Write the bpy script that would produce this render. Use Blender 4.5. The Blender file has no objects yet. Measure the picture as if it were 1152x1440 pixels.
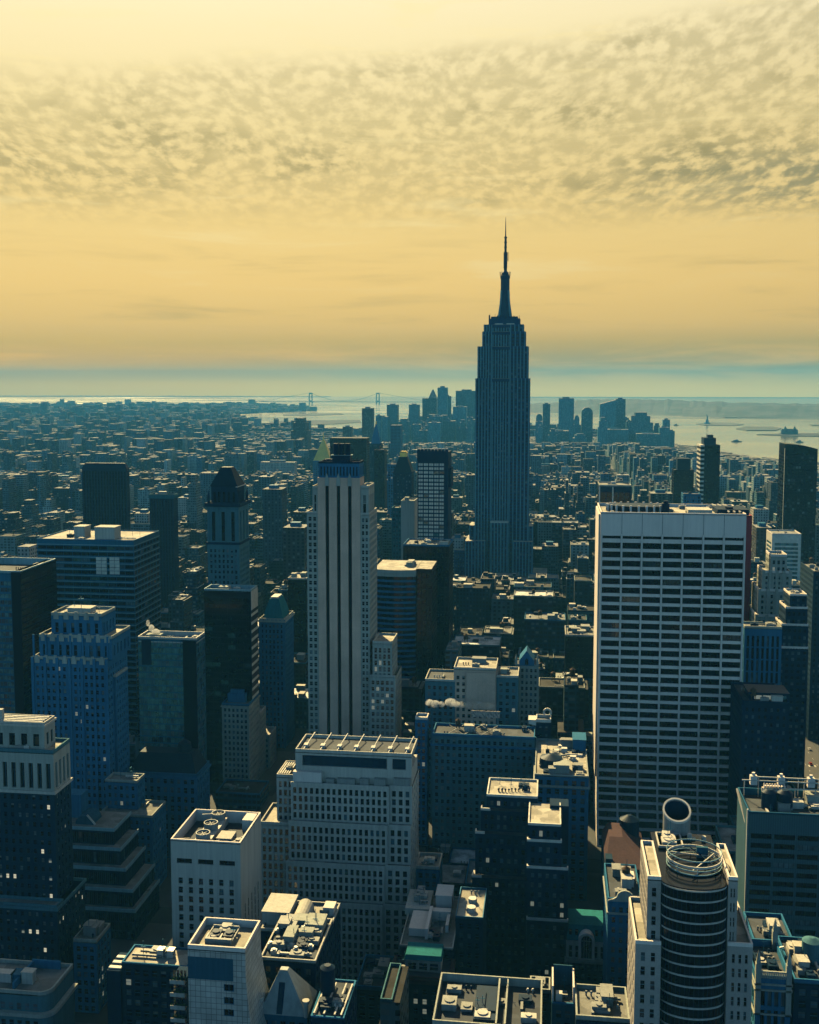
import bpy, math, random
from mathutils import Vector
R = math.radians
scene = bpy.context.scene

# ------------------------------------------------------------------ camera
F_PX, PW, PH = 1520.0, 1152.0, 1440.0
PITCH = R(5.0)
CAM_H = 255.0
HOR = 538.0
PY0 = HOR + F_PX * math.tan(PITCH)
YAW = math.atan(199 * math.cos(PITCH) / F_PX)
cam_d = bpy.data.cameras.new('camera')
cam = bpy.data.objects.new('camera', cam_d)
scene.collection.objects.link(cam)
cam.location = (0, 0, CAM_H)
cam.rotation_euler = (math.pi / 2 - PITCH, 0, YAW)
cam_d.sensor_width = 36
cam_d.lens = F_PX / PH * 36
cam_d.shift_y = (PY0 - PH / 2) / PH
cam_d.clip_start = 1.0
cam_d.clip_end = 200000
scene.camera = cam

# ------------------------------------------------------------------ light
SUN_AZ = R(25)      # left of the avenues
SUN_EL = R(35)
SUN_DIR = Vector((-math.sin(SUN_AZ) * math.cos(SUN_EL), math.cos(SUN_AZ) * math.cos(SUN_EL), math.sin(SUN_EL)))
sd = bpy.data.lights.new('sun', 'SUN')
sd.energy = 4.5
sd.angle = R(0.6)
sd.color = (1.0, 0.77, 0.36)
sun = bpy.data.objects.new('sun', sd)
scene.collection.objects.link(sun)
sun.location = (0, 0, 2000)
sun.rotation_euler = (-SUN_DIR).to_track_quat('-Z', 'Y').to_euler()

vs = scene.view_settings
scene.display_settings.display_device = 'sRGB'
vs.view_transform = 'Standard'
vs.look = 'None'
vs.exposure = 1.2
vs.gamma = 1.0
vs.use_curve_mapping = False
cy = scene.cycles
cy.use_denoising = True
cy.max_bounces = 6
cy.diffuse_bounces = 0
cy.glossy_bounces = 3
cy.transmission_bounces = 3
cy.volume_bounces = 1
cy.caustics_reflective = False
cy.caustics_refractive = False
cy.sample_clamp_indirect = 6
cy.use_light_tree = False


def lin(r, g, b):
    def f(c):
        c /= 255.0
        return c / 12.92 if c <= 0.04045 else ((c + 0.055) / 1.055) ** 2.4
    return (f(r), f(g), f(b), 1.0)


class NT:
    """small helper that adds and wires shader nodes"""
    def __init__(s, tree):
        s.t = tree
        tree.nodes.clear()

    def n(s, kind, ins=None, **attrs):
        nd = s.t.nodes.new(kind)
        for k, v in attrs.items():
            setattr(nd, k, v)
        for k, v in (ins or {}).items():
            s.set(nd, k, v)
        return nd

    def set(s, nd, k, v):
        sock = nd.inputs[k]
        if isinstance(v, bpy.types.NodeSocket):
            s.t.links.new(v, sock)
        elif isinstance(v, bpy.types.Node):
            s.t.links.new(v.outputs[0], sock)
        else:
            sock.default_value = v

    def m(s, op, a, b=None, c=None, clamp=False):
        nd = s.t.nodes.new('ShaderNodeMath')
        nd.operation = op
        nd.use_clamp = clamp
        for i, v in enumerate((a, b, c)):
            if v is not None:
                s.set(nd, i, v)
        return nd.outputs[0]

    def mr(s, v, a, b, c=0.0, d=1.0, smooth=True):
        nd = s.t.nodes.new('ShaderNodeMapRange')
        nd.interpolation_type = 'SMOOTHSTEP' if smooth else 'LINEAR'
        for i, q in enumerate((v, a, b, c, d)):
            s.set(nd, i, q)
        return nd.outputs[0]

    def mix(s, f, a, b, mode='MIX'):
        nd = s.t.nodes.new('ShaderNodeMix')
        nd.data_type = 'RGBA'
        nd.blend_type = mode
        nd.clamp_factor = True
        for k, v in ((0, f), (6, a), (7, b)):
            s.set(nd, k, v)
        return nd.outputs[2]

    def ramp(s, f, stops, interp='LINEAR'):
        nd = s.t.nodes.new('ShaderNodeValToRGB')
        cr = nd.color_ramp
        cr.interpolation = interp
        while len(cr.elements) < len(stops):
            cr.elements.new(0.5)
        for e, (p, c) in zip(cr.elements, stops):
            e.position = p
            e.color = c
        s.set(nd, 0, f)
        return nd.outputs[0]

    def noise(s, vec, scale, detail=4, rough=0.55, dist=0.0):
        nd = s.n('ShaderNodeTexNoise', {'Vector': vec, 'Scale': scale, 'Detail': detail, 'Roughness': rough, 'Distortion': dist})
        return nd.outputs[0]

    def vmul(s, vec, k):
        nd = s.n('ShaderNodeVectorMath', operation='MULTIPLY')
        s.set(nd, 0, vec)
        nd.inputs[1].default_value = k
        return nd.outputs[0]


# ------------------------------------------------------------------ sky
def make_world():
    w = bpy.data.worlds.new('World')
    scene.world = w
    w.use_nodes = True
    T = NT(w.node_tree)
    tc = T.n('ShaderNodeTexCoord')
    sep = T.n('ShaderNodeSeparateXYZ', {0: tc.outputs['Generated']})
    dx, dy, dz = sep.outputs
    sky = T.n('ShaderNodeTexSky', sky_type='NISHITA')
    sky.sun_disc = False
    sky.sun_elevation = SUN_EL
    sky.sun_rotation = -SUN_AZ
    sky.altitude = 250
    sky.air_density = 1.2
    sky.dust_density = 2.0
    sky.ozone_density = 3.0
    clear = T.mix(1.0, sky.outputs[0], (0.55, 0.83, 0.92, 1), 'MULTIPLY')
    zen = T.mr(dz, 0.2, 0.8, 1.0, 0.16)
    zn = T.n('ShaderNodeCombineXYZ', {0: zen, 1: zen, 2: zen})
    clear = T.mix(1.0, clear, zn, 'MULTIPLY')
    # the cloud deck in front of the sun: colours by height over the horizon
    el = T.m('MULTIPLY', T.m('ARCSINE', dz), 180 / math.pi)
    f = T.mr(el, -2.0, 38.0, 0, 1, smooth=False)
    P = lambda e: (e + 2) / 40.0
    K = lambda r, g, b, k: tuple(x * k for x in lin(r, g, b)[:3]) + (1,)
    CB = 4.4   # the Background strength below is 0.1
    deck = T.ramp(f, [
        (P(-1.0), K(255, 214, 100, 1.6)), (P(0.0), K(255, 196, 50, 1.9)), (P(0.5), K(255, 190, 50, 1.6)), (P(1.2), K(250, 186, 66, 1.35)), (P(2.0), K(234, 188, 90, 1.12)),
        (P(2.7), K(240, 198, 112, 1)), (P(5.0), K(248, 208, 124, 1)), (P(8.3), K(244, 212, 136, 1)), (P(13.0), K(242, 219, 156, 1)),
        (P(17.3), K(248, 230, 178, 1)), (P(20.5), K(252, 238, 196, 1)), (P(32), K(250, 236, 196, 1))])
    # flat layer projected to a plane for the ripples of the altocumulus
    inv = T.m('DIVIDE', 1.0, T.m('MAXIMUM', T.m('ADD', dz, 0.02), 0.02))
    px = T.m('MULTIPLY', dx, inv)
    py = T.m('MULTIPLY', dy, inv)
    comb = T.n('ShaderNodeCombineXYZ', {0: px, 1: py, 2: 0.0})
    warp = T.noise(comb, 1.1, 3, 0.5)
    warpv = T.n('ShaderNodeVectorMath', operation='ADD')
    T.set(warpv, 0, comb)
    off = T.n('ShaderNodeCombineXYZ', {0: T.m('MULTIPLY', T.m('SUBTRACT', warp, 0.5), 0.22), 1: T.m('MULTIPLY', T.m('SUBTRACT', warp, 0.5), 0.5), 2: 0.0})
    T.set(warpv, 1, off)
    azc = T.m('ADD', T.m('ARCTAN2', dx, dy), 0.13)
    cu = T.m('DIVIDE', T.m('MULTIPLY', azc, 60.0), T.m('ADD', T.m('MAXIMUM', dz, 0.0), 0.33))
    cv = T.m('MULTIPLY', T.m('LOGARITHM', T.m('ADD', T.m('MAXIMUM', dz, 0.0), 0.05), 2.718), 46.0)
    rv0 = T.n('ShaderNodeCombineXYZ', {0: cu, 1: cv, 2: 0.0})
    wob = T.m('MULTIPLY', T.m('SUBTRACT', T.noise(rv0, 0.07, 1, 0.5), 0.5), 4.5)
    rv = T.n('ShaderNodeCombineXYZ', {0: T.m('ADD', cu, wob), 1: T.m('ADD', cv, T.m('MULTIPLY', wob, 0.9)), 2: 0.0})
    rot = T.n('ShaderNodeMapping', {'Vector': rv, 'Rotation': (0, 0, R(-9)), 'Scale': (1.0, 1.0, 1)})
    vor = T.n('ShaderNodeTexVoronoi', {'Vector': rot, 'Scale': 0.72}, feature='SMOOTH_F1')
    vor.inputs['Smoothness'].default_value = 0.35
    rip = T.m('SUBTRACT', T.m('ADD', 0.30, T.m('MULTIPLY', T.noise(rot, 0.55, 3, 0.55, 0.0), 1.0)), T.m('MULTIPLY', T.m('SUBTRACT', vor.outputs['Distance'], 0.2), 0.36))
    rip2 = T.noise(rot, 1.3, 3, 0.55, 0.0)
    big = T.noise(comb, 0.62, 3, 0.55)
    rip3 = T.noise(rot, 4.0, 3, 0.6, 0.0)
    cell = T.m('ADD', T.m('ADD', T.m('MULTIPLY', rip, 0.62), T.m('MULTIPLY', rip2, 0.28)), T.m('MULTIPLY', rip3, 0.10))
    dap = T.mr(cell, 0.76, 0.50)
    tilt = T.m('SUBTRACT', el, T.m('MULTIPLY', T.m('ADD', dx, 0.25), 5.5))
    band = T.m('MULTIPLY', T.mr(el, 7.2, 10.5), T.mr(T.m('ADD', tilt, T.m('MULTIPLY', T.m('SUBTRACT', big, 0.5), 5.0)), 16.6, 14.6))
    mod = T.noise(rot, 0.10, 3, 0.6, 0.3)
    patch = T.m('MULTIPLY', T.mr(big, 0.34, 0.60), T.mr(mod, 0.32, 0.62, 0.55, 1.0))
    sidey = T.mr(T.m('ADD', T.m('MULTIPLY', dx, 1.0), 0.1), -0.42, 0.32, 0.75, 1.0)
    dens = T.m('MULTIPLY', T.m('MULTIPLY', band, T.m('MAXIMUM', patch, 0.5)), sidey)
    shade = T.m('MULTIPLY', dens, T.m('ADD', T.m('MULTIPLY', dap, 0.76), 0.07), clamp=True)
    deck2 = T.mix(shade, deck, K(146, 137, 92, 1))
    # teal heavier wedge low on the right of the dapples, and long thin streaks near the horizon
    wed = T.m('MULTIPLY', T.m('MULTIPLY', T.mr(el, 7.6, 9.4), T.mr(el, 12.2, 10.2)), T.mr(dx, -0.02, 0.24))
    deck3 = T.mix(T.m('MULTIPLY', T.m('MULTIPLY', wed, T.mr(cell, 0.76, 0.50)), 0.6), deck2, K(104, 118, 100, 1))
    az = T.m('ARCTAN2', dx, dy)
    sv = T.n('ShaderNodeCombineXYZ', {0: T.m('MULTIPLY', az, 5.0), 1: T.m('MULTIPLY', el, 0.95), 2: 0.0})
    st = T.noise(sv, 1.0, 5, 0.6, 0.5)
    low = T.m('MULTIPLY', T.m('MULTIPLY', T.mr(el, -0.5, 0.6), T.mr(dx, -0.45, 0.15, 0.45, 1.0)), T.mr(T.m('ADD', el, T.m('MULTIPLY', T.m('SUBTRACT', st, 0.5), 2.0)), 3.2, 1.3))
    deck4 = T.mix(T.m('MULTIPLY', low, T.mr(st, 0.30, 0.62, 0.30, 0.80)), deck3, K(152, 148, 98, 1))
    mid = T.m('MULTIPLY', T.m('MULTIPLY', T.mr(el, 2.5, 3.4), T.mr(el, 9.0, 5.0)), T.mr(st, 0.50, 0.72))
    deck5 = T.mix(T.m('MULTIPLY', mid, 0.38), deck4, K(176, 158, 100, 1))
    hiw = T.m('MULTIPLY', T.mr(el, 3.6, 6.0), T.mr(st, 0.46, 0.30))
    deck6 = T.mix(T.m('MULTIPLY', hiw, 0.35), deck5, K(252, 230, 165, 1))
    # brighter towards the veiled sun, dimmer to the sides
    sdn = SUN_DIR
    dot = T.m('ADD', T.m('ADD', T.m('MULTIPLY', dx, sdn.x), T.m('MULTIPLY', dy, sdn.y)), T.m('MULTIPLY', dz, sdn.z))
    gain = T.mr(dot, 0.55, 1.0, 0.80, 1.16, smooth=False)
    gn = T.n('ShaderNodeCombineXYZ', {0: gain, 1: gain, 2: gain})
    deck7 = T.mix(1.0, deck6, gn, 'MULTIPLY')
    deck8 = T.mix(1.0, deck7, (CB, CB, CB, 1), 'MULTIPLY')
    front = T.m('MULTIPLY', T.mr(dy, -0.05, 0.55), T.mr(el, 46.0, 26.0))
    col = T.mix(front, clear, deck8)
    bg = T.n('ShaderNodeBackground', {'Color': col, 'Strength': 0.1})
    out = T.n('ShaderNodeOutputWorld')
    T.t.links.new(bg.outputs[0], out.inputs[0])


make_world()

# ------------------------------------------------------------------ projection helpers
FWD_H = Vector((-math.sin(YAW), math.cos(YAW), 0))
RIGHT = Vector((math.cos(YAW), math.sin(YAW), 0))
FWD = FWD_H * math.cos(PITCH) + Vector((0, 0, -math.sin(PITCH)))
UP = FWD_H * math.sin(PITCH) + Vector((0, 0, math.cos(PITCH)))


def ray(px, py):
    return FWD + RIGHT * ((px - PW / 2) / F_PX) + UP * ((PY0 - py) / F_PX)


def at(px, py, Y):
    d = ray(px, py)
    t = Y / d.y
    return d.x * t, CAM_H + d.z * t


def ground(px, py, z=0.0):
    d = ray(px, py)
    t = (z - CAM_H) / d.z
    return d.x * t, d.y * t


def proj(x, y, z):
    v = Vector((x, y, z - CAM_H))
    w = v.dot(FWD)
    return PW / 2 + F_PX * v.dot(RIGHT) / w, PY0 - F_PX * v.dot(UP) / w


def yside(px, py, X):
    """distance at which the vertical plane x = X shows at column px"""
    d = ray(px, py)
    return X * d.y / d.x


# ------------------------------------------------------------------ materials
MATS = {}


def principled(T, **ins):
    b = T.n('ShaderNodeBsdfPrincipled')
    for k, v in ins.items():
        T.set(b, k.replace('_', ' '), v)
    out = T.n('ShaderNodeOutputMaterial')
    T.t.links.new(b.outputs[0], out.inputs[0])
    return b


def newmat(name):
    m = bpy.data.materials.new(name)
    m.use_nodes = True
    MATS[name] = m
    return m, NT(m.node_tree)


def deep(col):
    """turns dark wall colours bluer: teal shade put into the base colour"""
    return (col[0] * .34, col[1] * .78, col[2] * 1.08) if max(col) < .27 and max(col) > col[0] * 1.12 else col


def wallmat(name, col, var=0.38, rough=0.85, streak=0.5, metal=0.0, scale=1.0, coat=None):
    """masonry or panel: patchy tone, vertical weather streaks, fine grain"""
    m, T = newmat(name)
    g = T.n('ShaderNodeNewGeometry')
    pos = g.outputs['Position']
    a = T.noise(pos, 0.06 * scale, 4, 0.6)
    b = T.noise(T.vmul(pos, (0.9, 0.9, 0.035)), 1.0 * scale, 3, 0.6)
    c = T.noise(pos, 2.2 * scale, 2, 0.6)
    v = T.m('ADD', T.m('ADD', T.m('MULTIPLY', T.m('SUBTRACT', a, 0.5), var * 1.6), T.m('MULTIPLY', T.m('SUBTRACT', b, 0.5), streak * 1.5)),
            T.m('MULTIPLY', T.m('SUBTRACT', c, 0.5), var * 1.1))
    v = T.m('ADD', v, 1.0)
    vv = T.n('ShaderNodeCombineXYZ', {0: v, 1: v, 2: v})
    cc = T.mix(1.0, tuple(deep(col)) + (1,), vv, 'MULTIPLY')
    b = principled(T, Base_Color=cc, Roughness=rough, Metallic=metal)
    b.inputs['Specular IOR Level'].default_value = 0.08
    return m


def glassmat(name, col, rough=0.12, spec=0.3, var=0.5):
    m, T = newmat(name)
    g = T.n('ShaderNodeNewGeometry')
    a = T.noise(T.vmul(g.outputs['Position'], (0.33, 0.33, 0.27)), 1.0, 2, 0.5)
    v = T.mr(a, 0.3, 0.7, 1 - var, 1 + var)
    vv = T.n('ShaderNodeCombineXYZ', {0: v, 1: v, 2: v})
    cc = T.mix(1.0, tuple(col) + (1,), vv, 'MULTIPLY')
    b = principled(T, Base_Color=cc, Roughness=rough)
    b.inputs['Specular IOR Level'].default_value = spec
    return m


def lampmat(name, col, s):
    m, T = newmat(name)
    b = principled(T, Base_Color=(0.2, 0.2, 0.2, 1), Roughness=0.5)
    b.inputs['Emission Color'].default_value = tuple(col) + (1,)
    b.inputs['Emission Strength'].default_value = s
    return m


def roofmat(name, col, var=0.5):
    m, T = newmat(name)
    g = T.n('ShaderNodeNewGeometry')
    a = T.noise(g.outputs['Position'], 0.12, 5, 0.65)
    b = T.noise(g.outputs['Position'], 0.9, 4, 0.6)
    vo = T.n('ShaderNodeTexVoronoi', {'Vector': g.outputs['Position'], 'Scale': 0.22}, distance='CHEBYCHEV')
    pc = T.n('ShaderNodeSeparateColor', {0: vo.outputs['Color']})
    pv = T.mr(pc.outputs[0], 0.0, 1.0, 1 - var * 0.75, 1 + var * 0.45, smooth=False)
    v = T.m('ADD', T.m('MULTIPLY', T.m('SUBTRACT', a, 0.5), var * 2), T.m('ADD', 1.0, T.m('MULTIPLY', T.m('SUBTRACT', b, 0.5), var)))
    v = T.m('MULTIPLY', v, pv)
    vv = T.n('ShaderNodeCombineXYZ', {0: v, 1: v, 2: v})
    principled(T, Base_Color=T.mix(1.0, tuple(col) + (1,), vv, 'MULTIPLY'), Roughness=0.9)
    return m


def citymat(name, ww=0.52, hh=0.55):
    """walls of smaller buildings: rows of windows worked into the wall, colour per building from the mesh attribute"""
    m, T = newmat(name)
    g = T.n('ShaderNodeNewGeometry')
    at_ = T.n('ShaderNodeAttribute', attribute_name='tint')
    tint = at_.outputs['Color']
    rb = at_.outputs['Alpha']
    ps = T.n('ShaderNodeSeparateXYZ', {0: g.outputs['Position']})
    nm = T.n('ShaderNodeSeparateXYZ', {0: g.outputs['Normal']})
    ax = T.m('ABSOLUTE', nm.outputs[0])
    isx = T.m('GREATER_THAN', ax, 0.5)
    u = T.m('ADD', T.m('MULTIPLY', ps.outputs[1], isx), T.m('MULTIPLY', ps.outputs[0], T.m('SUBTRACT', 1.0, isx)))
    ts = T.n('ShaderNodeSeparateColor', {0: tint})
    bay = T.m('ADD', 2.6, T.m('MULTIPLY', T.m('FRACT', T.m('MULTIPLY', ts.outputs[0], 77.0)), 2.4))
    uu = T.m('DIVIDE', u, bay)
    zz = T.m('DIVIDE', ps.outputs[2], 3.6)
    fu, fz = T.m('FRACT', uu), T.m('FRACT', zz)
    wu = T.m('ADD', ww - 0.1, T.m('MULTIPLY', T.m('FRACT', T.m('MULTIPLY', ts.outputs[2], 53.0)), 0.4))
    win = T.m('MULTIPLY', T.m('LESS_THAN', fu, wu), T.m('LESS_THAN', fz, hh))
    cell = T.n('ShaderNodeCombineXYZ', {0: T.m('FLOOR', uu), 1: T.m('FLOOR', zz), 2: T.m('MULTIPLY', ts.outputs[1], 91.0)})
    wn = T.n('ShaderNodeTexWhiteNoise', {'Vector': cell}, noise_dimensions='3D')
    blind = T.m('GREATER_THAN', wn.outputs[0], 0.82)
    gl = T.mix(blind, (0.004, 0.008, 0.014, 1), (0.16, 0.18, 0.17, 1))
    a = T.noise(T.vmul(g.outputs['Position'], (0.25, 0.25, 0.05)), 1.0, 4, 0.6)
    v = T.mr(a, 0.25, 0.75, 0.7, 1.3)
    vv = T.n('ShaderNodeCombineXYZ', {0: v, 1: v, 2: v})
    wall = T.mix(1.0, tint, vv, 'MULTIPLY')
    walls = T.mix(win, wall, gl)
    rn = T.noise(g.outputs['Position'], 0.16, 5, 0.7)
    rv = T.m('MULTIPLY', rb, T.mr(rn, 0.3, 0.7, 0.45, 1.35))
    roof = T.n('ShaderNodeCombineXYZ', {0: rv, 1: rv, 2: T.m('MULTIPLY', rv, 0.94)})
    up = T.m('GREATER_THAN', nm.outputs[2], 0.5)
    base = T.mix(up, walls, roof)
    rough = T.m('SUBTRACT', 0.85, T.m('MULTIPLY', T.m('MULTIPLY', win, T.m('SUBTRACT', 1.0, up)), 0.6))
    b = principled(T, Base_Color=base, Roughness=rough)
    b.inputs['Specular IOR Level'].default_value = 0.12
    return m


wallmat('limestone', (0.38, 0.39, 0.33), var=.4)
wallmat('pale_stone', (0.52, 0.49, 0.41), var=0.2)
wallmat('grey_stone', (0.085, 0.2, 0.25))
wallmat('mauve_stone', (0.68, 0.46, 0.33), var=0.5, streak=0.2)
wallmat('brown_brick', (0.022, 0.045, 0.06), var=0.35)  # brick base turned blue, teal shade painted into the colour
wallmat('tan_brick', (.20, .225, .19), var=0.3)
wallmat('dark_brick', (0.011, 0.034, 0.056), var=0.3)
wallmat('travertine', (0.8, 0.7, 0.6), var=0.16, streak=0.22)
wallmat('spandrel', (0.01, 0.04, 0.06), rough=0.5)
wallmat('grey_metal', (0.038, 0.14, 0.185), rough=0.5, metal=0.4)
wallmat('white_metal', (0.55, 0.52, 0.45), rough=0.5, var=0.12)
wallmat('dark_metal', (0.008, 0.03, 0.05), rough=0.5)
wallmat('steel_lines', (0.24, 0.38, 0.4), rough=0.45, var=0.1)
wallmat('black_panel', (0.0016, 0.005, 0.013), rough=0.35, var=0.1, streak=0.1)
wallmat('copper_green', (0.045, 0.22, 0.17), var=0.4, streak=0.5)
wallmat('dull_green', (0.06, 0.15, 0.13), var=0.3)
wallmat('gold_leaf', (0.85, 0.6, 0.16), rough=0.45, metal=0.3)
wallmat('red_tile', (0.085, 0.05, 0.05), var=0.4)
wallmat('red_wrap', (0.34, 0.04, 0.06), var=0.2)
wallmat('dark_slate', (0.006, 0.026, 0.038), rough=0.6)
wallmat('wood_tank', (0.10, 0.065, 0.04), var=0.4)
wallmat('roof_metal', (.30, .30, .27), rough=0.5)
wallmat('haze_blue', (0.035, 0.16, 0.2), rough=0.6)  # blue base colour with distance haze painted in
wallmat('planting', (0.06, 0.10, 0.03), var=0.8)
glassmat('dark_glass', (0.001, 0.003, 0.009), 0.14, 0.12)
glassmat('blue_glass', (0.02, 0.035, 0.05), 0.08, 0.9)
glassmat('pale_blind', (0.1, 0.13, 0.13), 0.5, 0.3)
glassmat('half_blind', (0.045, 0.095, 0.12), 0.35, 0.4)
glassmat('teal_curtain', (0.055, 0.14, 0.14), 0.25, 0.6, 0.7)
glassmat('white_panel', (0.66, 0.62, 0.52), 0.4, 0.5, 0.12)
lampmat('lit_window', (0.95, 0.88, 0.60), 0.26)
lampmat('dim_lit_window', (0.75, 0.8, 0.6), 0.09)
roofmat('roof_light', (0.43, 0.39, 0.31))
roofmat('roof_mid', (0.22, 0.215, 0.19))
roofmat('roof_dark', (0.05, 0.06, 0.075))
citymat('city_wall')
M = MATS


# ------------------------------------------------------------------ meshes
COL = scene.collection


class MB:
    def __init__(s):
        s.v, s.f, s.mi = [], [], []

    def face(s, pts, mi=0):
        b = len(s.v)
        s.v.extend(pts)
        s.f.append(tuple(range(b, b + len(pts))))
        s.mi.append(mi)

    def box(s, x0, x1, y0, y1, z0, z1, mi=0, top=True, bottom=True):
        b = len(s.v)
        s.v += [(x0, y0, z0), (x1, y0, z0), (x1, y1, z0), (x0, y1, z0), (x0, y0, z1), (x1, y0, z1), (x1, y1, z1), (x0, y1, z1)]
        fs = [(0, 1, 5, 4), (1, 2, 6, 5), (2, 3, 7, 6), (3, 0, 4, 7)]
        if top:
            fs.append((4, 5, 6, 7))
        if bottom:
            fs.append((3, 2, 1, 0))
        for q in fs:
            s.f.append(tuple(b + i for i in q))
            s.mi.append(mi)
        return s

    def prism(s, poly, z0, z1, mi=0, top=True, bottom=False):
        n = len(poly)
        b = len(s.v)
        s.v += [(x, y, z0) for x, y in poly] + [(x, y, z1) for x, y in poly]
        for i in range(n):
            j = (i + 1) % n
            s.f.append((b + i, b + j, b + n + j, b + n + i))
            s.mi.append(mi)
        if top:
            s.f.append(tuple(b + n + i for i in range(n)))
            s.mi.append(mi)
        if bottom:
            s.f.append(tuple(b + n - 1 - i for i in range(n)))
            s.mi.append(mi)
        return s

    def frustum(s, rings, mi=0, cap=True):
        """rings: list of equal-length point lists, bottom to top"""
        n = len(rings[0])
        b = len(s.v)
        for r in rings:
            s.v += list(r)
        for k in range(len(rings) - 1):
            for i in range(n):
                j = (i + 1) % n
                s.f.append((b + k * n + i, b + k * n + j, b + (k + 1) * n + j, b + (k + 1) * n + i))
                s.mi.append(mi)
        if cap:
            s.f.append(tuple(b + (len(rings) - 1) * n + i for i in range(n)))
            s.mi.append(mi)
        return s

    def cyl(s, x, y, z0, z1, r0, r1=None, n=16, mi=0, cap=True):
        r1 = r0 if r1 is None else r1
        c = [(math.cos(2 * math.pi * i / n), math.sin(2 * math.pi * i / n)) for i in range(n)]
        return s.frustum([[(x + r0 * a, y + r0 * b, z0) for a, b in c], [(x + r1 * a, y + r1 * b, z1) for a, b in c]], mi, cap)

    def beam(s, p, q, w, mi=0):
        p, q = Vector(p), Vector(q)
        d = (q - p).normalized()
        a = d.cross(Vector((0, 0, 1)))
        if a.length < 1e-3:
            a = Vector((1, 0, 0))
        a.normalize()
        c = a.cross(d)
        a *= w / 2
        c *= w / 2
        return s.frustum([[tuple(p + a + c), tuple(p - a + c), tuple(p - a - c), tuple(p + a - c)],
                          [tuple(q + a + c), tuple(q - a + c), tuple(q - a - c), tuple(q + a - c)]], mi)

    def build(s, name, mats, parent=None, org=None):
        if not s.v:
            return None
        me = bpy.data.meshes.new(name)
        if org is None and parent is not None:
            org = parent.get('_org')
        v = s.v
        if org is not None:
            ox, oy, oz = org
            v = [(x - ox, y - oy, z - oz) for x, y, z in v]
        me.from_pydata(v, [], s.f)
        if not isinstance(mats, (list, tuple)):
            mats = [mats]
        for m in mats:
            me.materials.append(M[m] if isinstance(m, str) else m)
        if len(mats) > 1:
            me.polygons.foreach_set('material_index', s.mi)
        me.update()
        o = bpy.data.objects.new(name, me)
        COL.objects.link(o)
        if parent is not None:
            o.parent = parent
            if '_lvl' not in o:
                o['_org'] = parent['_org']
        elif org is not None:
            o.location = org
        return o


def tag(o, label, cat, group=None):
    o['label'] = label
    o['category'] = cat
    if group:
        o['group'] = group
    return o


def thing(name, label, cat, x, y, z=0.0, group=None):
    o = bpy.data.objects.new(name, None)
    COL.objects.link(o)
    o.empty_display_size = 1
    o.location = (x, y, z)
    o['_org'] = (x, y, z)
    return tag(o, label, cat, group)


def structure(o):
    o['kind'] = 'structure'
    return o


HERO_RECTS = []      # footprints that the ordinary blocks keep clear of


def claim(x0, x1, y0, y1, g=3.0):
    HERO_RECTS.append((min(x0, x1) - g, max(x0, x1) + g, y0 - g, y1 + g))


# ------------------------------------------------------------------ facades
class Win:
    """collects window openings of one building"""
    def __init__(s):
        s.items = []     # (x, y, z, face, w, h)


def facade(mb, wins, face, plane, a0, a1, z0, z1, nb, nr, wf=0.55, hf=0.55, rec=0.35, mt=0.0, mbm=0.0, ms=0.0, voff=0.5, mi=0):
    """wall on one side with real recessed openings; face N (towards -y), W (towards +x), E (towards -x)"""
    if face == 'N':
        pt = lambda a, d, z: (a, plane + d, z)
        flip = False
    elif face == 'W':
        pt = lambda a, d, z: (plane - d, a, z)
        flip = False
    else:
        pt = lambda a, d, z: (plane + d, a, z)
        flip = True

    def q(p0, p1, p2, p3):
        mb.face((p3, p2, p1, p0) if flip else (p0, p1, p2, p3), mi)

    def wall(aa, ab, za, zb):
        if ab - aa > 1e-4 and zb - za > 1e-4:
            q(pt(aa, 0, za), pt(ab, 0, za), pt(ab, 0, zb), pt(aa, 0, zb))
    if nb < 1 or nr < 1:
        wall(a0, a1, z0, z1)
        return
    b0, b1 = a0 + ms, a1 - ms
    y0, y1 = z0 + mbm, z1 - mt
    bw, rh = (b1 - b0) / nb, (y1 - y0) / nr
    w, h = bw * wf, rh * hf
    zc = z0
    for r in range(nr):
        zb = y0 + r * rh + (rh - h) * voff
        zt = zb + h
        wall(a0, a1, zc, zb)
        ac = a0
        for c in range(nb):
            aa = b0 + c * bw + (bw - w) / 2
            ab = aa + w
            wall(ac, aa, zb, zt)
            q(pt(aa, 0, zb), pt(ab, 0, zb), pt(ab, rec, zb), pt(aa, rec, zb))
            q(pt(aa, rec, zt), pt(ab, rec, zt), pt(ab, 0, zt), pt(aa, 0, zt))
            q(pt(aa, 0, zb), pt(aa, rec, zb), pt(aa, rec, zt), pt(aa, 0, zt))
            q(pt(ab, rec, zb), pt(ab, 0, zb), pt(ab, 0, zt), pt(ab, rec, zt))
            p = pt((aa + ab) / 2, rec, (zb + zt) / 2)
            wins.items.append((p[0], p[1], p[2], face, w, h))
            ac = ab
        wall(ac, a1, zb, zt)
        zc = zt
    wall(a0, a1, zc, z1)


_WM = {}


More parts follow.
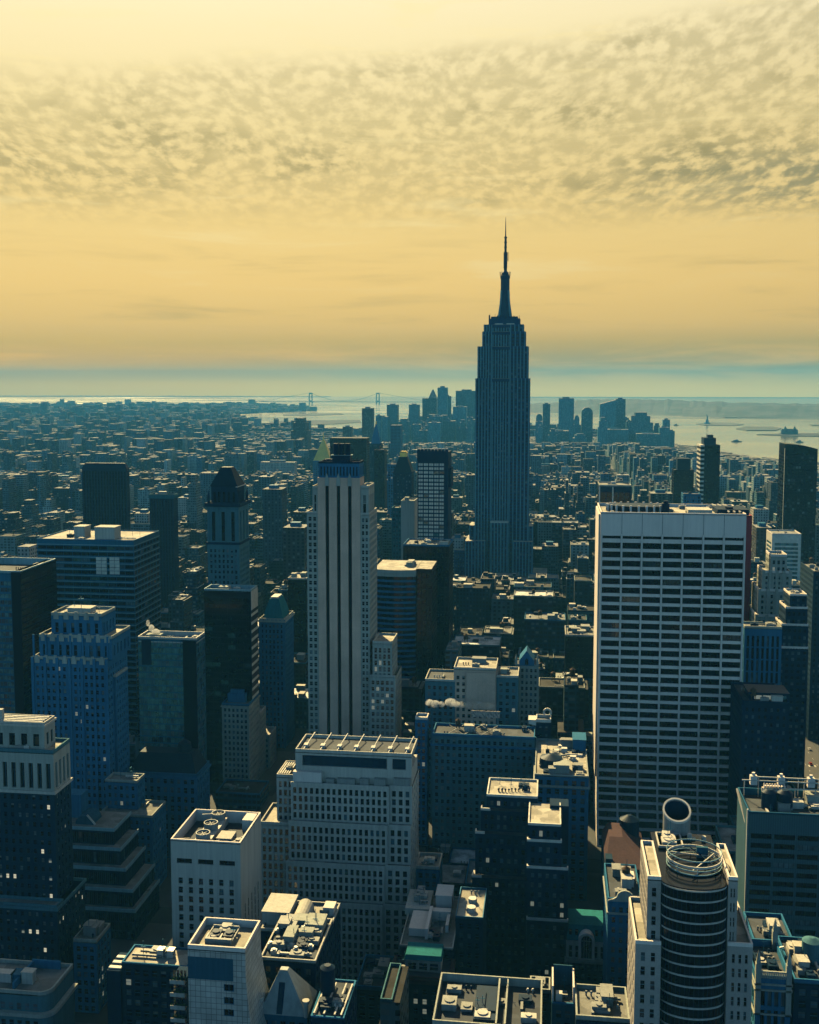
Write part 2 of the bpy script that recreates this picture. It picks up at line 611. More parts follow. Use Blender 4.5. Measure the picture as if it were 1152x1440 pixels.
def win_mesh(kind, mats, rails):
    """a unit window for a wall facing -y: pane, and sash bars standing proud of it"""
    key = (kind, tuple(mats), rails)
    if key not in _WM:
        b = MB()
        b.face([(-.5, 0, -.5), (.5, 0, -.5), (.5, 0, .5), (-.5, 0, .5)], 0)
        if rails == 1:
            b.box(-.5, .5, -.06, -.004, -.03, .03, 1)
        elif rails == 2:
            b.box(-.03, .03, -.06, -.004, -.5, .5, 1)
        elif rails == 3:
            for k in (-1, 0, 1):
                b.box(k * .25 - .012, k * .25 + .012, -.06, -.004, -.5, .5, 1)
        elif rails == 4:
            b.box(-.5, .5, -.06, -.004, 0.0, .04, 1)
            b.face([(-.5, -.01, .04), (.5, -.01, .04), (.5, -.01, .5), (-.5, -.01, .5)], 2)
        me = bpy.data.meshes.new('window')
        me.from_pydata(b.v, [], b.f)
        for m in mats:
            me.materials.append(M[m])
        me.polygons.foreach_set('material_index', b.mi)
        _WM[key] = me
    return _WM[key]


ROTZ = {'N': 0.0, 'W': math.pi / 2, 'E': -math.pi / 2}


def finish_windows(t, wins, style, seed, limit=100, name='window', zmin=-1):
    """style: list of (weight, pane material, sash material, rails). Top rows of the side that faces the viewer become parts, the rest one part"""
    if not wins.items:
        return
    rnd = random.Random(seed)
    org = t['_org']
    its = wins.items
    order = sorted(range(len(its)), key=lambda i: (0 if its[i][3] == 'N' else 1, -its[i][2], its[i][0]))
    top = set(order[:limit])
    tot = sum(s[0] for s in style)
    mats, slot = [], {}
    rest = MB()

    def sl(m):
        if m not in slot:
            slot[m] = len(mats)
            mats.append(m)
        return slot[m]
    for i, (x, y, z, face, w, h) in enumerate(its):
        r = rnd.random() * tot
        for st in style:
            r -= st[0]
            if r <= 0:
                break
        _, pane, sash, rails = st
        if i in top:
            me = win_mesh('w', (pane, sash, 'pale_blind'), rails)
            o = bpy.data.objects.new(name, me)
            o.location = (x - org[0], y - org[1], z - org[2])
            o.rotation_euler = (0, 0, ROTZ[face])
            o.scale = (w, 1, h)
            o.parent = t
            COL.objects.link(o)
        else:
            def rect(u0, u1, v0, v1, d, m):
                if face == 'N':
                    p = [(x + u0 * w, y - d, z + v0 * h), (x + u1 * w, y - d, z + v0 * h), (x + u1 * w, y - d, z + v1 * h), (x + u0 * w, y - d, z + v1 * h)]
                elif face == 'W':
                    p = [(x + d, y + u0 * w, z + v0 * h), (x + d, y + u1 * w, z + v0 * h), (x + d, y + u1 * w, z + v1 * h), (x + d, y + u0 * w, z + v1 * h)]
                else:
                    p = [(x - d, y - u0 * w, z + v0 * h), (x - d, y - u1 * w, z + v0 * h), (x - d, y - u1 * w, z + v1 * h), (x - d, y - u0 * w, z + v1 * h)]
                rest.face(p, sl(m))
            rect(-.5, .5, -.5, .5, 0, pane)
            if rails == 1:
                rect(-.5, .5, -.03, .03, .05, sash)
            elif rails == 2:
                rect(-.03, .03, -.5, .5, .05, sash)
            elif rails == 3:
                for k in (-1, 0, 1):
                    rect(k * .25 - .012, k * .25 + .012, -.5, .5, .05, sash)
            elif rails == 4:
                rect(-.5, .5, .04, .5, .02, 'pale_blind')
    if rest.v:
        o = rest.build('windows' if False else name, mats, t)
        o['kind'] = 'stuff'


SASH = [(60, 'dark_glass', 'grey_stone', 1), (22, 'half_blind', 'grey_stone', 1), (10, 'dark_glass', 'grey_stone', 4), (5, 'pale_blind', 'grey_stone', 1), (1.0, 'dim_lit_window', 'grey_stone', 1)]
PLAIN = [(80, 'dark_glass', 'dark_metal', 2), (30, 'half_blind', 'dark_metal', 2), (8, 'pale_blind', 'dark_metal', 2)]
RIBBON = [(80, 'dark_glass', 'dark_metal', 3), (14, 'blue_glass', 'dark_metal', 3), (4, 'half_blind', 'dark_metal', 3)]
BLACK = [(90, 'dark_glass', 'dark_metal', 3)]


# ------------------------------------------------------------------ roofs
def parapet(t, x0, x1, y0, y1, z, h=1.3, th=0.5, mat='limestone', name='parapet'):
    b = MB()
    b.box(x0, x1, y0, y0 + th, z - 0.3, z + h)
    b.box(x0, x1, y1 - th, y1, z - 0.3, z + h)
    b.box(x0, x0 + th, y0 + th, y1 - th, z - 0.3, z + h)
    b.box(x1 - th, x1, y0 + th, y1 - th, z - 0.3, z + h)
    return b.build(name, mat, t)


def water_tank(t, x, y, z, s=1.0, mat='wood_tank'):
    b = MB()
    for sx in (-1, 1):
        for sy in (-1, 1):
            b.box(x + sx * 1.2 * s - .12, x + sx * 1.2 * s + .12, y + sy * 1.2 * s - .12, y + sy * 1.2 * s + .12, z, z + 3 * s)
    for k in range(2):
        b.beam((x - 1.2 * s, y - 1.2 * s, z + .3), (x + 1.2 * s, y - 1.2 * s, z + 2.7 * s), .12)
    b.cyl(x, y, z + 3 * s, z + 6.6 * s, 2.0 * s, 1.9 * s, 18)
    b.cyl(x, y, z + 6.6 * s, z + 8.0 * s, 2.15 * s, 0.15, 18)
    return b.build('water_tank', mat, t)


def clutter(t, x0, x1, y0, y1, z, seed, n=8, mats=('white_metal', 'roof_metal', 'roof_metal', 'dark_metal'), big=True, tank=0.3):
    rnd = random.Random(seed)
    w, d = x1 - x0, y1 - y0
    if w < 4 or d < 4:
        return
    n = int(n * (1.9 if y0 < 480 else 1.3))
    for k in range(n):
        kind = rnd.random()
        mt = rnd.choice(mats)
        x = rnd.uniform(x0 + 2, x1 - 2)
        y = rnd.uniform(y0 + 2, y1 - 2)
        b = MB()
        if kind < 0.35:
            sx, sy, sz = rnd.uniform(1.0, 2.4), rnd.uniform(1.0, 2.6), rnd.uniform(1.0, 2.4)
            b.box(x - sx, x + sx, y - sy, y + sy, z + .3, z + sz)
            b.box(x - sx + .3, x - sx + .6, y - sy + .2, y + sy - .2, z, z + .3)
            b.box(x + sx - .6, x + sx - .3, y - sy + .2, y + sy - .2, z, z + .3)
            b.cyl(x, y, z + sz, z + sz + .35, min(sx, sy) * .7, n=12)
            b.build('air_handler', mt, t)
        elif kind < 0.55:
            L = rnd.uniform(3, min(12, w * .6))
            a, c = max(x0 + 1, x - L / 2), min(x1 - 1, x + L / 2)
            if rnd.random() < .5:
                b.box(a, c, y - .4, y + .4, z + .5, z + 1.2)
                for q in range(3):
                    u = a + (c - a) * (q + .5) / 3
                    b.box(u - .1, u + .1, y - .3, y + .3, z, z + .5)
            else:
                a2, c2 = max(y0 + 1, y - L / 2), min(y1 - 1, y + L / 2)
                b.box(x - .4, x + .4, a2, c2, z + .5, z + 1.2)
                b.box(x - .3, x + .3, a2 + .3, a2 + .6, z, z + .5)
                b.box(x - .3, x + .3, c2 - .6, c2 - .3, z, z + .5)
            b.build('duct', mt, t)
        elif kind < 0.75:
            for q in range(rnd.randint(1, 4)):
                xx = x + q * 1.5
                if xx > x1 - 1:
                    break
                b.cyl(xx, y, z, z + 1.0, .25, n=8)
                b.cyl(xx, y, z + 1.0, z + 1.5, .5, .3, n=8)
            b.build('vent', mt, t)
        elif kind < 0.9 and big:
            sx, sy, sz = rnd.uniform(1.6, max(1.8, min(4.5, w * .2))), rnd.uniform(1.6, max(1.8, min(4.0, d * .25))), rnd.uniform(2.5, 4.2)
            x = min(max(x, x0 + sx + .6), x1 - sx - .6)
            y = min(max(y, y0 + sy + .6), y1 - sy - .6)
            b.box(x - sx, x + sx, y - sy, y + sy, z, z + sz)
            b.box(x - sx - .15, x + sx + .15, y - sy - .15, y + sy + .15, z + sz, z + sz + .25)
            b.build('stair_bulkhead', rnd.choice(('roof_metal', 'limestone', 'pale_stone')), t)
        else:
            b.beam((x, y, z), (x, y, z + rnd.uniform(4, 7)), .16)
            b.beam((x - .8, y, z + 3.4), (x + .8, y, z + 3.4), .12)
            b.build('aerial', 'grey_metal', t)
    if rnd.random() < tank:
        water_tank(t, rnd.uniform(x0 + 3, x1 - 3), rnd.uniform(y0 + 3, y1 - 3), z, rnd.uniform(.7, 1.0))


def roofkit(t, x0, x1, y0, y1, z, seed, n=8, roof='roof_mid', par='limestone', h=1.3, th=0.5, sink=0.0, tank=0.3, cl=True, big=True):
    b = MB()
    zr = z - sink
    b.box(x0 + .02, x1 - .02, y0 + .02, y1 - .02, zr - .4, zr)
    ro = b.build('roof', roof, t)
    if h > 0:
        parapet(t, x0, x1, y0, y1, z, h, th, par)
    if sink > 0.5:
        parapet(t, x0 + .03, x1 - .03, y0 + .03, y1 - .03, zr, sink - .32, th - .06, par, 'parapet_wall')
    if cl:
        clutter(ro, x0 + 1, x1 - 1, y0 + 1, y1 - 1, zr, seed, n, big=big, tank=tank)


def cornice(t, x0, x1, y0, y1, z, out=0.7, h=1.0, mat='limestone', name='cornice'):
    b = MB()
    b.box(x0 - out, x1 + out, y0 - out, y0 + .02, z, z + h)
    b.box(x0 - out, x0 + .02, y0 + .02, y1 + out, z, z + h)
    b.box(x1 - .02, x1 + out, y0 + .02, y1 + out, z, z + h)
    b.box(x0 + .02, x1 - .02, y1 - .02, y1 + out, z, z + h)
    return b.build(name, mat, t)


def tier(mb, wins, x0, x1, y0, y1, z0, z1, bay=3.2, fl=3.7, wf=0.6, hf=0.62, rec=0.35, mt=1.2, ms=0.8, sides='NWE', voff=0.5, mi=0, nb=None, nr=None, mbm=0.0, sbay=None):
    """four walls of one storey block, openings on the listed sides"""
    H = z1 - z0 - mt - mbm
    rows = nr if nr is not None else max(1, int(round(H / fl)))
    n1 = nb if nb is not None else max(1, int(round((x1 - x0 - 2 * ms) / bay)))
    n2 = max(1, int(round((y1 - y0 - 2 * ms) / (sbay or bay))))
    for fc, pl, a0, a1, n in (('N', y0, x0, x1, n1), ('W', x1, y0, y1, n2), ('E', x0, y0, y1, n2)):
        if fc in sides:
            facade(mb, wins, fc, pl, a0, a1, z0, z1, n, rows, wf, hf, rec, mt, mbm, ms, voff, mi)
        else:
            facade(mb, wins, fc, pl, a0, a1, z0, z1, 0, 0, mi=mi)
    mb.face([(x1, y1, z0), (x0, y1, z0), (x0, y1, z1), (x1, y1, z1)], mi)


def foot(pl, pr, pt, Y):
    """front edge seen from column pl to pr with its top at row pt, standing at distance Y"""
    xa, za = at(pl, pt, Y)
    xb, zb = at(pr, pt, Y)
    return xa, xb, (za + zb) / 2
# ================================================================== the named towers
def base_thing(name, label, cat, x0, x1, y0, y1, group=None):
    claim(x0, x1, y0, y1)
    return thing(name, label, cat, (x0 + x1) / 2, (y0 + y1) / 2, 0, group)


def simple(name, label, pl, pr, pt, Y, side=None, depth=None, wall='limestone', zb=0.0, bay=3.2, fl=3.7, wf=.6, hf=.62, rec=.35,
           mt=1.2, ms=.8, style=SASH, roof='roof_mid', par=None, n=6, seed=1, sides='NWE', cat='building', sink=0.0, ph=1.3, limit=100, tank=.3, nb=None, nr=None, corn=None, big=True, sbay=None):
    """one shaft placed by its front edge; side = column where its receding side ends"""
    x0, x1, z1 = foot(pl, pr, pt, Y)
    if depth is None:
        depth = yside(side, pt, x1 if x1 < 0 else x0) - Y
    y1 = Y + depth
    t = base_thing(name, label, cat, x0, x1, Y, y1)
    b, w = MB(), Win()
    tier(b, w, x0, x1, Y, y1, zb, z1, bay, fl, wf, hf, rec, mt, ms, sides, nb=nb, nr=nr, sbay=sbay)
    b.build('wall', wall, t)
    finish_windows(t, w, style, seed, limit)
    roofkit(t, x0, x1, Y, y1, z1, seed, n, roof, par or wall, ph, sink=sink, tank=tank, big=big)
    if corn:
        cornice(t, x0, x1, Y, y1, z1 - corn, .8, 1.0, par or wall)
    return t, (x0, x1, Y, y1, z1)


# ---- brick tower at the left edge, with lit rooms under a stone crown
def brick_tower():
    x0, x1, zt = foot(-14, 75, 1058, 400)
    y0, y1 = 400.0, 415.0
    t = base_thing('brick_tower', 'brown brick tower with lit rooms and stone arcaded crown at left edge', 'tower', x0, x1, 392, y1 + 8)
    _, zc = at(40, 1113, 400)
    _, zs = at(40, 1275, 394)
    b, w = MB(), Win()
    tier(b, w, x0, x1, y0, y1, zs, zc, 2.9, 3.6, .42, .5, .3, .6, 1.2)
    tier(b, w, x0 - 3, x1 + 2.6, 394, y1 + 5, 0, zs, 3.0, 3.7, .42, .5, .3, 1.2, 1)
    b.build('wall', 'brown_brick', t)
    cb, cw = MB(), Win()
    tier(cb, cw, x0, x1, y0, y1, zc, zt, 3.9, 12.5, .52, .72, .8, 1.6, .6, nr=1, voff=.35)
    cb.build('crown_wall', 'limestone', t)
    finish_windows(t, cw, [(1, 'dark_glass', 'grey_stone', 2)], 3, 20, 'arcade_window')
    finish_windows(t, w, [(62, 'dark_glass', 'brown_brick', 1), (12, 'half_blind', 'brown_brick', 1), (3, 'lit_window', 'brown_brick', 1), (3, 'dim_lit_window', 'brown_brick', 4), (5, 'pale_blind', 'brown_brick', 1), (8, 'dark_glass', 'brown_brick', 4)], 4)
    cornice(t, x0, x1, y0, y1, zc - .6, .7, 1.2, 'pale_stone')
    cornice(t, x0 - 3, x1 + 2.6, 394, y1 + 5, zs - 1.0, .6, 1.2, 'tan_brick')
    roofkit(t, x0, x1, y0, y1, zt, 7, 4, 'roof_light', 'tan_brick', 1.4)
    roofkit(t, x0 - 3, x1 + 2.6, 394, 400, zs, 8, 0, 'roof_mid', 'tan_brick', 1.2, cl=False)
    px0, px1, pz = foot(-14, 62, 1018, 403)
    pb, pw = MB(), Win()
    tier(pb, pw, px0 + .5, px1, 403, 412.5, zt, pz, 5, 6, .5, .6, .5, 2.2, 1, nr=1)
    pb.build('penthouse', 'limestone', t)
    finish_windows(t, pw, [(1, 'dark_glass', 'dark_metal', 2)], 5, 12, 'penthouse_window')
    cornice(t, px0 + .5, px1, 403, 412.5, pz - .8, .6, .9, 'pale_stone')
    roofkit(t, px0 + .5, px1, 403, 412.5, pz, 9, 0, 'roof_light', 'pale_stone', 1.0, cl=False)
    b = MB()
    qx, qz = at(3, 996, 408)
    b.box(qx - .9, qx + .9, 406, 408, pz, qz)
    b.build('chimney', 'pale_stone', t)
    b = MB()
    for k in range(4):
        b.box(px0 + 2, px1 - 1.5, 404.5 + k * 2, 405.2 + k * 2, pz, pz + .9)
    b.build('roof_grille', 'white_metal', t)


brick_tower()


# ---- stepped grey tower with scalloped parapets
def stepped_tower():
    Y = 520.0
    x0, x1, z3 = foot(46, 150, 928, Y)
    dep = 27.0
    t = base_thing('stepped_tower', 'grey stepped stone tower with scalloped parapets and small box on top', 'tower', x0, x1 + 14, 497, Y + dep + 2)
    b, w = MB(), Win()
    tier(b, w, x0, x1, Y, Y + dep, 0, z3, 3.0, 3.9, .5, .52, .45, 3.0, 1.0)
    xs = [(55, 157, 897, 522, 25), (72, 143, 866, 526, 18)]
    tops = [(x0, x1, Y, Y + dep, z3)]
    zb = z3
    for pl, pr, pt, yy, d in xs:
        a, c, z = foot(pl, pr, pt, yy)
        tier(b, w, a, c, yy, yy + d, zb, z, 4.4, 9.5, .42, .62, .7, 2.2, .8, nr=1)
        tops.append((a, c, yy, yy + d, z))
        zb = z
    # flat buttresses running up the shaft
    n = 6
    for k in range(n + 1):
        u = x0 + (x1 - x0) * k / n
        b.box(u - .75, u + .75, Y - .55, Y - .01, 0, z3 + 1.0)
        b.box(u - .5, u + .5, 521.4, 521.99, z3, tops[1][4] + 1.2)
    b.build('wall', 'grey_stone', t)
    for i, (a, c, p, q, z) in enumerate(tops):
        roofkit(t, a, c, p, q, z, 20 + i, 0 if i < 2 else 3, 'roof_light', 'limestone', 1.5, cl=i == 2, tank=0)
        k = max(4, int((c - a) / 4.6))
        for j in range(k):
            m = MB()
            u = a + (c - a) * (j + .5) / k
            m.box(u - 1.35, u + 1.35, p - .35, p - .03, z - 2.0, z + .6)
            m.box(u - .8, u + .8, p - .36, p - .02, z + .6, z + 2.2)
            m.build('scallop', 'limestone', t)
    a, c, z = foot(95, 127, 857, 531)
    m = MB()
    m.box(a, c, 531, 538, tops[2][4], z)
    m.box(a - .4, c + .4, 530.6, 538.4, z, z + .8)
    m.build('rooftop_box', 'pale_stone', t)
    m = MB()
    m.beam(((a + c) / 2, 534, z + .8), ((a + c) / 2, 534, z + 6), .25)
    m.beam(((a + c) / 2 - 1.6, 534, z + 5), ((a + c) / 2 + 1.6, 534, z + 5), .3)
    m.build('aerial', 'grey_metal', t)
    # lower wings stepping down to the right
    for i, (pl, pr, pt, yy, d) in enumerate([(150, 163, 952, 528, 16), (148, 193, 1100, 509, 20), (140, 214, 1148, 500, 22)]):
        a, c, z = foot(pl, pr, pt, yy)
        a = max(a, x1 + .02) if i == 0 else a
        wb, ww = MB(), Win()
        if yy + d > Y and i > 0:
            d = Y - yy - .02 if c < x1 else d
        tier(wb, ww, a, c, yy, yy + (d if i == 0 else Y - yy - .6), 0, z, 3.0, 3.9, .5, .52, .4, 1.0, .8)
        wb.build('wing', 'grey_stone', t)
        finish_windows(t, ww, SASH, 30 + i, 30, 'wing_window')
        roofkit(t, a, c, yy, yy + (d if i == 0 else Y - yy - .6), z, 33 + i, 3, 'roof_mid', 'limestone', 1.2, tank=0, big=False)
    finish_windows(t, w, SASH, 25)


stepped_tower()


# ---- black sided glass tower at the left edge
def edge_glass_tower():
    Y = 600.0
    x0, x1, z = foot(-60, 29, 805, Y)
    y1 = yside(79, 795, x1)
    t = base_thing('glass_tower', 'glass office tower at left edge with one black side', 'tower', x0, x1, Y, y1)
    b, w = MB(), Win()
    tier(b, w, x0, x1 - 6, Y, y1, 0, z, 2.2, 3.8, .86, .66, .15, 4.5, .3, sides='N')
    b.build('wall', 'grey_metal', t)
    b2, w2 = MB(), Win()
    tier(b2, w2, x1 - 5.98, x1, Y - .3, y1 + .3, 0, z + .6, 7.0, 3.8, .92, .7, .12, 4, .1, sides='W')
    b2.build('side_wall', 'black_panel', t)
    finish_windows(t, w, [(50, 'teal_curtain', 'grey_metal', 2), (30, 'blue_glass', 'grey_metal', 2), (16, 'half_blind', 'grey_metal', 2)], 41)
    finish_windows(t, w2, [(1, 'dark_glass', 'black_panel', 3)], 42, 60, 'side_window')
    roofkit(t, x0, x1, Y, y1, z, 43, 5, 'roof_dark', 'steel_lines', 1.4, sink=3.0)


edge_glass_tower()


# ---- broad slab with ribbon windows and a pale roof
def ribbon_slab():
    Y = 700.0
    x0, x1, z = foot(52, 188, 760, Y)
    y1 = yside(224, 747, x1)
    t = base_thing('ribbon_slab', 'broad dark office block with ribbon windows and a sunlit flat roof', 'office block', x0, x1, Y, y1)
    b, w = MB(), Win()
    tier(b, w, x0, x1, Y, y1, 0, z, 6.4, 4.25, .97, .56, .5, 3.0, .3)
    b.build('wall', 'grey_metal', t)
    finish_windows(t, w, RIBBON, 51)
    b = MB()
    for k in range(int((z - 4) / 4.25)):
        zz = z - 3.0 - k * 4.25 - .2
        b.box(x0 - .2, x1 + .2, Y - .2, Y - .01, zz, zz + .35)
        b.box(x1 + .01, x1 + .2, Y, y1, zz, zz + .35)
    b.build('floor_line', 'steel_lines', t)
    for pa, pb in ((135, 151), (154, 169)):
        a, zt = at(pa, 783, Y)
        c, zl = at(pb, 808, Y)
        b = MB()
        for i in range(2):
            for j in range(5):
                b.box(a + (c - a) * i / 2 + .15, a + (c - a) * (i + 1) / 2 - .15, Y - .4, Y - .22, zl + (zt - zl) * j / 5 + .15, zl + (zt - zl) * (j + 1) / 5 - .15)
        b.build('bright_window_bay', 'white_panel', t)
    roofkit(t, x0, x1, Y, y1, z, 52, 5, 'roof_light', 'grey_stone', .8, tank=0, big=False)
    for pa, pb, pt, yy, d in ((104, 119, 741, 715, 10), (133, 161, 742, 708, 11)):
        a, c, zz = foot(pa, pb, pt, yy)
        b = MB()
        b.box(a, c, yy, yy + d, z, zz)
        b.box(a - .3, c + .3, yy - .3, yy + d + .3, zz, zz + .4)
        b.box((a + c) / 2 - 1, (a + c) / 2 + 1, yy - .15, yy - .01, z, z + 2.4)
        b.build('penthouse', 'pale_stone', t)


ribbon_slab()

# ---- dark ribbed towers on the left
t, (x0, x1, y0, y1, z1) = simple('dark_tower', 'tall near-black ribbed tower with a chamfered top behind the sunlit flat roof', 115, 178, 659, 1150, side=182, wall='dark_metal', bay=3.4, fl=4.0,
                                 wf=.62, hf=.97, rec=.7, mt=3, style=BLACK, n=3, seed=61, cat='tower', roof='roof_dark', ph=0)
b = MB()
b.frustum([[(x0, y0, z1), (x1, y0, z1), (x1, y1, z1), (x0, y1, z1)], [(x0 + 3, y0 + 3, z1 + 6), (x1 - 3, y0 + 3, z1 + 6), (x1 - 3, y1 - 2, z1 + 6), (x0 + 3, y1 - 2, z1 + 6)]])
b.build('chamfered_top', 'dark_metal', t)
t, (x0, x1, y0, y1, z1) = simple('ribbed_tower', 'ribbed dark tower with a green band round its top', 210, 244, 697, 1060, side=250, wall='dark_metal', bay=3.0, fl=4.0,
                                 wf=.5, hf=.95, rec=.7, mt=4, style=BLACK, n=3, seed=62, cat='tower', roof='roof_dark', par='dull_green')
cornice(t, x0, x1, y0, y1, z1 - 3, .5, 3.6, 'dull_green', 'green_band')


# ---- gothic tower with a dark hipped top
def hipped_tower():
    Y = 720.0
    x0, x1, zc = foot(291, 336, 712, Y)
    y1 = yside(350, 700, x1)
    t = base_thing('gothic_tower', 'dark stone tower with tall arched windows and a steep hipped roof', 'tower', x0 - 1, x1 + 1, Y, y1)
    _, zm = at(315, 765, Y)
    b, w = MB(), Win()
    tier(b, w, x0, x1, Y, y1, 0, zm, 3.1, 3.7, .5, .55, .5, 3, 1)
    b.build('wall', 'tan_brick', t)
    b2, w2 = MB(), Win()
    tier(b2, w2, x0 + .2, x1 - .2, Y + .2, y1 - .2, zm, zc, 6.6, 20, .36, .84, 1.4, 2.0, .8, nr=1)
    for k in range(4):
        u = x0 + (x1 - x0) * (k + .1) / 3.2
        b2.box(u - .5, u + .5, Y - .3, Y + .18, zm - 2, zc)
    b2.build('arcade_wall', 'tan_brick', t)
    finish_windows(t, w2, [(1, 'dark_glass', 'dark_metal', 3)], 72, 20, 'arched_window')
    cornice(t, x0, x1, Y, y1, zm - .4, .7, 1.6, 'dark_brick')
    cornice(t, x0, x1, Y, y1, zc - .3, 1.2, 2.6, 'dark_brick')
    a, c, za = foot(297, 333, 684, Y + 4)
    b3, w3 = MB(), Win()
    tier(b3, w3, a, c, Y + 4, y1 - 3, zc, za, 3.2, 8, .5, .6, .5, 1.5, .6, nr=1)
    b3.build('attic_wall', 'dark_brick', t)
    finish_windows(t, w3, [(1, 'dark_glass', 'dark_metal', 2)], 73, 20, 'attic_window')
    finish_windows(t, w, SASH, 71)
    roofkit(t, x0, x1, Y, y1, zc + 1, 74, 0, 'roof_dark', 'dark_brick', 1.0, cl=False)
    _, zp = at(322, 657, Y + 10)
    b4 = MB()
    e = 5.6
    b4.frustum([[(a - .7, Y + 3.3, za), (c + .7, Y + 3.3, za), (c + .7, y1 - 2.3, za), (a - .7, y1 - 2.3, za)],
                [(a + e, Y + 9, zp), (c - e, Y + 9, zp), (c - e, y1 - 8, zp), (a + e, y1 - 8, zp)]])
    b4.build('hipped_roof', 'dark_slate', t)
    b5 = MB()
    b5.box(c - .5, c + .9, Y + 3.0, y1 - 2, za - .5, za + .1)
    b5.build('eaves_gutter', 'white_metal', t)
    b6 = MB()
    for sx, sy in ((x0 + 1, Y + 1), (x1 - 1, Y + 1), (x0 + 1, y1 - 1), (x1 - 1, y1 - 1)):
        b6.box(sx - .8, sx + .8, sy - .8, sy + .8, zc + 1, zc + 7)
        b6.cyl(sx, sy, zc + 7, zc + 11, .8, .05, 8)
    b6.build('pinnacle', 'dark_brick', t)


hipped_tower()


# ---- black block whose narrow side shows white stripes
def striped_black():
    Y = 650.0
    x0, x1, z = foot(287, 353, 831, Y)
    y1 = yside(362, 826, x1)
    t = base_thing('black_tower', 'black glass block with white stripes down its narrow side', 'tower', x0, x1, Y, y1)
    b, w = MB(), Win()
    tier(b, w, x0, x1 - .5, Y, y1, 0, z, 4.6, 3.8, .96, .7, .1, 4, .1, sides='N')
    b.build('wall', 'black_panel', t)
    finish_windows(t, w, [(90, 'dark_glass', 'black_panel', 3), (7, 'blue_glass', 'black_panel', 3)], 81)
    b = MB()
    k = 0
    zz = z - 16
    while zz > 4:
        b.box(x1 - .48, x1 + .25, Y + .02, y1 - .02, zz, zz + 1.7)
        zz -= 5.3
    b.box(x1 - .48, x1 + .25, Y + .02, y1 - .02, z - 12, z)
    b.build('side_band', 'white_panel', t)
    b = MB()
    b.box(x1 - .5, x1 - .02, Y - .01, y1 + .01, 0, z)
    b.build('side_wall', 'black_panel', t)
    roofkit(t, x0, x1, Y, y1, z, 82, 6, 'roof_mid', 'steel_lines', 1.2, sink=2.0, tank=0)


striped_black()

# ---- pale curtain wall block with steam rising from its roof
t, (x0, x1, y0, y1, z1) = simple('curtain_wall_block', 'grey-green curtain wall block with steam rising from its roof', 194, 276, 899, 600, depth=16, wall='grey_metal', bay=2.3, fl=3.8, wf=.9, hf=.8,
                                 rec=.12, mt=1.0, ms=.2, style=[(60, 'teal_curtain', 'grey_metal', 2), (25, 'half_blind', 'grey_metal', 2), (4, 'pale_blind', 'grey_metal', 2), (12, 'blue_glass', 'grey_metal', 2)], n=7, seed=91, roof='roof_mid', par='white_metal', sink=2.0, tank=0)
ROOF_STEAM = (at(216, 895, 606)[0], 606.0, z1)
b = MB()
a, _ = at(257, 899, 600)
b.box(a, x1 + .05, y0 - .25, y0 - .01, 0, z1 - .5)
b.build('blank_strip', 'black_panel', t)
b = MB()
a, _ = at(199, 899, 600)
c, zq = at(213, 935, 600)
b.box(a, c, y0 - .25, y0 - .01, zq, z1 - .8)
b.build('dark_louvre', 'dark_metal', t)

# ---- low block under a dark mansard
t, (x0, x1, y0, y1, z1) = simple('mansard_block', 'dark low stone block with a wide black mansard roof', 178, 277, 1088, 540, side=295, wall='grey_stone', bay=3.8, fl=5.0, wf=.5, hf=.62, rec=.5, n=0, seed=95, roof='roof_dark', ph=.6, corn=2.5)
b = MB()
b.frustum([[(x0 + 1, y0 + 1, z1), (x1 - 1, y0 + 1, z1), (x1 - 1, y1 - 1, z1), (x0 + 1, y1 - 1, z1)], [(x0 + 5, y0 + 7, z1 + 9), (x1 - 5, y0 + 7, z1 + 9), (x1 - 5, y1 - 5, z1 + 9), (x0 + 5, y1 - 5, z1 + 9)]])
b.build('mansard_roof', 'dark_slate', t)
b = MB()
b.cyl(x1 - 11, y0 + 13, z1 + 8, z1 + 13, 4, 3.4, 18)
b.cyl(x1 - 11, y0 + 13, z1 + 13, z1 + 15, 3.4, .4, 18)
b.build('cupola', 'dark_slate', t)


# ---- narrow corner tower stepping down the avenue
def corner_steps():
    Y = 640.0
    x0, x1, z = foot(312, 350, 992, Y)
    y1 = yside(365, 985, x1)
    t = base_thing('corner_tower', 'narrow beige corner tower with terraces stepping down its right side', 'tower', x0, x1 + 14, Y, y1 + 34)
    b, w = MB(), Win()
    tier(b, w, x0, x1, Y, y1, 0, z, 2.9, 3.6, .56, .6, .4, 1.4, .7)
    b.build('wall', 'limestone', t)
    finish_windows(t, w, SASH, 101)
    roofkit(t, x0, x1, Y, y1, z, 102, 6, 'roof_mid', 'grey_stone', 1.3)
    cornice(t, x0, x1, Y, y1, z - 1.2, .6, .9, 'limestone')
    b = MB()
    a, c, zz = foot(320, 345, 976, Y + 6)
    b.box(a, c, Y + 6, Y + 14, z, zz)
    b.box(a + 1.5, c - 1.5, Y + 7.5, Y + 12.5, zz, zz + 2.2)
    b.build('penthouse', 'grey_stone', t)
    for i, (pr, pt, yy, d) in enumerate(((366, 1004, y1 + .05, 14), (379, 1036, y1 + 14.1, 18))):
        c, zz = at(pr, pt, yy)
        wb, ww = MB(), Win()
        tier(wb, ww, x0, c, yy, yy + d, 0, zz, 2.9, 3.6, .55, .6, .4, 1.2, .6)
        wb.build('terrace_wing', 'limestone', t)
        finish_windows(t, ww, SASH, 103 + i, 30, 'wing_window')
        roofkit(t, x0, c, yy, yy + d, zz, 104 + i, 2, 'roof_light', 'pale_stone', 1.2, big=False, tank=0)


corner_steps()


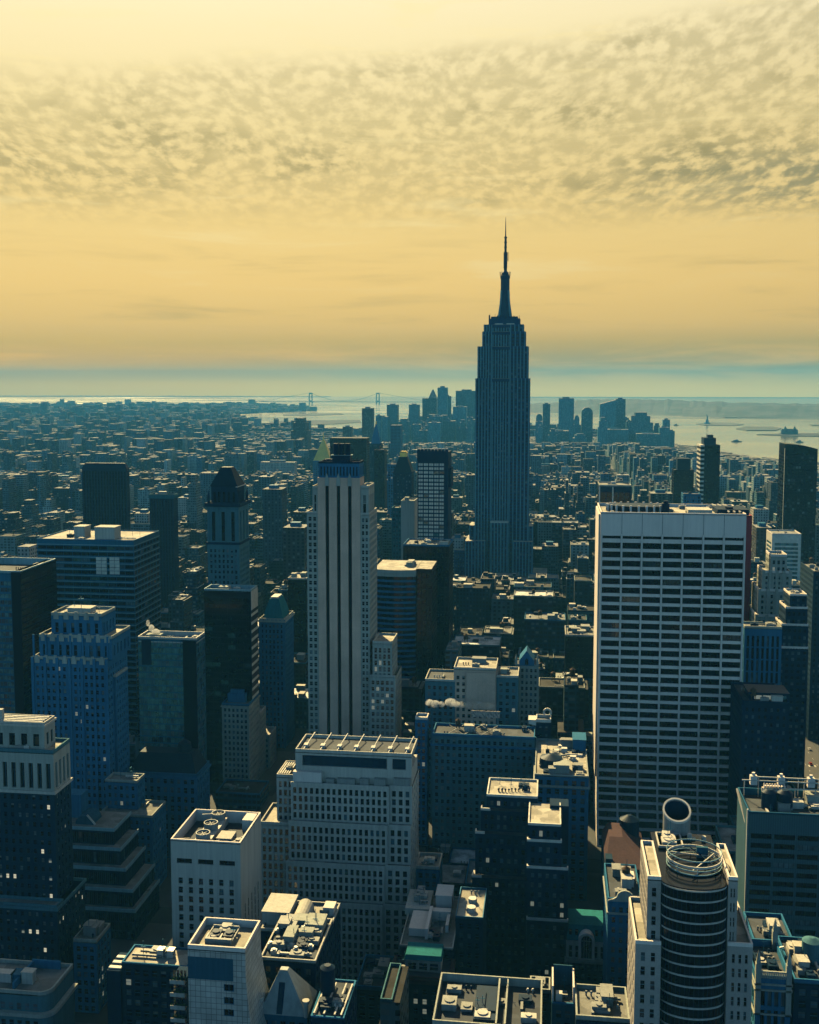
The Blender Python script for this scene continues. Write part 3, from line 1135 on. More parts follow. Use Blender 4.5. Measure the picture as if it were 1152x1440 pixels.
# ---- green copper topped tower
def copper_top():
    Y = 720.0
    x0, x1, z = foot(365, 400, 872, Y)
    y1 = yside(413, 868, x1)
    t = base_thing('copper_topped_tower', 'grey tower under a blunt green copper dome beside the avenue', 'tower', x0, x1, Y, y1 + 2)
    b, w = MB(), Win()
    tier(b, w, x0, x1, Y, y1, 0, z, 2.9, 3.7, .5, .6, .5, 2.5, .8)
    for k in range(7):
        u = x0 + (x1 - x0) * k / 6
        b.box(u - .4, u + .4, Y - .4, Y - .01, 0, z + .4)
    b.build('wall', 'grey_stone', t)
    finish_windows(t, w, SASH, 111)
    roofkit(t, x0, x1, Y, y1, z, 112, 0, 'roof_dark', 'limestone', 1.2, cl=False)
    cornice(t, x0, x1, Y, y1, z - 1.5, .8, 1.4, 'limestone')
    a, c, zz = foot(371, 397, 862, Y + 4)
    q = y1 - 3
    _, zt = at(385, 841, Y + 10)
    b = MB()
    prof = [(0, 0), (.3, .25), (1.2, .5), (2.3, .75), (3.4, 1.0)]
    b.frustum([[(a + s, Y + 4 + s, z + (zt - z) * h), (c - s, Y + 4 + s, z + (zt - z) * h), (c - s, q - s, z + (zt - z) * h), (a + s, q - s, z + (zt - z) * h)] for s, h in prof])
    b.build('copper_dome', 'copper_green', t)
    b = MB()
    b.box(a + 4, c - 4, Y + 8, q - 4, zt, zt + 1.2)
    b.build('dome_cap', 'white_metal', t)


copper_top()
simple('slim_black_tower', 'slim black tower with a pale roof edge beside the striped masonry skyscraper', 405, 431, 815, 850, depth=26, wall='black_panel', bay=4, fl=4, wf=.9, hf=.7, rec=.1, style=BLACK, n=4, seed=115, roof='roof_light', par='white_metal', cat='tower', tank=0)


# ---- the masonry skyscraper with three black stripes
def striped_skyscraper():
    Y = 614.0
    t = None
    x0, x1, zt = foot(446.5, 506.5, 672, Y)
    yb = Y + 13.5
    t = base_thing('striped_skyscraper', 'tall masonry skyscraper with three black vertical stripes up its front', 'skyscraper', at(431, 700, Y)[0], at(560, 700, Y)[0], Y, Y + 34)
    # shaft in four piers with three deep recesses between
    cuts = [(457.6, 462.4), (473.6, 478.4), (489.4, 494.4)]
    _, zs = at(476, 681, Y)
    b = MB()
    edges = [x0] + [at(p, 690, Y)[0] for c in cuts for p in c] + [x1]
    for k in range(0, len(edges), 2):
        b.box(edges[k], edges[k + 1], Y, yb, 0, zs)
    b.box(x0, x1, Y, yb, zs, zt)
    b.box(x0 + .05, x1 - .05, Y + 2.2, yb - .05, 0, zs - .05)
    b.build('shaft', 'mauve_stone', t)
    for k in (1, 3, 5):
        s = MB()
        s.box(edges[k] + .02, edges[k + 1] - .02, Y + 1.6, Y + 2.18, 0, zs - .02)
        s.build('black_stripe', 'black_panel', t)
        g = MB()
        u = (edges[k] + edges[k + 1]) / 2
        _, zo = at(476, 669, Y)
        g.frustum([[(u - 1.2, Y - .45, zs - 1), (u + 1.2, Y - .45, zs - 1), (u + 1.2, Y - .02, zs - 1), (u - 1.2, Y - .02, zs - 1)],
                   [(u - 1.1, Y - .45, zo - 2), (u + 1.1, Y - .45, zo - 2), (u + 1.1, Y - .02, zo - 2), (u - 1.1, Y - .02, zo - 2)],
                   [(u - .05, Y - .3, zo + 1.4), (u + .05, Y - .3, zo + 1.4), (u + .05, Y - .02, zo + 1.4), (u - .05, Y - .02, zo + 1.4)]])
        g.build('ornament', 'limestone', t)
    _, zc = at(476, 651, Y + 2)
    b, w = MB(), Win()
    tier(b, w, x0 + .6, x1 - .6, Y + .9, yb + 2, zt, zc, 1.9, 9, .4, .7, .35, 1.0, .5, nr=1)
    b.build('crown', 'grey_stone', t)
    finish_windows(t, w, [(1, 'dark_glass', 'dark_metal', 2)], 120, 30, 'crown_window')
    roofkit(t, x0 + .6, x1 - .6, Y + .9, yb + 2, zc, 121, 3, 'roof_mid', 'dark_brick', .9, tank=0, big=False)
    # machinery house and tank frame on the crown
    a, c, z2 = foot(467, 492, 624, Y + 6)
    b = MB()
    _, zh = at(480, 640, Y + 6)
    b.box(a, c, Y + 6, Y + 12, zc, zh)
    for k in range(6):
        u = a + (c - a) * k / 5
        b.box(u - .12, u + .12, Y + 6.2, Y + 6.5, zh, z2 - .6)
    for k in range(3):
        b.cyl(a + (c - a) * (k + .5) / 3, Y + 9, zh, z2, (c - a) / 6.6, n=14)
    b.build('machinery_house', 'dark_metal', t)
    b = MB()
    b.box(a - .8, c + .8, Y + 5.2, Y + 12.5, zh - .25, zh)
    b.build('deck_rail', 'steel_lines', t)
    # shoulders and wings, left and right
    spec = [(439.5, 446.4, 686, Y + .8, 14, 1), (431.5, 446.4, 722, Y + .4, 26, 2), (506.6, 518.5, 686, Y + .8, 20, 1), (506.6, 519.5, 724, Y + .4, 28, 2)]
    for i, (pl, pr, pt, yy, d, cols) in enumerate(spec):
        a, c, z = foot(pl, pr, pt, yy)
        if i in (0, 1):
            c = x0 - .01
        else:
            a = x1 + .01
        zb = 0 if i in (1, 3) else at(476, spec[i + 1][2], yy)[1]
        wb, ww = MB(), Win()
        if i in (1, 3):
            tier(wb, ww, a, c, yy, yy + d, zb, z, 2.4, 3.75, .62, .6, .45, 1.3, .5, nb=cols, sbay=2.8)
        else:
            tier(wb, ww, a, c, yy, yy + d, zb, z, 3, 13, .42, .8, .6, 3, .4, nb=1, nr=1, sbay=3)
        wb.build('wing' if i in (1, 3) else 'shoulder', 'limestone', t)
        finish_windows(t, ww, [(70, 'dark_glass', 'limestone', 1), (20, 'half_blind', 'limestone', 1), (8, 'dark_glass', 'limestone', 4)], 122 + i, 60, 'wing_window')
        roofkit(t, a, c, yy, yy + d, z, 126 + i, 1, 'roof_light', 'pale_stone', 1.2, tank=0, big=False)
    # stepped annexe on the right
    for i, (pl, pr, pt, yy, d) in enumerate(((524, 551.5, 905, Y - 2.0, 22), (520, 556, 952, Y - 4.5, 26))):
        a, c, z = foot(pl, pr, pt, yy)
        a = max(a, at(519.8, 800, Y)[0] + .02) if i == 0 else a
        wb, ww = MB(), Win()
        if i == 1:
            tier(wb, ww, a, c, yy, Y - 2.02, 0, z, 3, 3.75, .6, .6, .45, 1.6, .5, nb=5, sides='N')
            tier(wb, ww, at(551.5, 905, Y - 2)[0] + .01, c, Y - 2, Y + 22, 0, z, 3, 3.75, .6, .6, .45, 1.6, .5, sides='W')
        else:
            tier(wb, ww, a, c, yy, yy + d, 0, z, 3, 3.75, .55, .74, .45, 2.2, .6, nb=4)
        wb.build('annexe', 'limestone', t)
        finish_windows(t, ww, [(70, 'dark_glass', 'limestone', 1), (22, 'half_blind', 'limestone', 1), (8, 'dim_lit_window', 'limestone', 2)], 131 + i, 50, 'annexe_window')
        roofkit(t, a, c, yy, (yy + d) if i == 0 else Y - 2.02, z, 134 + i, 0, 'roof_light', 'pale_stone', 1.3 if i == 0 else .6, cl=False)


striped_skyscraper()


# ---- wide white stepped building in front of it
def wide_stepped():
    tiers = [(409, 547, 579, 1106, 437), (406, 545, 577, 1161, 433.5), (402, 541, 576, 1218, 430), (398, 538, 575, 1273, 426.5)]
    xl, xr, zt = foot(415.5, 579, 1061, 441)
    yb = 462.0
    t = base_thing('wide_stepped_building', 'wide pale stepped building with rows of dark windows below an open roof frame', 'building', at(360, 1160, 430)[0], xr + .5, 424, yb)
    tops = [at(480, q[3], q[4])[1] for q in tiers]
    b, w = MB(), Win()
    for i, (pl, pm, pr, pt, yy) in enumerate(tiers):
        z1 = tops[i]
        z0 = tops[i + 1] if i + 1 < len(tiers) else 0
        a = at(pl, pt, yy)[0]
        m0 = at(pm, pt, yy)[0]
        c = at(pr, pt, yy)[0]
        rows = 4 if i < 3 else max(1, int(round((z1 - z0) / 3.75)))
        q = yb - .02 * i
        facade(b, w, 'N', yy, a, m0, z0, z1, 17, rows, .56, .72, .5, .8, 0.3, .5)
        facade(b, w, 'N', yy + 1.2, m0, c, z0, z1, 3, rows, .56, .72, .5, .8, 0.3, .5)
        b.face([(m0, yy, z0), (m0, yy + 1.2, z0), (m0, yy + 1.2, z1), (m0, yy, z1)])
        facade(b, w, 'W', c, yy + 1.2, q, z0, z1, 4, rows, .45, .6, .4, .8, .3, .5)
        facade(b, w, 'E', a, yy, q, z0, z1, 5, rows, .5, .7, .4, .8, .3, .5)
        b.face([(c, q, z0), (a, q, z0), (a, q, z1), (c, q, z1)])
        rb = MB()
        rb.face([(a, yy, z1), (m0, yy, z1), (m0, yb - 8, z1), (a, yb - 8, z1)])
        rb.face([(m0, yy + 1.2, z1), (c, yy + 1.2, z1), (c, yb - 8, z1), (m0, yb - 8, z1)])
        rb.build('ledge', 'roof_mid', t)
        pb = MB()
        pb.box(a - .15, m0 + .1, yy - .15, yy + .35, z1 - .2, z1 + 1.0)
        pb.box(m0 + .1, c + .1, yy + 1.05, yy + 1.55, z1 - .2, z1 + 1.0)
        pb.build('parapet', 'pale_stone', t)
    b.build('wall', 'pale_stone', t)
    finish_windows(t, w, [(80, 'dark_glass', 'dark_metal', 1), (12, 'half_blind', 'grey_stone', 1), (5, 'blue_glass', 'grey_stone', 1)], 141)
    # top block: blank wall, recessed dark band
    z0 = tops[0]
    _, zb1 = at(480, 1079, 441)
    _, zb2 = at(480, 1064, 441)
    b = MB()
    b.box(xl, xr, 441, yb - 1, z0, zb1)
    b.box(xl + 1.5, xr - 1.5, 442.2, yb - 2, zb1, zb2)
    b.box(xl, xr, 441, yb - 1, zb2, zt)
    m = at(548, 1070, 441)[0]
    b.box(xl, xl + 3, 441, 443, zb1, zb2)
    b.box(m - 1.2, m + 1.2, 441, 443, zb1, zb2)
    b.box(xr - 2.5, xr, 441, 443, zb1, zb2)
    b.build('top_block', 'pale_stone', t)
    b = MB()
    b.box(xl + 3.02, m - 1.22, 441.9, 442.18, zb1 + .02, zb2 - .02)
    b.box(m + 1.22, xr - 2.52, 441.9, 442.18, zb1 + .02, zb2 - .02)
    b.build('dark_band', 'spandrel', t)
    parapet(t, xl, xr, 441, yb - 1, zt, 1.4, .5, 'pale_stone')
    b = MB()
    b.box(xl + .5, xr - .5, 441.5, yb - 1.5, zt - .2, zt + .02)
    b.build('roof', 'roof_dark', t)
    for k in range(7):
        u = xl + 3 + (xr - xl - 6) * k / 6
        g = MB()
        g.beam((u, 442, zt + .6), (u + 1.5, yb - 2, zt + 2.6), .35)
        g.beam((u + 1.5, yb - 2, zt), (u + 1.5, yb - 2, zt + 2.6), .3)
        g.box(u - .6, u + 1.2, 446, 449, zt, zt + 1.6)
        g.build('roof_frame', 'white_metal', t)
    a, c, zz = foot(412, 452, 1086, 438.3)
    g = MB()
    g.box(a, c, 438.3, 440.98, z0 + .02, zz)
    g.box(a + .8, a + 4.5, 438.15, 438.29, z0 + .4, zz - 1.2)
    g.build('terrace_room', 'travertine', t)
    for pa, pb in ((458, 470), (474, 499), (506, 518), (526, 542), (553, 577)):
        a, c, zz = foot(pa, pb, 1096, 438.6)
        g = MB()
        g.box(a, c, 438.8, 440.9, z0 + .02, zz)
        g.build('terrace_unit', 'roof_metal' if pa % 4 else 'white_panel', t)
    # lower wings on the left
    for i, (pl, pr, pt, yy, q) in enumerate(((389, 408.5, 1093, 443, 460), (366, 402, 1160, 437, 458))):
        a, c, z = foot(pl, pr, pt, yy)
        c = at(409, 1106, 437)[0] - .05 if i == 0 else at(402, 1218, 430)[0] - .05
        if i == 1:
            c = at(406, 1161, 433.5)[0] - .05
        wb, ww = MB(), Win()
        tier(wb, ww, a, c, yy, q, 0, z, 2.6, 3.75, .55, .7, .45, 1.2, .5)
        wb.build('wing', 'pale_stone', t)
        finish_windows(t, ww, [(80, 'dark_glass', 'dark_metal', 1), (15, 'half_blind', 'grey_stone', 1)], 145 + i, 40, 'wing_window')
        roofkit(t, a, c, yy, q, z, 147 + i, 2, 'roof_light', 'pale_stone', 1.3, tank=0, big=False)
        if i == 0:
            g = MB()
            for k in range(5):
                g.box(a + .8 + k * 1.0, a + 1.3 + k * 1.0, yy + 1.5, q - 1.5, z, z + 1.2)
            g.build('roof_grille', 'white_metal', t)


wide_stepped()


# ---- square pale building with an open roof well and cooling fans
def roof_well_building():
    Y = 370.0
    x0, x1, z = foot(240, 338, 1184, Y)
    y1 = yside(367, 1148, x1)
    t = base_thing('roof_well_building', 'square pale stone building with three round cooling fans in its open roof', 'building', x0, x1, Y, y1)
    b, w = MB(), Win()
    _, zs1 = at(290, 1209, Y)
    _, zs2 = at(290, 1216, Y)
    _, zw = at(290, 1234, Y)
    facade(b, w, 'N', Y, x0, x1, zs2 - 1, z, 3, 1, .72, (zs1 - zs2) / (z - zs2 + 1), .6, 0, 0, 1.0, voff=1.0 / (1 + z - zs1))
    slits = Win()
    slits.items, w.items = w.items, []
    facade(b, w, 'N', Y, x0, x1, 0, zs2 - 1, 6, int((zs2 - 1) / 3.6), .42, .68, .5, zs2 - 1 - zw, 0, 1.6)
    facade(b, w, 'W', x1, Y, y1, 0, z - 24, 5, int((z - 24) / 3.6), .25, .9, .5, 1, 0, 3)
    facade(b, w, 'W', x1, Y, y1, z - 24, z, 0, 0)
    facade(b, w, 'E', x0, Y, y1, 0, z, 6, int(z / 3.6), .4, .6, .4, 14, 0, 1)
    b.face([(x1, y1, 0), (x0, y1, 0), (x0, y1, z), (x1, y1, z)])
    b.build('wall', 'pale_stone', t)
    finish_windows(t, slits, [(1, 'dark_glass', 'dark_metal', 2)], 150, 6, 'slit_window')
    finish_windows(t, w, [(85, 'dark_glass', 'grey_stone', 1), (8, 'half_blind', 'grey_stone', 1), (4, 'blue_glass', 'grey_stone', 1)], 151)
    roofkit(t, x0, x1, Y, y1, z, 152, 0, 'roof_dark', 'travertine', .5, .55, sink=4.2, cl=False)
    zr = z - 4.2
    xa, xb = x0 + (x1 - x0) * .29, x0 + (x1 - x0) * .52
    g = MB()
    g.box(xa, xb, Y + 2.0, y1 - 2.0, zr, zr + 3.0)
    g.build('fan_deck', 'white_metal', t)
    for k in range(3):
        yy = Y + 5.2 + k * (y1 - Y - 9.6) / 2
        f = MB()
        r = (xb - xa) * .44
        u = (xa + xb) / 2
        cs = [(math.cos(2 * math.pi * i / 24), math.sin(2 * math.pi * i / 24)) for i in range(24)]
        rg = lambda rr, zz: [(u + rr * a, yy + rr * c, zz) for a, c in cs]
        f.frustum([rg(r, zr + 3.02), rg(r, zr + 5.6), rg(r * .86, zr + 5.6), rg(r * .86, zr + 4.2)], 0, False)
        f.face(rg(r * .86, zr + 4.2), 1)
        for q in range(3):
            a = math.pi * q / 3
            f.beam((u + r * .8 * math.cos(a), yy + r * .8 * math.sin(a), zr + 5.0), (u - r * .8 * math.cos(a), yy - r * .8 * math.sin(a), zr + 5.0), .3, 2)
        f.build('cooling_fan', ['roof_metal', 'black_panel', 'roof_metal'], t)
    g = MB()
    g.box(x0 + (x1 - x0) * .58, x0 + (x1 - x0) * .80, Y + 6, Y + 13, zr, zr + 3.2)
    g.build('air_handler', 'pale_stone', t)
    g = MB()
    g.box(x1 - 5.2, x1 - 1.0, y1 - 8, y1 - 1.2, zr, zr + 4.6)
    g.build('stair_bulkhead', 'travertine', t)
    g = MB()
    g.box(x1 - 4.0, x1 - 1.2, Y + 4, Y + 9, zr, zr + 2.4)
    g.cyl(x1 - 2.6, Y + 6.5, zr + 2.4, zr + 3.2, 1.1, n=14)
    g.build('air_handler', 'roof_metal', t)
    for p, q in (((x0 + 1, Y + 1, z), (x0 + 5.5, Y + 5, zr + 3)), ((x0 + 4, y1 - 4, z), (x0 + 11, y1 - 2, z)), ((xb + .5, Y + 1, z - .5), (xb + 3.5, Y + 6, zr + 2.5)), ((x1 - 6, Y + 3, zr + 2.2), (x1 - 1, Y + 9, zr + 3.4))):
        g = MB()
        g.beam(p, q, .3)
        g.build('strut', 'white_metal', t)


roof_well_building()


# ---- tiled block with a flaring side
def flared_block():
    Y = 290.0
    x0, x1, z = foot(264, 345, 1337, Y)
    y1 = Y + 16.5
    t = base_thing('flared_tile_block', 'pale tiled block whose right side flares out towards its foot', 'building', x0, x1 + 8, Y, y1)
    prof = [(0.0, 0.0), (-7.0, 0.0), (-13, .8), (-20, 2.2), (-28, 4.2), (-38, 6.6), (-52, 8), (-z, 8)]
    b = MB()
    n = len(prof)
    for k in range(n - 1):
        (h0, s0), (h1, s1) = prof[k], prof[k + 1]
        za, zb = z + h0, z + h1
        b.face([(x0, Y, zb), (x1 + s1 * .5, Y, zb), (x1 + s0 * .5, Y, za), (x0, Y, za)])
        b.face([(x1 + s1 * .5, Y, zb), (x1 + s1, y1, zb), (x1 + s0, y1, za), (x1 + s0 * .5, Y, za)])
        b.face([(x1 + s1, y1, zb), (x0, y1, zb), (x0, y1, za), (x1 + s0, y1, za)])
        b.face([(x0, y1, zb), (x0, Y, zb), (x0, Y, za), (x0, y1, za)])
    b.build('wall', 'tile_wall', t)
    _, za = at(300, 1347, Y)
    _, zb = at(300, 1378, Y)
    xb = at(328, 1360, Y)[0]
    g = MB()
    g.box(x0 + .01, xb, Y - .12, Y - .005, zb, za)
    g.build('dark_band', 'blue_grey_panel', t)
    for py in (1389, 1407, 1424):
        a, za = at(315.5, py - 5, Y)
        c, zb = at(329, py + 4.5, Y)
        g = MB()
        g.face([(a, Y - .03, zb), (c, Y - .03, zb), (c, Y - .03, za), (a, Y - .03, za)], 0)
        for k in range(3):
            u = a + (c - a) * k / 2
            g.box(u - .06, u + .06, Y - .16, Y - .035, zb - .1, za + .1, 1)
        g.box(a, c, Y - .16, Y - .035, zb - .14, zb - .02, 1)
        g.build('window', ['dark_glass', 'grey_stone'], t)
    roofkit(t, x0, x1, Y, y1, z, 160, 2, 'roof_light', 'travertine', 1.3, .5, sink=1.0, tank=0, big=False)
    g = MB()
    a, c = x0 + (x1 - x0) * .22, x0 + (x1 - x0) * .68
    g.box(a, c, Y + 4.2, Y + 5.2, z - 1, z + 1.2)
    for k in range(4):
        u = a + (c - a) * k / 3
        g.box(u - .15, u + .15, Y + 5.2, Y + 13, z - .2, z + .6)
    g.box(a, c, Y + 12.6, Y + 13, z - .2, z + 1.0)
    g.build('equipment_frame', 'roof_metal', t)
    for k in range(2):
        g = MB()
        u = a + (c - a) * (k + .5) / 2
        g.box(u - 1.4, u + 1.4, Y + 7, Y + 11, z - 1, z + .8)
        g.cyl(u, Y + 9, z + .8, z + 1.2, 1.1, n=14)
        g.build('air_handler', 'dark_metal', t)


def tile_material(name, col, k):
    m, T = newmat(name)
    g = T.n('ShaderNodeNewGeometry')
    ps = T.n('ShaderNodeSeparateXYZ', {0: g.outputs['Position']})
    nm = T.n('ShaderNodeSeparateXYZ', {0: g.outputs['Normal']})
    isx = T.m('GREATER_THAN', T.m('ABSOLUTE', nm.outputs[0]), 0.5)
    u = T.m('ADD', T.m('MULTIPLY', ps.outputs[1], isx), T.m('MULTIPLY', ps.outputs[0], T.m('SUBTRACT', 1.0, isx)))
    ln = T.m('MAXIMUM', T.m('LESS_THAN', T.m('FRACT', T.m('DIVIDE', u, k)), .09), T.m('LESS_THAN', T.m('FRACT', T.m('DIVIDE', ps.outputs[2], k * 1.1)), .09))
    cell = T.n('ShaderNodeCombineXYZ', {0: T.m('FLOOR', T.m('DIVIDE', u, k)), 1: T.m('FLOOR', T.m('DIVIDE', ps.outputs[2], k * 1.1)), 2: 0})
    wn = T.n('ShaderNodeTexWhiteNoise', {'Vector': cell})
    n = T.noise(g.outputs['Position'], .09, 4, .6)
    v = T.m('MULTIPLY', T.mr(wn.outputs[0], 0, 1, .88, 1.1), T.mr(n, .3, .7, .78, 1.2))
    vv = T.n('ShaderNodeCombineXYZ', {0: v, 1: v, 2: v})
    cc = T.mix(1.0, tuple(col) + (1,), vv, 'MULTIPLY')
    principled(T, Base_Color=T.mix(T.m('MULTIPLY', ln, .75), cc, (.05, .05, .05, 1)), Roughness=.55)


tile_material('tile_wall', (.50, .49, .43), 1.55)
wallmat('blue_grey_panel', (.07, .12, .13), var=.15)
flared_block()


# ---- the cluttered terrace block beside it, with its glass gable
def terrace_block():
    Y = 345.0
    x0, x1, z = foot(367, 462, 1312, Y)
    t = base_thing('terrace_block', 'dark block crowded with pale rooftop machinery below the wide stepped building', 'building', x0, x1, 318, 366)
    a, c, zl = foot(366, 444, 1352, 318)
    b, w = MB(), Win()
    tier(b, w, x0, x1, Y, 366, 0, z, 3.2, 3.8, .5, .55, .4, 1.2, .8)
    tier(b, w, a, c, 318, Y - .02, 0, zl, 3.2, 3.8, .5, .55, .4, 1.2, .8, sides='NWE')
    b.build('wall', 'dark_brick', t)
    finish_windows(t, w, PLAIN, 165, 60)
    roofkit(t, x0, x1, Y, 366, z, 166, 4, 'roof_light', 'pale_stone', 1.0, tank=0)
    roofkit(t, a, c, 318, Y - .02, zl, 167, 26, 'roof_dark', 'pale_stone', .9, tank=0)
    p, q, zz = foot(369, 424, 1284, 349)
    g = MB()
    g.box(p, q - 4.5, 349, 362, z, zz)
    g.box(p + 2, q - 6, 348.9, 348.99, z + .8, z + 1.8)
    g.box(p - .3, q - 4.2, 348.7, 362.3, zz, zz + .35)
    g.build('penthouse', 'pale_stone', t)
    g = MB()
    cs = [(math.cos(math.pi * i / 10), math.sin(math.pi * i / 10)) for i in range(11)]
    u = q - 1.4
    g.frustum([[(u + 3 * k, 349, z + .5 + 3.4 * s) for k, s in cs], [(u + 3 * k, 362, z + .5 + 3.4 * s) for k, s in cs]])
    g.face([(u + 3 * k, 349, z + .5 + 3.4 * s) for k, s in reversed(cs)])
    g.box(u - 3, u + 3, 349, 362, z, z + .5)
    g.build('vaulted_penthouse', 'pale_stone', t)
    g = MB()
    g.box(x1 - 4.6, x1 - .8, 358, 363, z, z + 3)
    g.build('stair_bulkhead', 'travertine', t)
    rnd = random.Random(5)
    for k in range(14):
        xx, yy = rnd.uniform(a + 1.5, c - 2), rnd.uniform(320, 342)
        g = MB()
        sx, sz = rnd.uniform(.6, 1.6), rnd.uniform(.8, 2.2)
        g.box(xx - sx, xx + sx, yy - .8, yy + .8, zl, zl + sz)
        g.cyl(xx, yy, zl + sz, zl + sz + .4, .6, n=10)
        g.build('air_handler', 'white_panel', t)


terrace_block()


def glass_gable():
    Y = 300.0
    a, c, zb = foot(364, 432, 1428, Y)
    u, zt = at(399, 1364, Y + 6)
    t = base_thing('gabled_glass_hall', 'pale steep glass gable with a dark strip up its middle beside the flared tile block', 'building', a, c, Y, Y + 14)
    b, w = MB(), Win()
    tier(b, w, a, c, Y, Y + 14, 0, zb, 3, 4, .6, .6, .3, 1, .5)
    b.build('wall', 'grey_metal', t)
    finish_windows(t, w, PLAIN, 171, 40)
    g = MB()
    k = 1.2
    g.frustum([[(a, Y, zb), (c, Y, zb), (c, Y + 14, zb), (a, Y + 14, zb)], [(u - k, Y + 6, zt), (u + k, Y + 6, zt), (u + k, Y + 8, zt), (u - k, Y + 8, zt)]])
    g.build('glass_roof', 'teal_panel', t)
    g = MB()
    f = lambda s, h: (u + s, Y + 6 * h - .12, zb + (zt - zb) * h + .06)
    g.frustum([[f(-.9, .02), f(.9, .02), (u + .9, Y + .6, zb + .2), (u - .9, Y + .6, zb + .2)], [f(-.9, .72), f(.9, .72), (u + .9, Y + 4.9, zb + (zt - zb) * .72), (u - .9, Y + 4.9, zb + (zt - zb) * .72)]])
    g.build('dark_strip', 'spandrel', t)
    for s, x in ((-1, a), (1, c)):
        g = MB()
        g.cyl(x - s * .4, Y + .2, zb, zb + 4.2, .7, n=12)
        g.cyl(x - s * .4, Y + .2, zb + 4.2, zb + 5.2, 1.1, n=12)
        g.build('corner_post', 'pale_stone', t)
    # cooling drum and rails on the low roof to the right
    a2, c2, z2 = foot(434, 484, 1432, 292)
    t2 = base_thing('railed_annexe', 'low dark annexe with white roof rails and a round black drum', 'building', a2 + .6, c2, 292, 312)
    b, w = MB(), Win()
    tier(b, w, a2 + .6, c2, 292, 312, 0, z2, 3, 4, .6, .6, .3, 1, .5)
    b.build('wall', 'dark_brick', t2)
    finish_windows(t2, w, PLAIN, 172, 30)
    roofkit(t2, a2 + .6, c2, 292, 312, z2, 173, 3, 'roof_dark', 'grey_stone', .5, tank=0, big=False)
    for px in (441, 455, 470, 479):
        xx = at(px, 1432, 292)[0]
        g = MB()
        g.beam((xx, 292.5, z2 + .9), (xx + .4, 309, z2 + .9), .45)
        for q in range(4):
            g.box(xx - .1, xx + .1, 294 + q * 4, 294.2 + q * 4, z2, z2 + .8)
        g.build('roof_rail', 'white_metal', t2)
    g = MB()
    xx, _ = at(462, 1400, 306)
    g.cyl(xx, 305, z2, z2 + 8, 2.3, n=20)
    g.cyl(xx, 305, z2 + 8, z2 + 8.8, 2.3, 1.0, n=20)
    g.build('cooling_drum', 'dark_metal', t2)


wallmat('teal_panel', (.34, .37, .34), rough=.35, var=.2)
glass_gable()


# ---- bottom left corner
def curved_corner():
    Y = 330.0
    x0, x1, z = foot(-60, 69, 1396, Y)
    y1 = yside(103, 1357, x1)
    t = base_thing('curved_corner_building', 'stone building with a rounded corner and gravel roof in bottom left corner', 'building', x0, x1 + 2, Y - 2, y1)
    r = 4.0
    arc = lambda x, y, rr: [(x - rr + rr * math.sin(a), y + rr - rr * math.cos(a)) for a in [i * math.pi / 12 for i in range(7)]]
    poly = [(x0, Y)] + arc(x1, Y, r) + [(x1, y1), (x0, y1)]
    b = MB()
    b.prism(poly, 0, z, top=False)
    b.build('wall', 'tan_brick', t)
    big = [(x0, Y - 1.6)] + arc(x1 + 1.6, Y - 1.6, r + 1) + [(x1 + 1.6, y1), (x0, y1)]
    b = MB()
    b.prism(big, z - 7.2, z - 6.0, top=True, bottom=True)
    b.build('ledge', 'limestone', t)
    b = MB()
    inn = [(x0, Y + .6)] + arc(x1 - .6, Y + .6, r - .5) + [(x1 - .6, y1 - .6), (x0, y1 - .6)]
    n = len(poly)
    for i in range(n):
        j = (i + 1) % n
        for lo, hi, A in ((z - .4, z + 1.2, poly), (z + 1.2, z - .4, inn)):
            q = [(A[i][0], A[i][1], lo), (A[j][0], A[j][1], lo), (A[j][0], A[j][1], hi), (A[i][0], A[i][1], hi)]
            b.face(q)
        b.face([(poly[i][0], poly[i][1], z + 1.2), (poly[j][0], poly[j][1], z + 1.2), (inn[j][0], inn[j][1], z + 1.2), (inn[i][0], inn[i][1], z + 1.2)])
    b.build('parapet', 'limestone', t)
    b = MB()
    b.face([(p[0], p[1], z) for p in inn])
    b.build('roof', 'roof_mid', t)
    k = 0
    for zz in [z - 4.3] + [z - 10.5 - 3.9 * q for q in range(8)]:
        xx = x0 + 2
        while xx < x1 - r - .5:
            g = bpy.data.objects.new('window', win_mesh('w', ('half_blind' if zz > z - 5 else 'dark_glass', 'grey_stone', 'pale_blind'), 1))
            g.location = (xx - t['_org'][0], Y - .03 - t['_org'][1], zz - t['_org'][2])
            g.scale = (1.5, 1, 2.3)
            g.parent = t
            COL.objects.link(g)
            xx += 2.9
            k += 1
        if zz < z - 22:
            break
    for px, pt, sx, sy, sz, m in ((10, 1372, 3, 3, 3, 'white_metal'), (26, 1368, 1.6, 4, 3, 'grey_metal'), (42, 1372, 2, 3, 4, 'pale_stone')):
        xx, _ = at(px, pt, 338)
        g = MB()
        for q in range(4):
            g.box(xx - sx, xx + sx, 336 + q * sy / 4, 336 + (q + .6) * sy / 4, z, z + sz)
        g.box(xx - sx - .2, xx + sx + .2, 335.8, 336 + sy, z + sz, z + sz + .3)
        g.build('air_handler', m, t)
    a = at(62, 1365, 342)[0]
    g = MB()
    g.box(a - 6.5, a - 5.9, Y + 2, y1 - 1, z, z + 2.5)
    g.box(a - 6.5, a + 4, y1 - 2.4, y1 - 1.8, z, z + 3.0)
    g.build('screen_wall', 'grey_stone', t)


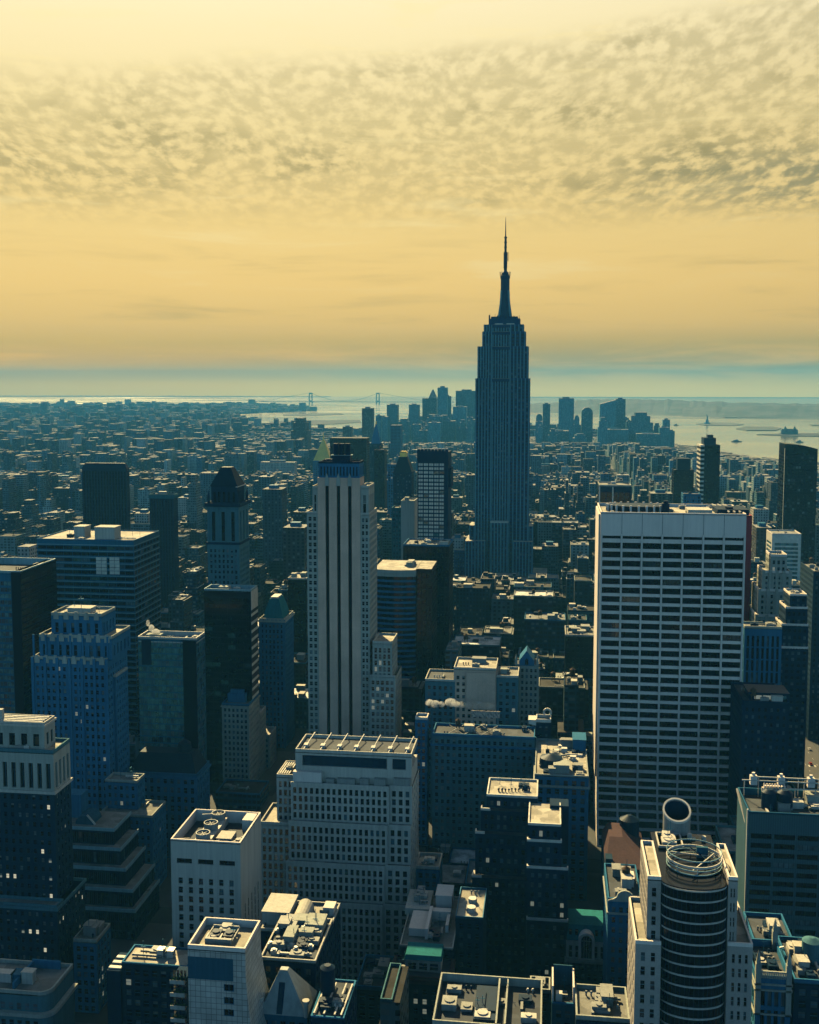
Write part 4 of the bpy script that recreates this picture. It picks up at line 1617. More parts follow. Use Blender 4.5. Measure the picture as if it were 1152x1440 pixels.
curved_corner()
simple('low_roof_annexe', 'low grey block with patched roof between the brick tower and terraced glass block', 103, 136, 1325, 398, side=156, wall='grey_stone', n=10, seed=181, roof='roof_mid', par='limestone')
t, (x0, x1, y0, y1, z1) = simple('sunlit_roof_block', 'low dark block with a sunlit roof and two white roof units', 171, 264, 1358, 345, depth=12, wall='dark_brick', n=4, seed=182, roof='roof_light', par='grey_stone', ph=.6, tank=0, big=False)
for px in (225, 239):
    xx = at(px, 1340, 350)[0]
    g = MB()
    g.box(xx - 1.1, xx + 1.1, 350, 352.6, z1 + .4, z1 + 2.8)
    g.box(xx - 1.0, xx - .8, 350.2, 352.4, z1, z1 + .4)
    g.box(xx + .8, xx + 1.0, 350.2, 352.4, z1, z1 + .4)
    g.box(xx - 1.2, xx + 1.2, 349.9, 352.7, z1 + 2.8, z1 + 2.95)
    g.build('roof_unit', 'white_panel', t)
g = MB()
a, c, zz = foot(150, 170.5, 1365, 344)
g.box(a, x0 - .02, 344, 356, 0, zz)
g.build('side_wing', 'dark_brick', t)
g = MB()
for k in range(3):
    g.box(a + .3, x0 - .3, 345 + 3.4 * k, 346.6 + 3.4 * k, zz, zz + .5)
g.build('skylight', 'white_metal', t)


# planted balconies beside the flared block
def planted_balconies():
    a, c, z = foot(243, 263, 1374, 300)
    t = base_thing('planted_balcony_block', 'slim block of glazed balconies full of sunlit greenery beside the flared tile block', 'building', a, c - .1, 300, 306)
    b = MB()
    b.box(a, c - .1, 300, 306, 0, z)
    b.build('wall', 'dark_brick', t)
    rnd = random.Random(9)
    for k in range(7):
        zz = z - 4.0 * k - 1
        g = MB()
        g.box(a - .3, c - .15, 298.2, 299.98, zz - .3, zz)
        g.box(a - .3, c - .15, 298.1, 298.25, zz, zz + 1.0)
        s = g.build('balcony', 'pale_stone', t)
        g = MB()
        for q in range(70):
            p = Vector((rnd.uniform(a, c - .5), rnd.uniform(298.2, 299.6), zz + abs(rnd.gauss(.7, .55))))
            d1 = Vector((rnd.uniform(-1, 1), rnd.uniform(-1, 1), rnd.uniform(-1, 1))).normalized() * rnd.uniform(.2, .45)
            d2 = d1.cross(Vector((rnd.uniform(-1, 1), rnd.uniform(-1, 1), rnd.uniform(-1, 1)))).normalized() * rnd.uniform(.15, .35)
            g.face([tuple(p - d1), tuple(p + d2), tuple(p + d1), tuple(p - d2)])
        g.build('plants', 'planting', s)
        g = MB()
        for q in range(4):
            u = a + (c - a) * q / 4
            g.face([(u + .2, 299.95, zz + .3), (u + 1.0, 299.95, zz + .3), (u + 1.0, 299.95, zz + 3.2), (u + .2, 299.95, zz + 3.2)])
        g.build('glazing', 'blue_glass', t)


planted_balconies()


# ---- terraced dark glass block
def terraced_glass():
    Y = 470.0
    steps = [(60, 160, 1165, 470, 183.5), (60, 169, 1192, 466, 194), (60, 176, 1220, 462, 204), (60, 186, 1249, 458, 217), (60, 189.5, 1277, 455, 224)]
    a, c, z = foot(60, 160, 1165, Y)
    t = base_thing('terraced_glass_block', 'dark glass block stepping down in railed terraces beside the brick tower', 'office block', a, at(189.5, 1277, 455)[0], 455, 492)
    b, w = MB(), Win()
    zs = [at(130, s[2], s[3])[1] for s in steps] + [0]
    for i, (pl, pr, pt, yy, sd_) in enumerate(steps):
        xx0, xx1, _ = foot(pl, pr, pt, yy)
        yb = yside(sd_, pt - 24, xx1)
        tier(b, w, xx0, xx1, yy, yb, zs[i + 1], zs[i], 1.9, 4.0, .8, .86, .35, 1.5, .3, nr=max(1, int((zs[i] - zs[i + 1]) / 4.4)))
        g = MB()
        g.box(xx0, xx1 + .5, yy - .5, yy - .02, zs[i] - .8, zs[i] + .7)
        g.box(xx1 + .02, xx1 + .5, yy - .02, yb, zs[i] - .8, zs[i] + .7)
        g.build('terrace_rail', 'steel_lines', t)
        g = MB()
        g.box(xx0 + .1, xx1 - .02, yy + .02, yb - .05, zs[i] - .4, zs[i])
        g.build('roof' if i == 0 else 'terrace', 'roof_mid', t)
    b.build('wall', 'dark_metal', t)
    finish_windows(t, w, [(85, 'dark_glass', 'grey_metal', 2), (10, 'blue_glass', 'grey_metal', 2), (4, 'half_blind', 'grey_metal', 2)], 191)
    u, _ = at(126, 1150, 480)
    g = MB()
    cs = [(math.cos(math.pi * i / 12), math.sin(math.pi * i / 12)) for i in range(13)]
    g.frustum([[(u + 4.5 * k, 474, z + 4.6 * s) for k, s in cs], [(u + 4.5 * k, 484, z + 4.6 * s) for k, s in cs]])
    g.face([(u + 4.5 * k, 474, z + 4.6 * s) for k, s in reversed(cs)])
    g.build('vault', 'blue_grey_panel', t)
    g = MB()
    g.beam((u + 2, 473, z + 5.5), (u + 5.5, 474, z + .6), .7)
    g.build('roof_strut', 'white_panel', t)
    g = MB()
    g.box(a, at(118, 1125, 484)[0], 481, 489, z, at(110, 1118, 481)[1])
    g.build('penthouse', 'grey_stone', t)


terraced_glass()
# ---- curved ribbon slab behind the striped skyscraper
def curved_slab():
    Y = 780.0
    x0, x1, z = foot(526, 585, 800, Y)
    x2 = at(607, 797, Y)[0]
    t = base_thing('curved_ribbon_block', 'dark office slab with a curved ribbon-window front and pale roof behind the striped skyscraper', 'office block', x0, x2, Y - 6, Y + 40)
    n = 10
    cur = [(x0 + (x1 - x0) * i / n, Y - 5.5 * math.sin(math.pi * (.12 + .72 * i / n))) for i in range(n + 1)]
    fl = 4.0
    rows = int((z - 6) / fl)
    core = [(p, q + .9) for p, q in cur] + [(x1, Y + 40), (x0, Y + 40)]
    b = MB()
    b.prism(core, 0, z - 5)
    b.build('glazing', 'dark_glass', t)
    b = MB()
    full = cur + [(x1, Y + 40), (x0, Y + 40)]
    b.prism(full, z - 5, z, top=False, bottom=True)
    b.build('crown_band', 'limestone', t)
    for k in range(rows):
        zz = z - 5 - fl * (k + 1)
        b = MB()
        b.prism(full, zz, zz + 1.55, top=True, bottom=True)
        o = b.build('spandrel_band', 'grey_stone', t)
    b, w = MB(), Win()
    tier(b, w, x1 + .02, x2, Y + 2, Y + 40, 0, z, 3.4, 4.0, .7, .9, .6, 3, .4, sides='NW')
    b.build('dark_wing', 'black_panel', t)
    finish_windows(t, w, BLACK, 201, 60)
    b = MB()
    b.prism([(p, q + .4) for p, q in cur] + [(x1, Y + 39.5), (x0 + .5, Y + 39.5)], z - .6, z - .05)
    b.box(x1 + .3, x2 - .3, Y + 2.4, Y + 39, z - .5, z + .1)
    b.build('roof', 'roof_light', t)
    clutter(t, x0 + 20, x1, Y + 8, Y + 30, z, 202, 7, tank=0)


curved_slab()


# ---- the tall spired skyscraper
def spired_skyscraper():
    Y = 1290.0
    X = lambda p: at(p, 600, Y)[0]
    Z = lambda p: at(706, p, Y)[1]
    cx = X(706.2)
    t = base_thing('spired_skyscraper', 'tallest dark art-deco skyscraper with a mooring mast and antenna against the sky', 'skyscraper', X(640), X(775), Y - 14, Y + 46)
    L = lambda p: X(p)
    mats = 'esb_stone'
    b, w = MB(), Win()
    # (left, right, top row, front offset, depth, bays)
    blocks = [
        (655.5, 684, 760, -9, 50, 6), (723, 751, 760, -9, 50, 6),
        (668.2, 744.5, 532, 0, 40, 0),
        (744.6, 751.0, 740, 3, 32, 1), (660.5, 668.1, 740, 3, 32, 1),
        (671, 742, 487, .9, 38, 0), (677.3, 738, 466, 2.4, 34, 0), (679.3, 735.2, 456, 4, 30, 0)]
    prev = {2: 0.0, 5: Z(532), 6: Z(487), 7: Z(466)}
    for i, (pl, pr, pt, off, dep, nb) in enumerate(blocks):
        a, c = L(pl), L(pr)
        z0 = prev.get(i, 0.0)
        z1 = Z(pt)
        if i in (2, 5, 6, 7):
            # centre recess between two flanks
            m0, m1 = L(691.5), L(716)
            rec = 1.6 if i != 7 else .3
            H = z1 - z0 - 2
            rows = max(1, int(round(H / 3.75)))
            n = max(2, int(round((m0 - a) / 3.6)))
            facade(b, w, 'N', Y + off, a, m0, z0, z1, n, rows, .46, .58, .5, 2, 0, .8)
            facade(b, w, 'N', Y + off, m1, c, z0, z1, n, rows, .46, .58, .5, 2, 0, .8)
            facade(b, w, 'N', Y + off + rec, m0, m1, z0, z1 - .6, 6, rows, .46, .58, .5, 2, 0, .4)
            b.face([(m0, Y + off, z0), (m0, Y + off + rec, z0), (m0, Y + off + rec, z1), (m0, Y + off, z1)])
            b.face([(m1, Y + off + rec, z0), (m1, Y + off, z0), (m1, Y + off, z1), (m1, Y + off + rec, z1)])
            for s, fc, xx in ((1, 'W', c), (-1, 'E', a)):
                facade(b, w, fc, xx, Y + off, Y + off + dep, z0, z1, 8, rows, .5, .58, .5, 2, 0, .8)
            b.face([(c, Y + off + dep, z0), (a, Y + off + dep, z0), (a, Y + off + dep, z1), (c, Y + off + dep, z1)])
            r = MB()
            r.box(a + .1, c - .1, Y + off + .1, Y + off + dep - .1, z1 - .5, z1 - .05)
            r.build('roof', 'roof_mid', t)
            # limestone piers with bright steel edges
            p = MB()
            for u0, u1, k, o in ((a, m0, n, 0), (m1, c, n, 0), (m0, m1, 6, rec)):
                for q in range(k + 1):
                    u = u0 + .8 + (u1 - u0 - 1.6) * q / k
                    p.box(u - .55, u + .55, Y + off + o - .55, Y + off + o - .02, z0, z1 - (0 if o == 0 else 4))
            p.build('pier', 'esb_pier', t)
        else:
            tier(b, w, a, c, Y + off, Y + off + dep, z0, z1, 3.2, 3.75, .46, .6, .5, 2, .6, nb=nb)
            p = MB()
            for q in range(nb + 1):
                u = a + .6 + (c - a - 1.2) * q / nb
                p.box(u - .5, u + .5, Y + off - .5, Y + off - .02, z0, z1 + .3)
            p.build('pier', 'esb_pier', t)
            r = MB()
            r.box(a + .1, c - .1, Y + off + .1, Y + off + dep - .1, z1 - .5, z1)
            r.build('roof', 'roof_light', t)
    # projecting centre bay low on the front
    a, c, z1 = L(691.5), L(716), Z(734)
    tier(b, w, a, c, Y - 9, Y + 1.5, 0, z1, 4, 3.75, .5, .6, .5, 2, .8, nb=5)
    p = MB()
    for q in range(6):
        u = a + .8 + (c - a - 1.6) * q / 5
        p.box(u - .6, u + .6, Y - 9.6, Y - 9.02, 0, z1 + .4)
    p.build('pier', 'esb_pier', t)
    p = MB()
    p.box(a - .4, c + .4, Y - 9.7, Y + 1.4, z1, z1 + 1.4)
    p.build('bay_coping', 'pale_stone', t)
    # podium steps
    for pl, pr, pt, off in ((640, 655.4, 774, -5), (751.1, 772, 806, -5)):
        tier(b, w, L(pl), L(pr), Y + off, Y + 44, 0, Z(pt), 3.2, 3.8, .5, .6, .5, 2, .6)
        r = MB()
        r.box(L(pl) + .1, L(pr) - .1, Y + off + .1, Y + 43, Z(pt) - .4, Z(pt))
        r.build('roof', 'roof_light', t)
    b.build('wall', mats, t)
    finish_windows(t, w, [(80, 'dark_glass', 'spandrel', 1), (10, 'half_blind', 'spandrel', 1), (4, 'pale_blind', 'spandrel', 1)], 210)
    # observation deck, mast, antenna
    s = MB()
    s.box(L(686), L(729.8), Y + 6, Y + 32, Z(456), Z(447.5))
    s.box(L(689), L(726.5), Y + 8, Y + 30, Z(447.5), Z(444.5))
    s.build('observation_deck', mats, t)
    for pa, pb in ((694.5, 706), (711, 722)):
        g = MB()
        g.box(L(pa), L(pb), Y + 5.6, Y + 5.95, Z(455.7), Z(454.6))
        g.build('lit_strip', 'white_panel', t)
    rnd = random.Random(2)
    for k in range(12):
        u = L(687 + 42 * k / 11)
        g = MB()
        hh = rnd.uniform(2, 6)
        g.beam((u, Y + 7, Z(447.5)), (u + rnd.uniform(-.6, .6), Y + 7, Z(447.5) + hh), .35)
        if k % 3 == 0:
            g.cyl(u, Y + 7, Z(447.5), Z(447.5) + hh * .7, .9, n=8)
        g.build('deck_aerial', 'dark_metal', t)
    my = Y + 19
    k = F_PX / Y
    prof = [(444.5, 10.2), (440, 9.6), (434, 8.8), (425, 7.4), (414, 6.6), (407, 6.3), (390, 6.2), (389.5, 6.9), (386, 6.9), (385.5, 5.4), (381.5, 4.6), (379, 2.6), (377, 1.1)]
    s = MB()
    n = 20
    rings = []
    for py, rp in prof:
        r = rp / k
        rings.append([(L(708) + r * math.cos(2 * math.pi * i / n), my + r * math.sin(2 * math.pi * i / n), Z(py)) for i in range(n)])
    s.frustum(rings)
    s.build('mast', 'esb_mast', t)
    for i in range(4):
        a = math.pi / 4 + math.pi / 2 * i
        g = MB()
        dx, dy = math.cos(a), math.sin(a)
        for (p0, r0), (p1, r1) in zip(prof[:5], prof[1:6]):
            g.beam((L(708) + dx * (r0 + 1.0) / k, my + dy * (r0 + 1.0) / k, Z(p0)), (L(708) + dx * (r1 + .5) / k, my + dy * (r1 + .5) / k, Z(p1)), 1.6)
        g.build('mast_buttress', 'esb_pier', t)
    for i in range(8):
        a = 2 * math.pi * i / 8 + .2
        g = MB()
        g.beam((L(708) + 7 / k * math.cos(a), my + 7 / k * math.sin(a), Z(386)), (L(708) + 7.6 / k * math.cos(a), my + 7.6 / k * math.sin(a), Z(380)), .5)
        g.build('dome_aerial', 'dark_metal', t)
    s = MB()
    q = L(708.2)
    s.cyl(q, my, Z(378.5), Z(360), 1.9, 1.7, 10)
    s.cyl(q, my, Z(375), Z(352), 2.2, 2.2, 10)
    s.cyl(q, my, Z(360), Z(330), 1.45, 1.25, 10)
    s.cyl(q, my, Z(330), Z(302), .75, .22, 8)
    s.box(q + 2.6, q + 3.4, my - .4, my + .4, Z(365), Z(352))
    s.beam((q, my, Z(362)), (q + 3, my, Z(362)), .4)
    for py in (368, 355, 345, 338, 331):
        s.cyl(q, my, Z(py) - .6, Z(py) + .6, 2.3 if py > 350 else 1.9, n=10)
    s.build('antenna', 'dark_metal', t)


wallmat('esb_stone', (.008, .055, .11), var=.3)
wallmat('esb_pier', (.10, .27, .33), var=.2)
wallmat('esb_mast', (.012, .045, .075), var=.2, rough=.5)
spired_skyscraper()


# ---- pale grid tower with a saw-tooth crown
def sawtooth_tower():
    Y = 900.0
    x0, x1, z = foot(587.5, 625.5, 649, Y)
    y1 = Y + 30
    t = base_thing('sawtooth_tower', 'slim tower of pale window panels under a dark saw-toothed crown', 'tower', x0, x1, Y, y1)
    b, w = MB(), Win()
    tier(b, w, x0, x1, Y, y1, 0, z, 5, 4, .82, .66, .4, 1, .3, nb=5, nr=int(z / 3.3), sides='N')
    b.build('wall', 'spandrel', t)
    finish_windows(t, w, [(92, 'white_panel', 'spandrel', 2), (8, 'teal_curtain', 'spandrel', 2)], 220, 100, 'window_panel')
    b = MB()
    _, zc = at(606, 636, Y)
    b.box(x0 - .5, x1 + 3, Y - .5, y1, z + .01, zc)
    n = 9
    for k in range(n):
        u = x0 - .5 + (x1 + 3.5 - x0) * k / n
        v = u + (x1 + 3.5 - x0) / n
        b.frustum([[(u, Y - .5, zc), (v, Y - .5, zc), (v, Y + 4, zc), (u, Y + 4, zc)], [(u + .4, Y - .3, zc + 2.6), (v - .4, Y - .3, zc + 2.6), (v - .4, Y + 3, zc + 1.4), (u + .4, Y + 3, zc + 1.4)]])
    b.build('crown', 'dark_brick', t)
    b = MB()
    b.box(x1 + .02, x1 + 3.0, Y + .5, y1, 0, z)
    b.box(x1 + .5, x1 + 5.0, Y + 6, y1 - 4, z - 22, z - 6)
    b.build('service_shaft', 'dark_brick', t)
    b = MB()
    for k in range(n):
        u = x0 + (x1 + 3 - x0) * (k + .5) / n
        b.box(u - 1.0, u + 1.0, Y - .2, Y + 2.4, zc + 2.62, zc + 3.2)
    b.build('crown_cap', 'white_metal', t)
    b = MB()
    b.beam(((x0 + x1) / 2, Y + 10, zc), ((x0 + x1) / 2, Y + 10, zc + 11), .3)
    b.build('aerial', 'white_metal', t)


sawtooth_tower()
simple('dark_ribbed_block', 'dark ribbed block with cluttered bright roof edge at the foot of the saw-tooth tower', 567, 632, 768, 850, depth=34, wall='black_panel', bay=3.2, fl=4, wf=.6, hf=.9, rec=.6, style=BLACK, n=14, seed=221, roof='roof_mid', par='grey_stone')
t, _ = simple('blank_wall_tower', 'slim tower with a blank sandy side wall beside the pale grid tower', 564, 583, 706, 940, depth=22, wall='pale_stone', nb=0, nr=0, n=3, seed=222, roof='roof_mid', sides='')
simple('teal_slab', 'dull green slab with fine windows behind the blank sandy wall', 551, 590, 716, 985, depth=20, wall='dull_green', bay=2.8, fl=3.5, wf=.5, hf=.5, n=5, seed=223, limit=60)


# ---- gold pyramid tower, clock tower and their neighbours down the avenue
def pyramid_tower(name, label, pl, pr, pb, pa, Y, roofm, wallm, apex=.5, seed=1, lantern=False, cat='tower', frac=.0):
    x0, x1, zb = foot(pl, pr, pb, Y)
    d = x1 - x0
    t = base_thing(name, label, cat, x0, x1, Y, Y + d)
    b, w = MB(), Win()
    tier(b, w, x0, x1, Y, Y + d, 0, zb, 3.6, 4, .45, .55, .4, 2, .8)
    b.build('wall', wallm, t)
    finish_windows(t, w, SASH, seed, 30)
    c = (x0 + x1) / 2
    _, za = at((pl + pr) / 2, pa, Y + d / 2)
    g = MB()
    i = frac * d
    ax = apex
    g.frustum([[(x0 + i, Y + i, zb), (x1 - i, Y + i, zb), (x1 - i, Y + d - i, zb), (x0 + i, Y + d - i, zb)],
               [(c - ax, Y + d / 2 - ax, za), (c + ax, Y + d / 2 - ax, za), (c + ax, Y + d / 2 + ax, za), (c - ax, Y + d / 2 + ax, za)]])
    g.build('pyramid_roof', roofm, t)
    cornice(t, x0, x1, Y, Y + d, zb - 1, .8, 1.2, wallm)
    return t, x0, x1, zb, za, d


t, x0, x1, zb, za, d = pyramid_tower('gold_pyramid_tower', 'stone tower with a golden pyramid roof left of the broad black slab', 440.5, 465, 648, 618, 2000, 'gold_leaf', 'grey_stone', 1.5, 230)
g = MB()
g.cyl((x0 + x1) / 2, 2000 + d / 2, za, za + 5, 1.8, 1.4, 8)
g.cyl((x0 + x1) / 2, 2000 + d / 2, za + 5, za + 13, 1.2, .1, 8)
g.build('lantern', 'gold_leaf', t)
t, x0, x1, zb, za, d = pyramid_tower('clock_tower', 'slim dark tower with a pointed spire right of the broad black slab', 519.5, 536, 624, 594, 2050, 'grey_stone', 'dark_brick', .6, 231, frac=.12)
g = MB()
g.cyl((x0 + x1) / 2, 2050 + d / 2, za - 6, za + 2, 1.6, 1.2, 8)
g.build('lantern', 'gold_leaf', t)
simple('companion_tower', 'dark ribbed tower close against the pointed spire tower', 526, 541, 634, 1700, depth=24, wall='black_panel', bay=3, fl=4, wf=.5, hf=.9, rec=.5, style=BLACK, n=2, seed=232, limit=40, cat='tower')
simple('black_slab', 'broad plain black slab behind the crown of the striped skyscraper', 464, 515.5, 616, 1750, depth=30, wall='black_panel', bay=4, fl=4, wf=.8, hf=.8, rec=.2, style=BLACK, n=0, seed=233, roof='roof_dark', ph=0, limit=60, cat='tower')
simple('slim_dark_tower', 'slim dark tower standing alone above the haze right of the pointed spire', 549, 563.5, 598, 2900, depth=40, wall='haze_blue', bay=4, fl=4, wf=.7, hf=.6, rec=.2, style=BLACK, n=0, seed=234, roof='roof_dark', ph=0, limit=40, cat='tower')
t, x0, x1, zb, za, d = pyramid_tower('gold_capped_tower', 'dark stepped tower with a small gold cap between the spire and the pale grid tower', 553, 579, 664, 642, 1350, 'dark_slate', 'dark_brick', 5.0, 235)
g = MB()
c = (x0 + x1) / 2
g.box(c - 4.4, c + 4.4, 1350 + d / 2 - 4.4, 1350 + d / 2 + 4.4, za, za + 5)
g.frustum([[(c - 5, 1350 + d / 2 - 5, za + 5), (c + 5, 1350 + d / 2 - 5, za + 5), (c + 5, 1350 + d / 2 + 5, za + 5), (c - 5, 1350 + d / 2 + 5, za + 5)], [(c - 3, 1350 + d / 2 - 3, za + 7), (c + 3, 1350 + d / 2 - 3, za + 7), (c + 3, 1350 + d / 2 + 3, za + 7), (c - 3, 1350 + d / 2 + 3, za + 7)]])
g.build('gold_cap', 'gold_leaf', t)
simple('side_block', 'plain grey block between the striped skyscraper and the tower with gold cap', 545, 557, 654, 1500, depth=30, wall='grey_stone', bay=3.4, fl=3.7, n=2, seed=236, limit=40)


# ---- white grid slab on the right
def white_grid():
    Y = 600.0
    x0, x1, z = foot(845, 1050, 723, Y)
    y1 = Y + 46
    t = base_thing('white_grid_tower', 'broad white stone tower with wide black window bands and a sunlit left edge', 'skyscraper', x0 - 5, x1 + 5, Y - 14, y1)
    zl = at(950, 752, Y)[1]
    b, w = MB(), Win()
    nr = 27
    fl = 5.05
    zt = zl
    zbot = zt - 2.6 - nr * fl
    # narrow slot row, then full rows
    facade(b, w, 'N', Y, x0, x1, zt - 3.9, z, 7, 1, .90, .40, .9, z - zt, 0, .6)
    facade(b, w, 'N', Y, x0, x1, zbot, zt - 3.9, 7, nr, .90, .66, .9, .2, 0, .6)
    # lower part flares forward in a curve
    prof = []
    m = 8
    for k in range(m + 1):
        h = k / m
        prof.append((Y - 16 * h ** 2.2, zbot * (1 - h)))
    for (ya, za), (yb, zb_) in zip(prof, prof[1:]):
        b.face([(x0, yb, zb_), (x1, yb, zb_), (x1, ya, za), (x0, ya, za)])
        for k in range(7):
            bw = (x1 - x0 - 1.2) / 7
            u = x0 + .6 + bw * k
            w_ = MB()
            f = lambda h: (ya + (yb - ya) * h - .05, za + (zb_ - za) * h)
            (p, q), (r, s) = f(.15), f(.8)
            w_.face([(u + bw * .05, r, s), (u + bw * .95, r, s), (u + bw * .95, p, q), (u + bw * .05, p, q)])
            w_.build('base_window', 'dark_glass', t)
    facade(b, w, 'E', x0, Y, y1, zbot, zt, 3, nr + 1, .2, .6, .6, .3, 0, 3)
    b.face([(x0, y1, zt), (x0, Y, zt), (x0, Y, z), (x0, y1, z)])
    facade(b, w, 'W', x1, Y, y1, zbot, zt, 3, nr + 1, .2, .6, .6, .3, 0, 3)
    b.face([(x1, Y, zt), (x1, y1, zt), (x1, y1, z), (x1, Y, z)])
    for xx in (x0, x1):
        for (ya, za), (yb, zb_) in zip(prof, prof[1:]):
            b.face([(xx, y1, zb_), (xx, yb, zb_), (xx, ya, za), (xx, y1, za)])
    b.face([(x1, y1, 0), (x0, y1, 0), (x0, y1, z), (x1, y1, z)])
    b.build('wall', 'travertine', t)
    g = MB()
    for k in range(8):
        u = x0 + .6 + (x1 - x0 - 1.2) * k / 7
        g.box(u - .35, u + .35, Y - .5, Y - .02, zbot, zt)
    g.build('mullion_rib', 'travertine', t)
    g = MB()
    for k in range(1, 7):
        u = x0 + .6 + (x1 - x0 - 1.2) * k / 7
        g.box(u - .1, u + .1, Y - .03, Y - .01, zt, z)
    g.build('panel_joint', 'dark_metal', t)
    finish_windows(t, w, [(96, 'dark_glass', 'black_panel', 3), (4, 'blue_glass', 'black_panel', 3)], 240)
    # corner blades on the left edge, zigzag sunlit edge
    g = MB()
    g.box(x0 - 1.0, x0 - .02, Y + 3, y1 - 3, zbot, z - 1)
    g.build('edge_fin', 'travertine', t)
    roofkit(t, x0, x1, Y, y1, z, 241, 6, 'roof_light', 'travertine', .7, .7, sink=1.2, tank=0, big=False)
    # round louvred plant, dark stack, sloped ramps
    c, _ = at(897, 716, Y + 18)
    for k in range(24):
        g = MB()
        a = 2 * math.pi * k / 24
        g.box(c + 17 * math.cos(a) - .55, c + 17 * math.cos(a) + .55, Y + 22 + 11 * math.sin(a) - .5, Y + 22 + 11 * math.sin(a) + .5, z - 1.2, z + 3.0)
        g.build('plant_fin', 'travertine', t)
    g = MB()
    n = 28
    g.frustum([[(c + 16 * math.cos(2 * math.pi * i / n), Y + 22 + 10 * math.sin(2 * math.pi * i / n), h) for i in range(n)] for h in (z - 1.2, z + 2.4)])
    g.build('round_plant_house', 'dark_metal', t)
    g = MB()
    u = at(936, 716, Y + 12)[0]
    g.cyl(u, Y + 12, z - 1.2, z + 4.5, 2.2, n=16)
    g.cyl(u, Y + 12, z + 4.5, z + 6.0, 1.4, n=16)
    g.build('exhaust_stack', 'dark_metal', t)
    g = MB()
    u = at(990, 716, Y + 12)[0]
    g.box(u - 9, u + 4, Y + 8, Y + 22, z - 1.2, z + 1.6)
    g.build('penthouse', 'pale_stone', t)
    g = MB()
    g.box(u + 7, u + 24, Y + 10, Y + 30, z - 1.2, z + 1.8)
    g.cyl(u + 14, Y + 15, z + 1.8, z + 2.8, 2.2, n=14)
    g.build('machine_room', 'dark_metal', t)
    for k in range(3):
        g = MB()
        g.beam((x1 - 12 + k * 3, y1 - 3, z + 1.0), (x1 - 8 + k * 3, Y + 6, z + 1.0), .7)
        g.build('roof_rail', 'white_metal', t)


white_grid()


